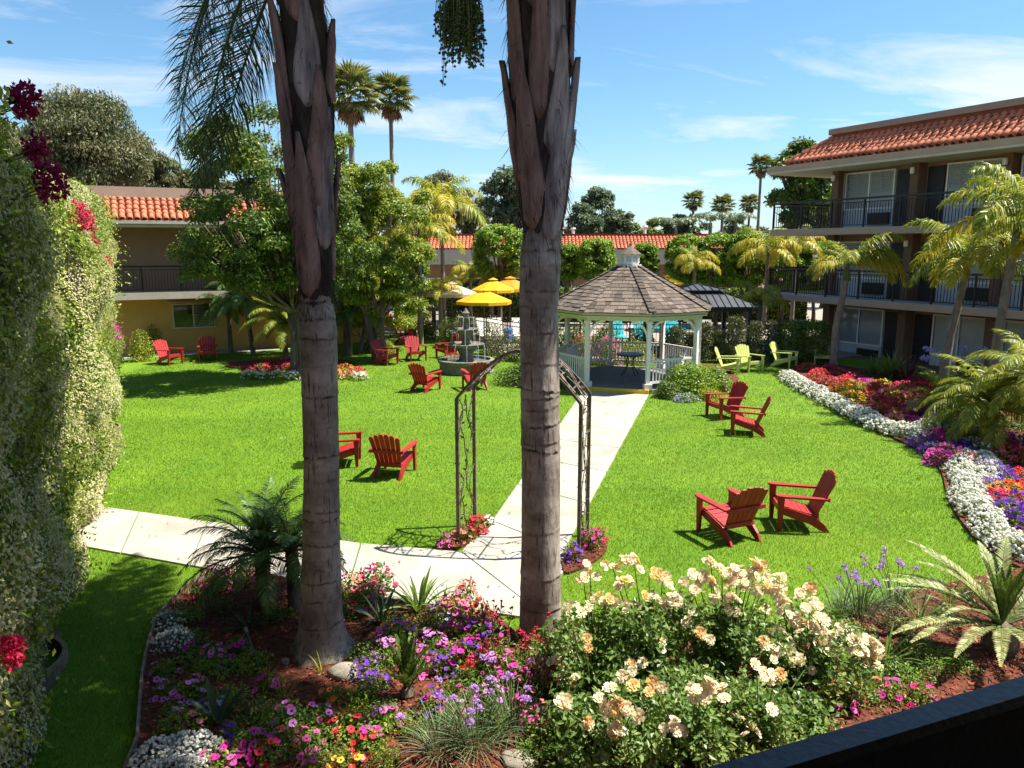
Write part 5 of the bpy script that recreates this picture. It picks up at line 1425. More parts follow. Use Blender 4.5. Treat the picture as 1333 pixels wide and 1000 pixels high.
big_palm('queen_palm', 'straight grey ringed palm at centre front with dark split leaf bases and hanging fruit', 8.3, RP_, P(0, 325, 8.3).z, boots_for(9, P(0, 290, 8.3).z, 7.3, 9, [
    (-1.05, P(0, 322, 8.3).z, 1.35, .20, .02, .05, m_boot2), (-2.15, P(0, 305, 8.3).z, 1.75, .20, .09, .02, m_boot), (-1.62, P(0, 165, 8.3).z, 1.6, .13, .06, .12, m_boot), (-.35, P(0, 250, 8.3).z, 1.3, .15, .09, .06, m_boot2), (-1.05, P(0, 110, 8.3).z, 1.3, .15, .05, .12, m_boot2), (-2.9, P(0, 240, 8.3).z, 1.2, .15, .08, .08, m_boot)]),
    ring_fronds(7.6, 22, 1.9) + [(HANG2, .15, 7.85, .1, 1.0), (HANG2, 2.9, 8.2, .1, .9)], 9,
    fruit=(P(600, 0, 8.1).x, P(0, -20, 8.1).z, P(0, 86, 8.1).z, .33, -.2))

# ================================================================== jasmine screen on the left
def vine_mesh(seed, n, nb, H=5.35, rx=1.75, ry=1.05):
    R = np.random.default_rng(seed); out = []
    k1, k2 = R.uniform(0, 6, 2)
    def surf(n):
        z = H * R.uniform(0, 1, n) ** .95; a = R.uniform(-PI * .62, PI * .62, n)
        b = 1 + .08 * np.sin(a * 3 + z * 1.6 + k1) + .07 * np.sin(a * 5 - z * 2.9 + k2) + .07 * np.sin(z * 4.3 + k1 * 2 + a * 2)
        b *= np.where(z < .9, .80 + .20 * z / .9, 1) * np.where(z > H - .7, np.sqrt(np.clip(1 - ((z - H + .7) / .75) ** 2, .05, 1)), 1)
        return a, z, b
    a, z, b = surf(int(n * 1.15)); k_ = (np.sin(a * 6 + z * 3.3 + k1) + np.sin(z * 5.1 - a * 4 + k2) + R.normal(0, .5, len(a))) > -1.3; a, z, b = a[k_], z[k_], b[k_]; n = len(a); dep = R.uniform(.86, 1.03, n) + R.normal(0, .03, n)
    p = np.stack([np.cos(a) * ry * b * dep, np.sin(a) * rx * b * dep, z], 1)
    out_n = np.stack([np.cos(a), np.sin(a), np.full(n, .25)], 1)
    mb = MB(); nn = out_n + unit(n) * .9; d = np.cross(nn, unit(n)); d[:, 2] -= .35
    cards(mb, p, d, nn, R.uniform(.035, .10, n), R.uniform(.018, .042, n), fold=.12)
    # loose shoots
    ns = 190
    a, z, b = surf(ns)
    for i in range(ns):
        p0 = np.array([math.cos(a[i]) * ry * b[i], math.sin(a[i]) * rx * b[i], z[i]]); dr = np.array([math.cos(a[i]), math.sin(a[i]), R.uniform(-.4, .6)]) + R.normal(0, .4, 3); dr /= np.linalg.norm(dr)
        L = R.uniform(.15, .38); m_ = 9; t = np.linspace(0, 1, m_)
        q = p0 + dr * (t * L)[:, None]; q[:, 2] -= .12 * t ** 2
        cards(mb, q, unit(m_) * .8 + dr * .5, unit(m_), .06, .028, fold=.1)
    core = MB(); VV = []; zz = np.linspace(0, H - .15, 14); n2 = 18; aa = np.linspace(-PI * .62, PI * .62, n2)  # dark hull rather than stems, gives the gaps a painted shaded depth
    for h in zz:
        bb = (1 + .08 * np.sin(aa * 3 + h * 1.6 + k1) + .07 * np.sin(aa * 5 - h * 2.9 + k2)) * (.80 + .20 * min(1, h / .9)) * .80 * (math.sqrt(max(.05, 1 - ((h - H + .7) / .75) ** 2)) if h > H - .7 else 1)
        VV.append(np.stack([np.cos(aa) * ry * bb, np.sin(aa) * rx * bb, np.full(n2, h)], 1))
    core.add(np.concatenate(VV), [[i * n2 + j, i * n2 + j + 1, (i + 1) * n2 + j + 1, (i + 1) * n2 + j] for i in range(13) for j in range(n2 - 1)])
    bm2 = MB(); a, z, b = surf(nb * 2)
    keep = (np.sin(a * 4 + z * 2.2 + k2) + np.sin(z * 3.7 - a * 3 + k1) + R.normal(0, .6, nb * 2)) > .0
    a, z, b = a[keep][:nb], z[keep][:nb], b[keep][:nb]; m_ = len(a); dep = R.uniform(.97, 1.07, m_)
    p = np.stack([np.cos(a) * ry * b * dep, np.sin(a) * rx * b * dep, z], 1); on = np.stack([np.cos(a), np.sin(a), np.full(m_, .3)], 1)
    for k in range(3):
        nn = on + unit(m_) * .6; d = np.cross(nn, unit(m_)); d /= np.linalg.norm(d, axis=1)[:, None]
        cards(bm2, p - d * .016, d, nn, R.uniform(.026, .042, m_), R.uniform(.012, .022, m_))
    return mb.mesh('foliage', L_vine), core.mesh('stems', m_core, True), bm2.mesh('blossom', B_vine)
VM = [vine_mesh(3, 30000, 26000), vine_mesh(8, 28000, 24000)]
vlab = ['shaded jasmine column at the left edge, nearest the camera', 'jasmine column with a red bougainvillea spray above the near lawn strip', 'jasmine column beside the left end of the walkway', 'sunlit pale jasmine column just beyond the walkway end', 'sunlit jasmine column in the middle of the screen', 'yellowish jasmine column with bougainvillea towards the far end', 'second last jasmine column of the screen', 'last jasmine column, next to the ochre wing']
vt = [(-1.15, -.22), (.75, -.12), (2.9, -.02), (6.0, .30), (8.9, .25), (11.8, .25), (14.6, .3), (17.2, .25)]
for i, (t, off) in enumerate(vt):
    p = vpos(t, off - .95)
    o = thing('jasmine_vine', vlab[i], 'vine', (p.x, p.y, 0), math.atan2(vn.y, vn.x), 'flowering jasmine columns screening the left wing')
    f, c, b = VM[i % 2]
    sz = (1.12, 1.0, (1.25, 1.18, 1.09, 1.06, 1.10, 1.14, 1.17, 1.19)[i]); o.scale = sz if i % 4 < 2 else (sz[0], -sz[1], sz[2])
    link('foliage', f, o); link('stems', c, o); stuff(link('blossom', b, o))
def boug(px, py, Y, r, n, pc, label):
    kx = P(px, py, 1.0).x; Yv = (.12 - 1.086) / min(-1e-3, kx * .897 + .441); Y = min(Y, Yv if Yv > 0 else Y)
    c = P(px, py, Y); o = thing('bougainvillea_spray', label, 'flowers', c, 0, 'bougainvillea sprays in the jasmine')
    mb = MB(); u = unit(n) * (rng.uniform(0, 1, n) ** .4 * r)[:, None] * np.array([.9, .9, 1.15])
    for k in range(3): cards(mb, u, unit(n), unit(n), rng.uniform(.035, .06, n), rng.uniform(.03, .045, n), fold=.2)
    stuff(part('bracts', mb, PT[pc], o))
    sm = MB()
    for k in range(5): tube(sm, [(-vn.x * .4, -vn.y * .4, -.2), tuple(unit(1)[0] * r * .4), tuple(unit(1)[0] * r)], [.008, .006, .003], 4)
    part('stem', sm, m_stem, o)
for a in [
    (33, 132, 7.2, .16, 150, 'bougd', 'dark red bougainvillea spray against the sky at the top left'), (47, 192, 7.6, .13, 90, 'bougd', 'dark red spray hanging below the topmost one'),
    (66, 238, 8.0, .19, 170, 'bougd', 'wide dark red spray at the edge of shade and sunlit vine'), (104, 278, 11.5, .20, 100, 'boug', 'bright red spray on the sunlit vine below the dark ones'),
    (122, 312, 13.5, .10, 50, 'boug', 'small red spray lower on the sunlit vine'), (150, 430, 19.5, .20, 45, 'magenta', 'magenta spray at the far vine edge, above the red chair'),
    (16, 848, 7.0, .10, 80, 'boug', 'red spray low on the shaded near vine'), (112, 290, 12.0, .15, 60, 'boug', 'second red spray on the yellow sunlit vine'), (140, 340, 17.5, .12, 40, 'boug', 'tiny red spray at the far part of the vine'),
]: boug(*a)
#SECTION_FLOWERS
# ================================================================== flowers and small plants
def T_(n):
    """random orientation frames, mostly facing up"""
    z = unit(n) * .75 + np.array([0, 0, .8]); z /= np.linalg.norm(z, axis=1)[:, None]
    x = np.cross(z, unit(n)); x /= np.linalg.norm(x, axis=1)[:, None]; return x, np.cross(z, x), z
def proto(kind):
    """one blossom of unit radius: vertices, faces, material index (0 petal, 1 throat)"""
    V, F, M_ = [], [], []
    if kind == 'petunia':
        n = 10; V = [(0, 0, -.45)] + [(.30 * math.cos(i * 2 * PI / n), .30 * math.sin(i * 2 * PI / n), -.05) for i in range(n)]
        V += [((1.0 if i % 2 == 0 else .86) * math.cos(i * 2 * PI / n), (1.0 if i % 2 == 0 else .86) * math.sin(i * 2 * PI / n), .12 if i % 2 == 0 else .0) for i in range(n)]
        F = [(0, 1 + i, 1 + (i + 1) % n) for i in range(n)] + [(1 + i, 1 + n + i, 1 + n + (i + 1) % n, 1 + (i + 1) % n) for i in range(n)]
        M_ = [1] * n + [0] * n
    elif kind == 'star':
        for i in range(5):
            a = i * 2 * PI / 5; b = len(V)
            V += [(0, 0, 0), (.6 * math.cos(a - .45), .6 * math.sin(a - .45), .12), (math.cos(a), math.sin(a), .05), (.6 * math.cos(a + .45), .6 * math.sin(a + .45), .12)]; F.append((b, b + 1, b + 2, b + 3)); M_.append(0)
    elif kind == 'trumpet':
        n = 6; V = [(math.cos(i * 2 * PI / n) * r, math.sin(i * 2 * PI / n) * r, z) for r, z in ((.22, -1.3), (.42, -.4), (.95, .15)) for i in range(n)]
        V = [(x * (1.0 if k < 12 or k % 2 else .75), y * (1.0 if k < 12 or k % 2 else .75), z) for k, (x, y, z) in enumerate(V)]
        F = [(r * n + i, r * n + (i + 1) % n, (r + 1) * n + (i + 1) % n, (r + 1) * n + i) for r in range(2) for i in range(n)]; M_ = [0] * len(F)
    elif kind == 'ball':
        for i in range(9):
            u = unit(1)[0]; u[2] = abs(u[2]); x = np.cross(u, unit(1)[0]); x /= np.linalg.norm(x); y = np.cross(u, x); b = len(V); s = .48
            V += [tuple(u * .55 + x * s), tuple(u * .75 + y * s), tuple(u * .55 - x * s), tuple(u * .5 - y * s)]; F.append((b, b + 1, b + 2, b + 3)); M_.append(0)
    elif kind == 'rose':
        for ly, (k, r, h, tilt) in enumerate(((6, 1.0, .0, .55), (5, .78, .12, .85), (4, .52, .22, 1.15), (3, .28, .30, 1.35))):
            for i in range(k):
                a = (i + ly * .5) * 2 * PI / k + random.uniform(-.1, .1); w = 1.25 * PI / k; b = len(V)
                c, s_ = math.cos(tilt), math.sin(tilt)
                for f, ww, up in ((.12, .5, 0), (.62, 1.0, .0), (1.0, .72, -.10)):
                    for sg in (-1, 1):
                        rr = r * f * c + .15; V.append((rr * math.cos(a + sg * w * ww * .75), rr * math.sin(a + sg * w * ww * .75), h - .25 + r * f * s_ * .75 + up + random.uniform(-.04, .04)))
                F += [(b, b + 1, b + 3, b + 2), (b + 2, b + 3, b + 5, b + 4)]; M_ += [0, 0]
    elif kind == 'umbel':
        for i in range(22):
            u = unit(1)[0]; u[2] = abs(u[2]) * 1.0 - .15; x = np.cross(u, unit(1)[0]); x /= np.linalg.norm(x); y = np.cross(u, x); b = len(V); s = .28
            V += [tuple(u * .35), tuple(u * .9 + x * s), tuple(u * 1.1), tuple(u * .9 - x * s)]; F.append((b, b + 1, b + 2, b + 3)); M_.append(0)
            b = len(V); V += [tuple(u * .35), tuple(u * .9 + y * s), tuple(u * 1.05), tuple(u * .9 - y * s)]; F.append((b, b + 1, b + 2, b + 3)); M_.append(0)
    return np.array(V, float), F, M_
PROTO = {k: proto(k) for k in ('petunia', 'star', 'trumpet', 'ball', 'rose', 'umbel')}
BLOOM = {}
def bloom_mesh(kind, pc):
    if (kind, pc) not in BLOOM:
        V, F, M_ = PROTO[kind]; mb = MB()
        for k in (0, 1):
            ff = [f for f, m_ in zip(F, M_) if m_ == k]
            if ff: mb.add(V, ff, k)
        BLOOM[(kind, pc)] = mb.mesh('blossom', [PT[pc], m_throat], kind in ('petunia', 'trumpet'))
    return BLOOM[(kind, pc)]
def bloom_mass(mb, kind, P_, s, mi=0, up=None):
    V, F, M_ = PROTO[kind]; n = len(P_); x, y, z = T_(n); s = np.broadcast_to(s, (n,))
    W = P_[:, None, :] + s[:, None, None] * (V[None, :, 0:1] * x[:, None] + V[None, :, 1:2] * y[:, None] + V[None, :, 2:3] * z[:, None])
    for sz in (3, 4):
        for k in (0, 1):
            ff = np.array([f for f, m_ in zip(F, M_) if len(f) == sz and m_ == k])
            if len(ff): mb.add(W.reshape(-1, 3), (np.arange(n)[:, None, None] * len(V) + ff[None]).reshape(-1, sz), mi + k)
def dome(n, r, h, lo=.0, shell=.5):
    u = unit(n); u[:, 2] = np.abs(u[:, 2]); u = u * (rng.uniform(lo, 1, n) ** shell)[:, None]
    lump = 1 + .18 * np.sin(np.arctan2(u[:, 1], u[:, 0]) * 3 + r * 40) * (1 - u[:, 2])
    return u * np.array([r, r, h]) * lump[:, None], u
FOLC = {}
def foliage(lm, n, ls, asp=.5):
    k = (lm.name, n, ls, random.randint(0, 2))
    if k not in FOLC:
        p, u = dome(n, 1, 1, .05, .45); mb = MB(); nn = u + unit(n) * .8 + np.array([0, 0, .3]); d = np.cross(nn, unit(n)) + u * .3
        cards(mb, p, d, nn, ls * rng.uniform(.6, 1.3, n), ls * asp * rng.uniform(.7, 1.2, n), fold=.12); FOLC[k] = mb.mesh('foliage', lm)
    return FOLC[k]
def flowers(pos, r, h, lm, kinds, nb, bs, label, cat='flowers', group=None, name='flower_clump', parts=False, nleaf=420, ls=.16, asp=.55, lift=1.05):
    """kinds: list of (blossom kind, petal colour)"""
    o = thing(name, label, cat, (pos[0], pos[1], .04), random.uniform(0, 6), group)
    link('foliage', foliage(lm, nleaf, ls, asp), o, (0, 0, 0), (0, 0, 0), (r, r, h))
    for bk, pc in kinds:
        n = max(1, int(nb / len(kinds))); p, u = dome(n, r * lift, h * lift, .75, .5); p[:, 2] = np.maximum(p[:, 2], h * .12)
        s = bs * rng.uniform(.75, 1.2, n)
        if parts:
            for i in range(n):
                dv = Vector(u[i]) * .7 + Vector((random.uniform(-.4, .4), random.uniform(-.6, .2), .8)); q = dv.to_track_quat('Z', 'Y').to_euler()
                link('blossom', bloom_mesh(bk, pc), o, p[i], q, float(s[i]))
        else:
            mb = MB(); bloom_mass(mb, bk, p, s); stuff(part('blossom', mb, [PT[pc], m_throat], o))
    return o
STRAPS = {}
def strap(lm, v):
    if (lm.name, v) not in STRAPS:
        el, dr, w = v; k = 8; s = np.linspace(0, 1, k); th = el - dr * s ** 1.3; X = np.concatenate([[0], np.cumsum(np.cos(th[:-1]))]) / (k - 1); Z = np.concatenate([[0], np.cumsum(np.sin(th[:-1]))]) / (k - 1)
        ww = w * np.array([.6, .85, 1, 1, .95, .8, .5, .05]) / 2
        V = np.concatenate([np.stack([X, -ww, Z + .25 * ww], 1), np.stack([X, ww * 0, Z - .25 * ww], 1), np.stack([X, ww, Z + .25 * ww], 1)])
        F = [[c * k + i, c * k + i + 1, (c + 1) * k + i + 1, (c + 1) * k + i] for c in (0, 1) for i in range(k - 1)]
        STRAPS[(lm.name, v)] = MB().add(V, F).mesh('leaf', lm, True)
    return STRAPS[(lm.name, v)]
def strappy(pos, L, n, w, lm, label, arch=1.0, cat='plant', name='strap_leaf_plant', group=None, z=.04, parts=True, els=(1.5, .5)):
    o = thing(name, label, cat, (pos[0], pos[1], z), 0, group); mb = MB()
    for i in range(n):
        f = i / n; el = els[0] + (els[1] - els[0]) * f + random.uniform(-.1, .1); v = (round(el, 1), round((.5 + .8 * f) * arch, 1), w)
        me = strap(lm, v); az = i * 2.39996 + pos[0]; sc = L * random.uniform(.75, 1.1)
        off = (.03 * math.cos(az) * n ** .5 * .25, .03 * math.sin(az) * n ** .5 * .25, 0)
        if parts: link('leaf', me, o, off, (random.uniform(-.2, .2), 0, az), sc)
        else:
            M_ = Matrix.Translation(off) @ Matrix.Rotation(az, 4, 'Z') @ Matrix.Diagonal((sc, sc, sc, 1)); V = [tuple(M_ @ v_.co) for v_ in me.vertices]; mb.add(V, [list(p.vertices) for p in me.polygons])
    if not parts: part('foliage', mb, lm, o, True)
    return o
def stalks(o, n, r, h, kind, pc, bs, spread=.5, parts=True):
    sm = MB()
    for i in range(n):
        a, q = random.uniform(0, 2 * PI), r * math.sqrt(random.random()); x, y = math.cos(a) * q, math.sin(a) * q; hh = h * random.uniform(.75, 1.15)
        t = (x * (1 + spread), y * (1 + spread), hh); tube(sm, [(x * .4, y * .4, 0), (x * .8, y * .8, hh * .55), t], [.006, .005, .004], 4)
        link('blossom', bloom_mesh(kind, pc), o, t, (random.uniform(-.3, .3), random.uniform(-.3, .3), a), bs * random.uniform(.8, 1.2))
    part('stem', sm, m_stem, o)

# ------------------------------------------------------------------ border bed on the right
def along(pxs, step, inset):
    pts = [G(*p) for p in pxs]; out = []; acc = 0
    for a, b in zip(pts, pts[1:]):
        L = (b - a).length; d = (b - a) / L; nrm = Vector((-d.y, d.x, 0))
        while acc < L: out.append(a + d * acc + nrm * inset); acc += step
        acc -= L
    return out
ORDW = 'first second third fourth fifth sixth seventh eighth ninth tenth eleventh twelfth thirteenth fourteenth fifteenth sixteenth seventeenth eighteenth nineteenth twentieth'.split()
def ORD(i): return ORDW[i] if i < 20 else 'twenty ' + ORDW[i - 20]
AW = along([(1018, 494), (1050, 514), (1098, 541), (1150, 566), (1200, 578)], .40, .18) + along([(1200, 574), (1240, 556)], .4, .2)
AW2 = along([(1246, 606), (1244, 650), (1270, 690), (1306, 722), (1340, 740)], .36, .14) + along([(1256, 606), (1258, 640)], .42, .34)
for i, p in enumerate(AW + AW2):
    far = i < len(AW)
    flowers(p + Vector((random.uniform(-.05, .05), random.uniform(-.05, .05), 0)), random.uniform(.30, .38) if far else random.uniform(.26, .34), random.uniform(.24, .34), L_mid, [('ball', 'white')], 130 if far else 210, .042 if far else .032,
            ORD(i) + ' white alyssum clump of the far border band, counted from the gazebo end' if far else ORD(i - len(AW)) + ' white alyssum clump of the broad near band, %s row' % ('lawn side' if i - len(AW) < 15 else 'inner'), group='far white alyssum band along the border' if far else 'near white alyssum band along the border', name='alyssum_clump', nleaf=260, ls=.2)
cn = dict(pink='pink', magenta='magenta', purple='purple', crimson='crimson', red='red', orange='orange', yellow='yellow', salmon='salmon', white='white')
BORDER = [(1052, 484, 'red'), (1066, 490, 'red'), (1080, 484, 'crimson'), (1092, 490, 'crimson'), (1062, 498, 'red'), (1080, 503, 'crimson'), (1098, 500, 'red'), (1112, 496, 'crimson'), (1096, 514, 'orange'), (1112, 510, 'yellow'), (1128, 504, 'magenta'), (1142, 510, 'red'),
          (1110, 524, 'yellow'), (1126, 522, 'red'), (1142, 526, 'crimson'), (1158, 518, 'salmon'), (1130, 536, 'salmon'), (1150, 540, 'red'), (1166, 532, 'red'), (1176, 510, 'crimson'), (1190, 502, 'crimson'), (1202, 508, 'red'), (1184, 524, 'crimson'), (1200, 524, 'red'),
          (1172, 548, 'crimson'), (1188, 540, 'magenta'), (1202, 545, 'pink'), (1186, 556, 'magenta'), (1204, 558, 'pink'), (1216, 540, 'magenta'), (1164, 556, 'salmon'), (1150, 505, 'yellow'), (1170, 522, 'yellow'),
          (1204, 584, 'purple'), (1216, 592, 'purple'), (1220, 578, 'magenta'), (1236, 586, 'magenta'), (1232, 600, 'pink'), (1246, 592, 'purple'), (1244, 606, 'salmon'), (1256, 598, 'purple'), (1226, 606, 'magenta'), (1252, 610, 'salmon'),
          (1290, 590, 'crimson'), (1304, 584, 'magenta'), (1320, 582, 'purple'), (1334, 586, 'purple'), (1300, 602, 'crimson'), (1318, 600, 'red'), (1334, 606, 'crimson'), (1284, 622, 'purple'), (1298, 628, 'purple'), (1310, 636, 'purple'), (1328, 628, 'red'), (1296, 644, 'purple'),
          (1314, 654, 'orange'), (1330, 648, 'red'), (1306, 664, 'red'), (1322, 668, 'purple'), (1338, 664, 'orange'), (1312, 680, 'purple'), (1332, 684, 'purple'), (1270, 586, 'white'), (1280, 600, 'white'), (1256, 544, 'orange'), (1226, 552, 'white')]
PLACES = lambda x, y: ('at the far end of the border' if x < 1100 else 'in the middle of the border' if y < 530 else 'behind the white band' if y < 570 else 'at the border bulge by the lawn' if x < 1262 else 'in the near right part of the border')
HUE = dict(red='bright red', crimson='crimson', orange='orange', yellow='golden yellow', salmon='salmon', magenta='magenta', pink='pink', purple='deep purple', white='small white')
SEEN = {}
for x, y, c in sorted(BORDER):
    p = G(x, y); kk = (c, PLACES(x, y)); SEEN[kk] = SEEN.get(kk, -1) + 1; tot = sum(1 for u, v, w in BORDER if w == c and PLACES(u, v) == kk[1])
    flowers(p, random.uniform(.30, .42), random.uniform(.24, .36), L_mid if random.random() < .6 else L_bright, [('petunia', c)] if c not in ('purple', 'white') else [('star', c)], 95 if y < 560 else 105, .046 if c != 'white' else .03,
            (('' if tot == 1 else ('leftmost ' if SEEN[kk] == 0 else ORD(SEEN[kk]) + ' from left, ')) + HUE[c] + ' bedding flowers ' + PLACES(x, y)), group=HUE[c] + ' flowers ' + PLACES(x, y), name='bedding_flowers', nleaf=300, ls=.2)
q = G(1160, 495); strappy(q, 1.15, 70, .05, L_strap, 'large green strap leaved clump behind the orange border flowers', 1.3, els=(1.5, .7))
q = G(1181, 500); strappy(q, .95, 34, .07, L_wine, 'dark wine red cordyline beside the green strap leaved clump', .9, els=(1.5, .6), name='cordyline')
q = G(1135, 488); strappy(q, .8, 40, .05, L_strap, 'smaller strap leaved clump left of the large one in the border', 1.2, els=(1.5, .7))
for x, y, h, lab in ((1192, 500, .9, 'lavender blue agapanthus, leftmost before the ground floor window'), (1214, 505, .95, 'lavender agapanthus just left of the golden queen palm trunk'), (1240, 505, 1.0, 'tall lavender agapanthus right of the golden queen palm trunk'), (1262, 505, .95, 'agapanthus with pale heads above the yellow date palm')):
    o = strappy(G(x, y), .6, 26, .04, L_strap, lab, 1.2, name='agapanthus', cat='flowers'); stalks(o, 4, .25, h * 1.15, 'umbel', 'blue', .12)
for x, y, lab in ((1225, 530, 'low dark shrub at the middle back of the border'), (1262, 570, 'low green shrub under the yellow date palm'), (1320, 560, 'shaded shrub at the right edge of the border')):
    p = G(x, y); o = thing('shrub', lab, 'shrub', (p.x, p.y, .03)); link('foliage', foliage(L_mid, 900, .13), o, sc=(.6, .6, .45))
for x, y, lab in ((1240, 545, 'agave like grey strap plant by the white lump of the border'), (1290, 555, 'green strap clump beside the brown border stone'), (1318, 500, 'tall strap clump below the right edge palms'), (1325, 535, 'arching strap clump in shade at the right edge')):
    strappy(G(x, y), .75, 30, .05, L_strap, lab, 1.2, els=(1.4, .5))

# gazebo side bush, hedge before the fence, shrubs
def bush(x, y, Y, r, h, lm, label, n=2600, ls=.085, name='shrub', blooms=None, z=.02, cat='shrub'):
    p = P(x, y, Y); o = thing(name, label, cat, (p.x, Y, z)); 
    pp, u = dome(n, r, h, .05, .4); mb = MB(); nn = u + unit(n) * .8 + np.array([0, 0, .3]); d = np.cross(nn, unit(n)) + u * .3
    cards(mb, pp, d, nn, ls * rng.uniform(.6, 1.3, n), ls * .5 * rng.uniform(.7, 1.2, n), fold=.12); part('foliage', mb, lm, o)
    if blooms:
        k, pc, nb, bs = blooms; bp, _ = dome(nb, r * 1.03, h * 1.03, .8, .5); mb = MB(); bloom_mass(mb, k, bp, np.full(nb, bs)); stuff(part('blossom', mb, [PT[pc], m_throat], o))
    return o
bush(898, 495, 23.6, .95, .95, L_bright, 'broad leafy green bush against the right railing of the gazebo', 5200, .10)
bush(925, 492, 24.2, .75, .80, L_mid, 'right part of the leafy bushes beside the gazebo', 3200, .10)
bush(872, 505, 22.9, .45, .5, L_dark, 'small dark shrub at the gazebo step right side', 1500, .08)
bush(893, 515, 22.4, .38, .22, L_mid, 'low blue flowers at the foot of the gazebo bush', 700, .07, blooms=('star', 'blue', 90, .04), cat='flowers')
bush(925, 508, 22.6, .40, .30, L_yel, 'low yellow green plants at the lawn edge by the gazebo bush', 800, .08, blooms=('star', 'yellow', 40, .03), cat='flowers')
bush(792, 470, 29.6, .55, 1.1, L_mid, 'pink flowering bush seen through the back of the gazebo', 1800, .08, blooms=('star', 'pink', 260, .05), cat='flowers')
bush(757, 470, 29.6, .5, 1.2, L_mid, 'reddish pink flowering bush behind the left gazebo post', 1800, .08, blooms=('star', 'crimson', 160, .05), cat='flowers')
bush(826, 468, 29.9, .9, .9, L_yel, 'yellow green low bush behind the gazebo railing', 2200, .09)
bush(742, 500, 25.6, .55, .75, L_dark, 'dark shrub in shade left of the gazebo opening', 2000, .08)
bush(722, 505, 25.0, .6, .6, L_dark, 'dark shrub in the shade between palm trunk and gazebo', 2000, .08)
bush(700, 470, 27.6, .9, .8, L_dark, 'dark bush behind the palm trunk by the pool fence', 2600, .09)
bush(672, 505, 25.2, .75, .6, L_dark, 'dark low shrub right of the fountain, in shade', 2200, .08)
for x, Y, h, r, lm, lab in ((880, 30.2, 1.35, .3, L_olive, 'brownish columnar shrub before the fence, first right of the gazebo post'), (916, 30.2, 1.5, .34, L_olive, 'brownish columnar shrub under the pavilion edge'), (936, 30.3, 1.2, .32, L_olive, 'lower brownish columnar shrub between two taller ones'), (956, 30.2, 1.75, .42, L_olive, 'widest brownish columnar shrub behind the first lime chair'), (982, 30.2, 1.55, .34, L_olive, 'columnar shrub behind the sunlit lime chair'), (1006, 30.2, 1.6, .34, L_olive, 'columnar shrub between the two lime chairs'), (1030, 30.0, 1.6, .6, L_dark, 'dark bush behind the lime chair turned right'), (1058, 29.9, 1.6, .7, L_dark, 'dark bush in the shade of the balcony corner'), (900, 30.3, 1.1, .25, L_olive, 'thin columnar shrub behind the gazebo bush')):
    p = P(x, 460, Y); o = thing('columnar_shrub', lab, 'shrub', (p.x, Y, .0)); n = int(2600 * r / .35); mb = MB()
    zz = rng.uniform(0, 1, n); a = rng.uniform(0, 2 * PI, n); rr = r * (1 - .35 * zz ** 3) * (1 + .2 * np.sin(zz * 17 + a * 2)) * rng.uniform(.3, 1, n) ** .5
    pp = np.stack([np.cos(a) * rr, np.sin(a) * rr, zz * h + .05], 1); nn = np.stack([np.cos(a), np.sin(a), np.full(n, .3)], 1) + unit(n) * .8; cards(mb, pp, np.cross(nn, unit(n)) + np.array([0, 0, .5]), nn, rng.uniform(.06, .12, n), rng.uniform(.03, .05, n)); part('foliage', mb, lm, o)
    part('trunk', tube(MB(), [(0, 0, -.05), (.02, 0, h * .7)], [.03, .01], 5), m_bark, o)
for x, y, Y, r, h, lm, lab in ((655, 468, 31.0, .75, 1.5, L_olive, 'tall loose shrub on the fence right of the fountain'), (640, 462, 32.5, .6, 1.5, L_olive, 'brownish loose shrub on the fence behind the fountain bowls'), (585, 452, 35.5, .6, 1.3, L_mid, 'loose shrub on the fence left of the fountain top'), (610, 455, 34.2, .6, 1.6, L_olive, 'loose shrub on the fence behind the fountain finial'), (682, 470, 30.6, .6, 1.3, L_mid, 'loose shrub on the fence next to the palm trunk'), (560, 440, 38.0, .4, .9, L_mid, 'small fence shrub by the terracotta pot'), (500, 462, 33.0, .55, .55, L_yel, 'small light green shrub under the leaning date palm')):
    bush(x, y, Y, r, h, lm, lab, 1700, .09)
def TREELAB(x, y, c):
    row = 'back row' if y < 477 else 'lawn edge' if y > 487 else 'middle row'
    if x > 400: return HUE[c] + ' flowers just right of the left palm trunk by the lawn'
    return {0: 'far left ', 1: 'left ', 2: 'central ', 3: 'right '}[min(3, int((x - 320) / 20))] + HUE[c] + ' flowers, ' + row + ' of the round bed under the leafy trees'
# round bed under the leafy trees
for i, (x, y, c) in enumerate([(325, 484, 'crimson'), (342, 480, 'red'), (358, 484, 'crimson'), (374, 481, 'red'), (390, 484, 'crimson'), (345, 490, 'white'), (327, 490, 'white'), (363, 490, 'white'), (382, 491, 'white'), (450, 482, 'orange'), (466, 486, 'red'), (452, 490, 'salmon'), (468, 492, 'white'), (350, 474, 'red'), (368, 474, 'crimson')]):
    p = G(x, y + 3); flowers(p, .34, .26, L_mid, [('star' if c == 'white' else 'petunia', c)], 40, .055, TREELAB(x, y, c), group=HUE[c] + ' flowers under the leafy trees', name='bedding_flowers', nleaf=260, ls=.2)
for x, y, r, lm, lab in ((200, 463, .5, L_mid, 'small bush at the foot of the farthest jasmine column'), (185, 470, .5, L_yel, 'yellow green bush where the jasmine meets the sidewalk')):
    p = G(x, y); bush(x, y, p.y, r, 1.3 * r * 2, lm, lab, 1500, .09)

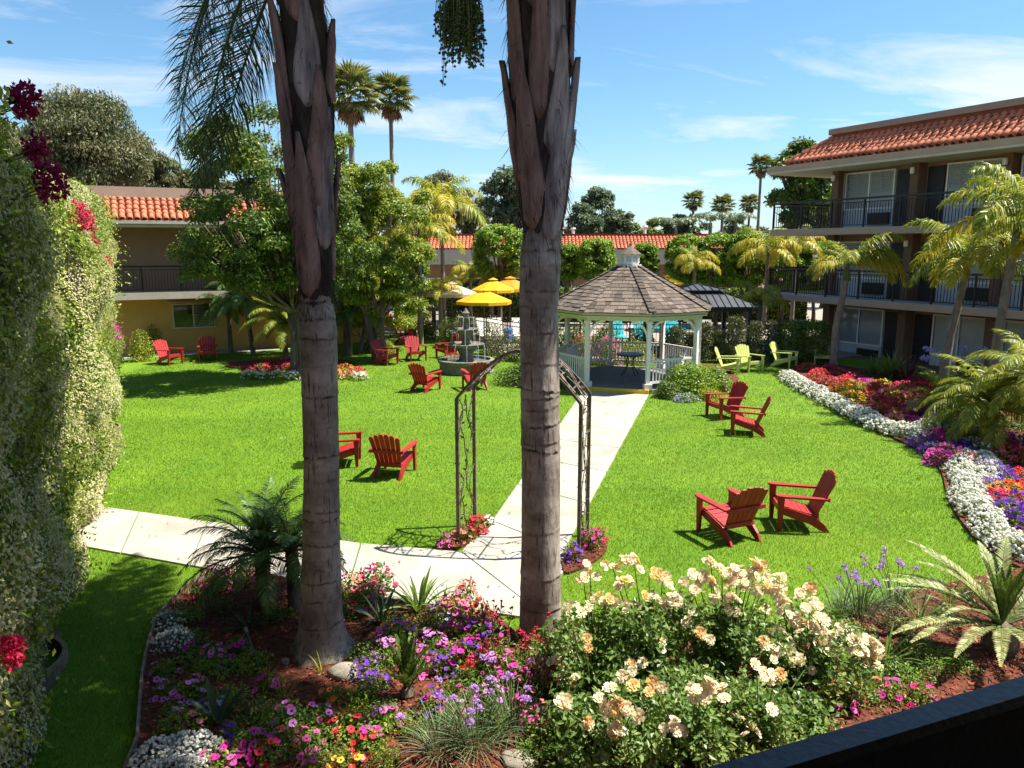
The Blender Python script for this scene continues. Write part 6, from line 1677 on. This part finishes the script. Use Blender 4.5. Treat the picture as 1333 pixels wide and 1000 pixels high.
# flowers at the feet of the arch
for x, y, c, r, h, lab in ((603, 706, 'salmon', .20, .24, 'salmon red petunias at the left arch foot'), (622, 694, 'red', .17, .26, 'red petunias behind the left arch foot'), (582, 712, 'pink', .15, .18, 'small pink petunias left of the left arch foot'), (634, 684, 'white', .12, .14, 'small white flowers by the left arch post'), (770, 716, 'magenta', .18, .30, 'magenta petunias at the right arch foot'), (745, 732, 'purple', .16, .26, 'deep purple petunias left of the right arch foot'), (780, 706, 'crimson', .13, .2, 'crimson petunias behind the right arch foot')):
    flowers(G(x, y), r, h, L_mid, [('petunia', c)], 26, .038, lab, parts=True, name='petunia_clump', nleaf=220, ls=.24)

# ------------------------------------------------------------------ front bed, near the camera
def Fp(x, y, r, h, kinds, nb, bs, lab, lm=None, **k):
    """x, y: where the middle of the clump shows in the photo"""
    if 430 < x < 770: r *= 1.22; h *= 1.1; nb = int(nb * 1.7)
    else: nb = int(nb * 1.35); r *= 1.08
    p = G(x, y, h * .6); k.setdefault('name', 'petunia_clump'); k.setdefault('parts', True)
    return flowers(p, r, h, lm or (L_mid if k['name'] != 'alyssum_clump' else L_grey), kinds, nb, bs, lab, **k)
pet = lambda *c: [('petunia', x) for x in c]
for a in [
    (282, 752, .24, .28, pet('pink', 'magenta'), 30, .038, 'pink and magenta petunias at the top left of the front bed by the path'),
    (312, 748, .20, .24, pet('magenta', 'salmon'), 22, .038, 'magenta petunias touching the left dark date palm'),
    (262, 770, .18, .18, pet('crimson'), 8, .034, 'shaded crimson petunias at the bed edge below the pink ones'),
    (460, 758, .18, .28, pet('pink', 'salmon'), 24, .038, 'pink petunias right of the left palm trunk by the path'),
    (490, 752, .20, .34, pet('magenta', 'crimson'), 26, .040, 'magenta petunias behind the dark strap leaved plant'),
    (455, 795, .16, .18, pet('red', 'magenta'), 10, .036, 'red petunias at the right foot of the left palm'),
    (520, 828, .26, .30, pet('pink', 'lilac'), 44, .042, 'large pale pink petunia mound above the small green cycad'),
    (556, 838, .20, .28, pet('lilac', 'pink'), 28, .042, 'lilac pink petunias right of the pale pink mound'),
    (594, 790, .22, .34, pet('pink', 'salmon'), 30, .038, 'bright pink and salmon petunias at the walkway corner'),
    (606, 770, .14, .30, pet('red', 'salmon'), 16, .036, 'red petunias at the very corner of the walkway'),
    (594, 820, .20, .32, pet('magenta', 'pink'), 30, .038, 'magenta petunias between the pale mound and purple flowers'),
    (628, 826, .20, .34, pet('purple', 'magenta'), 34, .036, 'purple and magenta petunias left of the grey palm foot'),
    (576, 860, .14, .24, pet('purple'), 16, .034, 'purple petunias behind the right side of the small cycad'),
    (472, 872, .16, .16, pet('purple'), 18, .030, 'violet petunias left of the small cycad'),
    (490, 890, .14, .14, pet('purple'), 14, .030, 'deep violet petunias just below the other violet ones'),
    (275, 850, .16, .18, pet('pink', 'lilac'), 9, .040, 'shaded pink petunias in the left of the front bed'),
    (214, 872, .13, .20, pet('pink', 'lilac'), 6, .042, 'two tone pink petunias against the bed edging'),
    (246, 898, .18, .22, pet('pink', 'lilac'), 10, .040, 'pink petunias beside the dark broad leaved plant'),
    (278, 918, .13, .16, pet('purple', 'blue'), 14, .028, 'blue violet flowers in the red mulch'),
    (228, 922, .12, .14, pet('lilac'), 6, .036, 'faint lilac petunias in deep shade by the edging'),
    (384, 932, .26, .16, pet('lilac', 'pink'), 10, .046, 'large pink petunias spread in the shaded mulch below the palm'),
    (418, 930, .12, .14, pet('lilac'), 4, .042, 'single lilac petunias right of the large pink ones'),
    (452, 940, .16, .22, pet('red'), 8, .040, 'red petunias alone in the shade below the rock'),
    (326, 968, .18, .20, pet('magenta'), 9, .042, 'magenta petunias near the bottom edge, left of the pink ones'),
    (345, 980, .14, .20, pet('magenta', 'red'), 9, .042, 'magenta and red petunias at the bottom edge'),
    (290, 986, .18, .20, pet('magenta', 'pink'), 13, .042, 'pink petunias at the bottom edge beside the white alyssum'),
    (372, 962, .13, .18, pet('red', 'salmon'), 7, .040, 'red petunias near the bottom between shaded mulch patches'),
    (412, 994, .15, .14, pet('pink', 'yellow'), 9, .036, 'pink and yellow flowers cut by the bottom edge'),
    (300, 955, .12, .16, pet('purple'), 8, .032, 'dim purple petunias in the shade near the bottom left'),
    (452, 990, .12, .14, pet('yellow', 'red'), 8, .034, 'yellow and red flowers at the bottom edge in sun'),
    (1078, 880, .22, .26, pet('red', 'salmon'), 18, .036, 'red petunias in the mulch right of the roses'),
    (1100, 908, .18, .22, pet('pink', 'crimson'), 14, .036, 'pink petunias low beside the balcony rail'),
    (1160, 900, .18, .2, pet('magenta'), 12, .036, 'magenta petunias under the big pale cycad'),
    (1130, 886, .14, .2, pet('orange'), 8, .034, 'orange flowers between red petunias and the pale cycad'),
    (925, 975, .14, .22, pet('pink', 'magenta'), 10, .036, 'pink petunias under the roses at the bottom'),
]: Fp(*a, nleaf=300, ls=.24)
for a in [(226, 832, .22, .16, 120, 'dull grey white alyssum in shade at the left of the bed'), (222, 808, .2, .14, 80, 'small shaded alyssum near the bed edging top'), (206, 986, .24, .20, 260, 'large grey white alyssum mound at the bottom left, left part'), (246, 976, .24, .20, 260, 'large grey white alyssum mound at the bottom left, right part'), (224, 1010, .26, .2, 260, 'alyssum cut by the bottom edge at the left')]:
    Fp(a[0], a[1], a[2], a[3], [('ball', 'white')], a[4], .020, a[5], parts=False, name='alyssum_clump', nleaf=420, ls=.2)
# penstemon style spikes: crimson trumpets on upright leafy stems
def spikes(x, y, r, h, pc, n, lab, lm=L_mid):
    p = G(x, y, h * .7); o = thing('penstemon', lab, 'flowers', (p.x, p.y, .04), 0, 'crimson trumpet flowers round the grey palm foot'); sm = MB(); lf = MB()
    for i in range(n):
        a, q = random.uniform(0, 2 * PI), r * math.sqrt(random.random()); b = np.array([math.cos(a) * q * .5, math.sin(a) * q * .5, 0]); hh = h * random.uniform(.7, 1.1); t = np.array([math.cos(a) * q, math.sin(a) * q, hh])
        tube(sm, [b, (b + t) / 2 + unit(1)[0] * .02, t], [.005, .004, .003], 4)
        m_ = 20; f = rng.uniform(.05, .85, m_); pp = b + (t - b) * f[:, None]; d = unit(m_); d[:, 2] = np.abs(d[:, 2]) * .6; cards(lf, pp, d, unit(m_), rng.uniform(.05, .10, m_), .018, fold=.1)
        for j in range(random.randint(3, 6)):
            f = random.uniform(.72, 1.02); pp = b + (t - b) * f + unit(1)[0] * .035; u = Vector((random.uniform(-1, 1), random.uniform(-1, .4), random.uniform(-.2, .5)))
            link('blossom', bloom_mesh('trumpet', pc), o, pp, u.to_track_quat('Z', 'Y').to_euler(), random.uniform(.018, .026))
    part('stem', sm, m_stem, o); part('foliage', lf, lm, o)
for a in [(648, 812, .22, .50, 'crimson', 11, 'crimson trumpet flowers left of the grey palm foot'), (672, 842, .24, .45, 'crimson', 12, 'crimson trumpet flowers in front of the grey palm foot'), (636, 850, .2, .4, 'crimson', 9, 'crimson trumpet flowers below the purple petunias'), (735, 826, .22, .50, 'crimson', 11, 'crimson trumpet flowers right of the grey palm foot'), (705, 840, .2, .45, 'red', 9, 'red trumpet flowers hugging the grey palm foot'), (755, 838, .2, .5, 'crimson', 9, 'crimson trumpet flowers beside the first cream roses'),
          (612, 870, .18, .34, 'red', 7, 'orange red trumpet flowers right of the small cycad'), (690, 880, .24, .40, 'pink', 9, 'pink trumpet flowers in front of the grey palm foot, lower'), (700, 935, .22, .3, 'pink', 8, 'pink trumpet flowers low between garlic and roses'), (720, 880, .24, .42, 'crimson', 7, 'sparse crimson trumpet flowers under the first roses')]: spikes(*a)
# mauve society garlic
def garlic(x, y, n, L, nst, hs, lab, sp=.28):
    o = strappy(G(x, y), L, n, .016, L_garlic, lab, 1.1, name='society_garlic', cat='flowers', parts=False, els=(1.5, .55)); stalks(o, nst, sp, hs, 'umbel', 'mauve', .040)
for a in [(620, 975, 150, .48, 9, .55, 'grassy mauve flowered clump at the bottom, left of the roses'), (668, 955, 120, .45, 9, .55, 'grassy mauve flowered clump right of the first one at the bottom'), (575, 985, 110, .45, 3, .5, 'grassy clump below the small cycad'), (1120, 805, 140, .45, 12, .55, 'society garlic with mauve heads left of the big pale cycad'), (1165, 795, 130, .45, 12, .58, 'society garlic with mauve heads against the lawn, right one'), (1095, 800, 70, .4, 4, .5, 'sparse society garlic next to the rose leaves')]: garlic(*a)
# strap leaved and broad leaved plants
strappy(G(496, 815), .50, 18, .085, L_brom, 'dark broad strap leaved plant right of the left palm trunk', .9, els=(1.4, .5))
strappy(G(545, 800), .55, 26, .075, L_strap, 'bright green strap leaved plant at the edge of the walkway', .9, els=(1.5, .6))
strappy(G(575, 800), .40, 24, .05, L_strap, 'smaller green strap leaved plant by the walkway corner', 1.2, els=(1.4, .5))
strappy(G(325, 825), .40, 22, .06, L_brom, 'shaded arching strap leaved plant left of the left palm foot', 1.3, els=(1.2, .4))
strappy(G(285, 950), .42, 8, .16, L_brom, 'near black broad leaved plant in the left shade', .6, els=(1.4, .8))
for x, y, lab in ((350, 900, 'thin grassy tuft in the mulch left of the rock'), (420, 880, 'thin grassy tuft under the left palm foot'), (370, 915, 'light green tuft before the large pink petunias'), (860, 992, 'light strap tuft at the bottom under the roses'), (745, 985, 'light grassy tuft at the bottom between garlic and roses')):
    strappy(G(x, y), .24, 22, .03, L_yel, lab, .8, els=(1.5, .8), name='grass_tuft', parts=False)
# cycads
SG = [frond_mesh('frond', .62, e, d, 44, .11, .011, L_sagod, plume=.5, stiff=True, fwd=.9, ldroop=.1, pet=.12, rr=.008) for e, d in ((1.5, .25), (1.3, .45), (1.0, .6))]
q = G(531, 912); o = thing('cycad', 'small upright dark green cycad in the middle of the front bed', 'plant', (q.x, q.y, .04))
part('trunk', lathe(MB(), [(.06, -.02), (.08, .04), (.06, .10), (0, .12)], 10), m_bark, o)
for i in range(22): link('frond', SG[i * 3 // 22], o, (0, 0, .08), (0, 0, i * 2.4), random.uniform(.75, 1.05))
SB = [frond_mesh('frond', 1.25, e, d, 84, .17, .015, L_sago, plume=.45, stiff=True, fwd=.85, ldroop=.25, pet=.06, rr=.014, endtaper=.25) for e, d in ((.95, .8), (.65, .85), (.3, .7))]
SU = [frond_mesh('frond', .75, 1.5, .25, 50, .12, .013, L_sagod, plume=.6, stiff=True, fwd=1.3, ldroop=.05, pet=.10, rr=.012)]
q = G(1300, 852); o = thing('cycad', 'big pale cycad with long silvery fronds above the balcony rail at right', 'plant', (q.x, q.y, .04))
part('trunk', lathe(MB(), [(.15, -.02), (.19, .10), (.17, .26), (.10, .34), (0, .36)], 14, wob=lambda a, z: .06 * np.sin(a * 9 + z * 40)), m_bark, o)
for i, (az, k, s) in enumerate(((PI + .02, 1, 1.12), (PI - .28, 1, 1.08), (PI + .33, 2, 1.05), (PI - .60, 0, 1.05), (PI + .66, 2, .95), (PI + 1.0, 2, .85), (PI - .95, 0, .9), (PI + .18, 2, 1.1), (PI - .12, 0, 1.0), (PI + 1.4, 2, .8), (-.5, 1, 1), (0, 1, 1), (.5, 1, 1), (.9, 0, 1), (1.4, 0, .9), (-1.0, 2, .9), (PI - .45, 1, 1.0), (PI + .5, 1, .9))):
    link('frond', SB[k], o, (0, 0, .30), (random.uniform(-.2, .2), 0, az), s)
for i in range(16): link('frond', SU[0], o, (0, 0, .32), (0, .12 + .05 * (i % 3), i * 2.4), random.uniform(.8, 1.05))

# ------------------------------------------------------------------ cream roses
ROSES = [(797, 735, 3), (825, 728, 4), (768, 742, 2), (760, 752, 2), (812, 757, 3), (795, 782, 3), (770, 770, 1), (748, 792, 1), (765, 790, 1), (863, 750, 3), (880, 778, 2), (908, 748, 4), (925, 755, 3), (902, 768, 3), (940, 765, 3), (962, 738, 3), (985, 736, 3), (975, 750, 3), (995, 758, 3), (960, 775, 4), (985, 772, 3), (1012, 768, 3), (938, 780, 2),
         (1030, 778, 3), (1055, 788, 3), (1040, 806, 3), (1030, 812, 2), (1070, 806, 2), (872, 784, 2), (868, 796, 2), (1100, 818, 3), (1110, 830, 3), (1135, 840, 4), (1140, 862, 2), (1075, 840, 3), (1088, 845, 2), (1025, 840, 3), (1030, 862, 3), (1050, 866, 1), (860, 840, 3), (852, 828, 2), (725, 868, 3), (728, 855, 2), (726, 912, 3), (790, 905, 2), (802, 922, 3), (805, 950, 2), (820, 930, 2), (868, 938, 2), (915, 892, 3), (905, 905, 2), (928, 898, 2), (975, 945, 2), (925, 730, 2), (950, 750, 3), (1000, 790, 2), (890, 800, 2), (1060, 820, 2)]
BUSHES = [(775, 880, .62, .95, 'cream rose bush nearest the grey palm foot'), (850, 870, .62, 1.0, 'cream rose bush left of the middle, reaching up against the lawn'), (945, 860, .70, 1.05, 'fullest cream rose bush with the highest crowded blossoms'), (1045, 870, .62, .85, 'cream rose bush at the right, leaning towards the pale cycad'), (800, 965, .60, .55, 'low rose bush at the bottom beside the garlic clump'), (900, 960, .65, .65, 'dark leafy rose bush at the bottom centre'), (990, 945, .60, .55, 'dark leafy rose bush against the balcony rail')]
RO = []
for x, y, r, h, lab in BUSHES:
    p = G(x, y, h * .35); o = thing('rose_bush', lab, 'rose bush', (p.x, p.y, .04)); n = 3600
    cl = ellips((0, 0, h * .48), (r * .95, r * .7, h * .46), 44, .20, .45); mb = MB()
    C = np.array([c[:3] for c in cl]); idx = rng.integers(0, len(C), n); pp = C[idx] + unit(n) * (.17 * rng.uniform(0, 1, n) ** .5)[:, None]; pp[:, 2] = np.abs(pp[:, 2])
    nn = unit(n) * .9 + np.array([0, -.15, .9]); d = np.cross(nn, unit(n)); d[:, 2] -= .2
    cards(mb, pp, d, nn, rng.uniform(.045, .085, n), rng.uniform(.028, .048, n), fold=.15); part('foliage', mb, L_rose, o)
    sm = MB()
    for c in cl: tube(sm, [(random.uniform(-.06, .06), random.uniform(-.06, .06), 0), (c[0] * .6, c[1] * .6, c[2] * .5), c[:3]], [.012, .009, .004], 4)
    RO.append((o, Vector((p.x, p.y, .04)), sm, r, h, x, y))
for x, y, k in ROSES:
    Y = 6.35 + (1000 - y) / 280 * 1.05; c = P(x, y, Y)
    o, b, sm, r, h, bx, by = min(RO, key=lambda t: (t[5] - x) ** 2 + 1.6 * (t[6] - 60 - y) ** 2)
    if y > 868: c = P(x, y, b.y - r * .62)
    e = c - b; tube(sm, [(e.x * .25, e.y * .25, max(.05, e.z * .35)), (e.x * .75, e.y * .75, e.z * .75), (e.x, e.y, e.z - .02)], [.008, .006, .005], 4)
    for i in range(k + 2):
        j = Vector((random.uniform(-.085, .085), random.uniform(-.07, .07), random.uniform(-.06, .06)))
        dv = Vector((random.uniform(-.7, .7), random.uniform(-.9, .3), random.uniform(.3, 1)))
        link('blossom', bloom_mesh('rose', 'rose' if random.random() < .86 else 'roseold'), o, e + j, dv.to_track_quat('Z', 'Y').to_euler(), random.uniform(.046, .070))
for o, b, sm, *_ in RO: part('stem', sm, m_stem, o)
# ------------------------------------------------------------------ filling growth in the front bed
def filler(x, y, r, h, lm, lab, n=520, ls=.17, asp=.5):
    p = G(x, y, h * .5); o = thing('leafy_plant', lab, 'plant', (p.x, p.y, .03), random.uniform(0, 6), 'leafy plants filling the front bed'); link('foliage', foliage(lm, n, ls, asp), o, sc=(r, r, h))
FILL = [(470, 778, 'between the left palm and the pink petunias'), (520, 815, 'behind the pale pink mound'), (560, 815, 'below the walkway strap plant'), (590, 845, 'under the magenta petunias'), (600, 890, 'right of the small cycad'), (640, 880, 'left of the pink trumpet flowers'), (660, 905, 'over the second garlic clump'), (700, 905, 'below the grey palm foot'),
        (715, 960, 'between garlic and lowest rose bush'), (745, 930, 'left of the lowest rose bush'), (470, 850, 'right of the left palm foot'), (500, 860, 'left of the small cycad top'), (575, 930, 'below right of the small cycad'), (640, 935, 'between the two garlic clumps'), (690, 980, 'at the bottom right of the garlic'), (760, 870, 'under the first cream roses'),
        (240, 800, 'at the shaded bed edge top'), (290, 790, 'below the dark date palms'), (240, 860, 'left, in the shade'), (300, 870, 'beside the garden stake'), (230, 945, 'above the alyssum mound'), (350, 945, 'above the magenta petunias'), (320, 925, 'in the shaded middle left'), (480, 950, 'below the violet petunias'), (430, 965, 'right of the shaded red petunias'),
        (1060, 900, 'left of the red petunias by the rail'), (1110, 870, 'under the last roses'), (1150, 850, 'below the garlic by the pale cycad'), (1190, 830, 'behind the pale cycad fronds'), (1230, 800, 'behind the pale cycad, towards the lawn'), (1090, 850, 'right of the rose leaves'), (1180, 880, 'under the left fronds of the pale cycad'), (1270, 770, 'right back of the pale cycad'), (1320, 770, 'at the right edge behind the cycad'), (1210, 870, 'below the pale cycad fronds'), (1130, 905, 'close to the rail, right'), (1040, 930, 'close to the rail, left')]
FILL += [(1085, 880, 'between the last roses and the red petunias'), (1120, 850, 'under the rightmost cream roses'), (1160, 870, 'under the lowest left cycad fronds'), (1200, 850, 'deep under the cycad fronds'), (1240, 860, 'below the cycad trunk, left'), (1170, 815, 'in front of the right garlic clump'), (1110, 825, 'in front of the left garlic clump')]
for i, (x, y, w) in enumerate(FILL):
    lm = (L_mid, L_bright, L_dark, L_mid, L_strap)[i % 5]
    filler(x + random.uniform(-4, 4), y, random.uniform(.18, .28), random.uniform(.14, .26), lm, ('low light green plant ' if lm in (L_bright,) else 'low dark green plant ' if lm is L_dark else 'low green plant ') + w)
for a in [(540, 862, .14, .26, pet('pink'), 12, .040, 'pink petunias right above the small cycad fronds'), (505, 845, .14, .22, pet('lilac'), 14, .040, 'lilac petunias at the left of the pale pink mound'), (625, 800, .14, .34, pet('salmon', 'red'), 14, .036, 'salmon petunias before the bare mulch corner at the walkway'), (575, 800, .15, .28, pet('purple', 'blue'), 16, .030, 'blue violet flowers between the strap plants by the walkway'),
          (610, 850, .18, .34, pet('magenta', 'purple'), 26, .038, 'magenta petunias in the thick of the centre bed'), (650, 862, .16, .36, pet('pink', 'lilac'), 18, .036, 'pink petunias between crimson trumpets'), (592, 905, .14, .24, pet('lilac', 'magenta'), 12, .034, 'lilac petunias above the garlic leaves'), (640, 905, .13, .30, pet('lilac'), 10, .034, 'pale lilac petunias between the garlic heads'),
          (690, 915, .14, .26, pet('salmon', 'pink'), 12, .036, 'salmon pink petunias right of the garlic heads'), (740, 905, .13, .26, pet('crimson'), 10, .036, 'crimson petunias against the first rose bush'), (445, 775, .13, .20, pet('magenta'), 12, .036, 'magenta petunias touching the left palm trunk'), (480, 770, .15, .24, pet('pink', 'salmon'), 16, .036, 'pink petunias under the dark strap leaved plant'),
          (430, 905, .12, .12, pet('orange'), 6, .034, 'orange flowers by the pale rock'), (246, 850, .13, .18, pet('magenta'), 6, .038, 'magenta petunias shaded near the edging'), (215, 900, .12, .16, pet('lilac'), 5, .038, 'lilac petunias close to the edging board'), (262, 935, .14, .18, pet('pink'), 7, .04, 'pink petunias below the broad leaved plant'), (1200, 905, .14, .2, pet('magenta', 'crimson'), 10, .036, 'magenta petunias under the right fronds of the pale cycad'),
          (1050, 905, .16, .24, pet('crimson', 'pink'), 14, .036, 'crimson pink petunias between roses and rail')]: Fp(*a, nleaf=300, ls=.24)
strappy(G(1150, 870), .5, 22, .05, L_strap, 'green strap clump under the last roses', 1.2, els=(1.4, .5)); strappy(G(1195, 815), .5, 26, .035, L_strap, 'narrow strap clump behind the pale cycad', 1.1, els=(1.5, .6)); strappy(G(1235, 790), .45, 26, .035, L_strap, 'narrow strap clump farther behind the pale cycad', 1.1, els=(1.5, .6))
# hedge across the back of the deck
hg = thing('hedge', 'dark clipped hedge along the back of the pool deck', 'hedge', (2, 47.5, 0)); mb = MB(); n = 16000
p = np.column_stack([rng.uniform(-6, 16, n), rng.uniform(-.7, .7, n), rng.uniform(0, 1.9, n)]); k = rng.random(n) < .5; p[k, 1] = -.7 + rng.normal(0, .05, k.sum()); p[~k, 2] = 1.9 + rng.normal(0, .05, (~k).sum())
nn = unit(n) + np.array([0, -.4, .5]); cards(mb, p, np.cross(nn, unit(n)), nn, rng.uniform(.12, .24, n), rng.uniform(.06, .12, n)); part('foliage', mb, L_dark, hg)
part('stems', span(MB(), (-6, -.55, 0), (16, .6, 1.75)), m_core, hg)  # solid dark block painted in for the shaded inside of the hedge
for a in [(1010, 748, 4), (1045, 770, 3), (940, 742, 3), (878, 760, 2), (845, 745, 2), (965, 760, 3), (1020, 795, 3), (1080, 828, 3), (1118, 846, 3), (1005, 820, 2), (960, 800, 2), (850, 775, 2), (820, 790, 2)]:
    x, y, k = a; c = P(x, y, 6.35 + (1000 - y) / 280 * 1.05); o, b, sm, *_ = min(RO, key=lambda t: (t[5] - x) ** 2 + 1.6 * (t[6] - 60 - y) ** 2)
    e = c - b; st2 = MB(); tube(st2, [(e.x * .4, e.y * .4, max(.05, e.z * .4)), (e.x * .8, e.y * .8, e.z * .75), (e.x, e.y, e.z - .02)], [.007, .006, .005], 4); part('stem', st2, m_stem, o)
    for i in range(k + 1):
        j = Vector((random.uniform(-.09, .09), random.uniform(-.07, .07), random.uniform(-.05, .05))); dv = Vector((random.uniform(-.7, .7), random.uniform(-.9, .2), random.uniform(.3, 1)))
        link('blossom', bloom_mesh('rose', 'rose' if random.random() < .9 else 'roseold'), o, e + j, dv.to_track_quat('Z', 'Y').to_euler(), random.uniform(.044, .064))
# dark shrubs behind the pool fence, seen through the gazebo
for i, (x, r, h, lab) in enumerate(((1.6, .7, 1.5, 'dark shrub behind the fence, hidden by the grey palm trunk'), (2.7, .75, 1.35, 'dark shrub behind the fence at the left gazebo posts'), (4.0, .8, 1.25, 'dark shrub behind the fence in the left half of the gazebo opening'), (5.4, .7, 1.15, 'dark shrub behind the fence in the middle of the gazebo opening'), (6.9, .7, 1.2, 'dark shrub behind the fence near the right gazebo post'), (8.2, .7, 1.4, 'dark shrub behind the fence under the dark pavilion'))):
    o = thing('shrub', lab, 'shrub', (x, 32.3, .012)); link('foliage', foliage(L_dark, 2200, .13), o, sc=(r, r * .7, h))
# litter on lawn and walkway
n = 900; p = np.column_stack([rng.uniform(-9, 10, n), rng.uniform(6, 28, n), np.full(n, .047)]); p = p[np.abs(p[:, 0]) < p[:, 1] * .7]; n = len(p)
d = unit(n); d[:, 2] *= .3; lt = MB(); cards(lt, p, d, unit(n) * .5 + np.array([0, 0, 1]), rng.uniform(.03, .08, n), rng.uniform(.015, .035, n), fold=.3)
structure('fallen_leaves', lt, L_dead, 'stuff')
# rainwater pipes on the wings
for u in (2.62, 12.9): part('downpipe', tube(MB(), [(u - .22, W0 - .02, 0), (u - .22, W0 - .02, 7.4)], .04, 8), m_fascia, RW)
part('gutter', bar(MB(), (-9, -1.63, 5.47), (10.4, -1.63, 5.47), .10, .10), m_pale, LW)
part('downpipe', tube(MB(), [(-1.6, -.06, 0), (-1.6, -.06, 5.3)], .045, 8), m_pale, LW)
for i, (x, y, w) in enumerate([(360, 800, 'between the dark date palms and the left palm'), (330, 860, 'under the stake light'), (255, 830, 'beside the shaded alyssum'), (400, 950, 'below the large pink petunias'), (300, 905, 'in the middle of the left shade'), (500, 925, 'just left of the small cycad trunk'), (535, 945, 'just below the small cycad'), (470, 905, 'right of the pale rock'), (380, 975, 'at the bottom left of centre'), (500, 985, 'at the bottom left of the grassy clump'), (265, 870, 'right of the two tone petunias'), (350, 930, 'above the large pink petunias')]):
    filler(x, y, random.uniform(.16, .24), random.uniform(.14, .24), (L_mid, L_bright, L_strap)[i % 3], ('small fresh green plant ' if i % 3 == 1 else 'small leafy plant ') + w)
for a in [(350, 890, .14, .18, pet('pink', 'magenta'), 9, .038, 'pink petunias in the sun patch by the stake light'), (310, 840, .14, .18, pet('magenta'), 8, .038, 'magenta petunias in the shade left of the left palm'), (500, 935, .15, .2, pet('pink', 'lilac'), 12, .038, 'pink petunias at the left foot of the small cycad'), (480, 965, .14, .18, pet('magenta', 'red'), 10, .038, 'magenta and red petunias left of the grassy mauve clump'), (400, 965, .14, .18, pet('pink'), 9, .040, 'pink petunias low between the shaded pink and red ones'),
          (560, 915, .14, .24, pet('magenta', 'purple'), 14, .036, 'magenta and purple petunias at the right foot of the small cycad'), (665, 875, .16, .40, pet('pink', 'magenta'), 18, .036, 'tall pink petunias among the crimson trumpets'), (720, 855, .15, .42, pet('pink', 'crimson'), 14, .034, 'pink petunias in front of the grey palm foot, right')]: Fp(*a, nleaf=300, ls=.24)
# roses down the faces of the bushes
for x, y, k in [(760, 838, 1), (790, 850, 2), (830, 862, 2), (880, 840, 2), (920, 830, 2), (960, 845, 2), (985, 870, 2), (935, 862, 1), (1010, 880, 2), (900, 870, 1), (850, 890, 2), (960, 905, 2), (1000, 915, 1), (1045, 890, 2), (770, 935, 1), (840, 965, 2), (895, 945, 1), (940, 935, 2), (1010, 850, 2), (1065, 862, 2), (745, 885, 1), (1105, 850, 2), (812, 880, 2), (870, 910, 1), (990, 835, 2)][::2]:
    o, b, sm, r, h, bx, by = min(RO, key=lambda t: (t[5] - x) ** 2 + 2.5 * (t[6] - 40 - y) ** 2)
    c = P(x, y, b.y - r * .66); e = c - b
    if e.z < .08: continue
    st2 = MB(); tube(st2, [(e.x * .4, e.y * .4, e.z * .35), (e.x * .8, e.y * .8, e.z * .8), (e.x, e.y, e.z - .02)], [.007, .006, .005], 4); part('stem', st2, m_stem, o)
    for i in range(k + 1):
        j = Vector((random.uniform(-.07, .07), random.uniform(-.05, .03), random.uniform(-.06, .06))); dv = Vector((random.uniform(-.5, .5), random.uniform(-1, -.3), random.uniform(.3, 1)))
        link('blossom', bloom_mesh('rose', 'rose' if random.random() < .8 else 'roseold'), o, e + j, dv.to_track_quat('Z', 'Y').to_euler(), random.uniform(.040, .062))
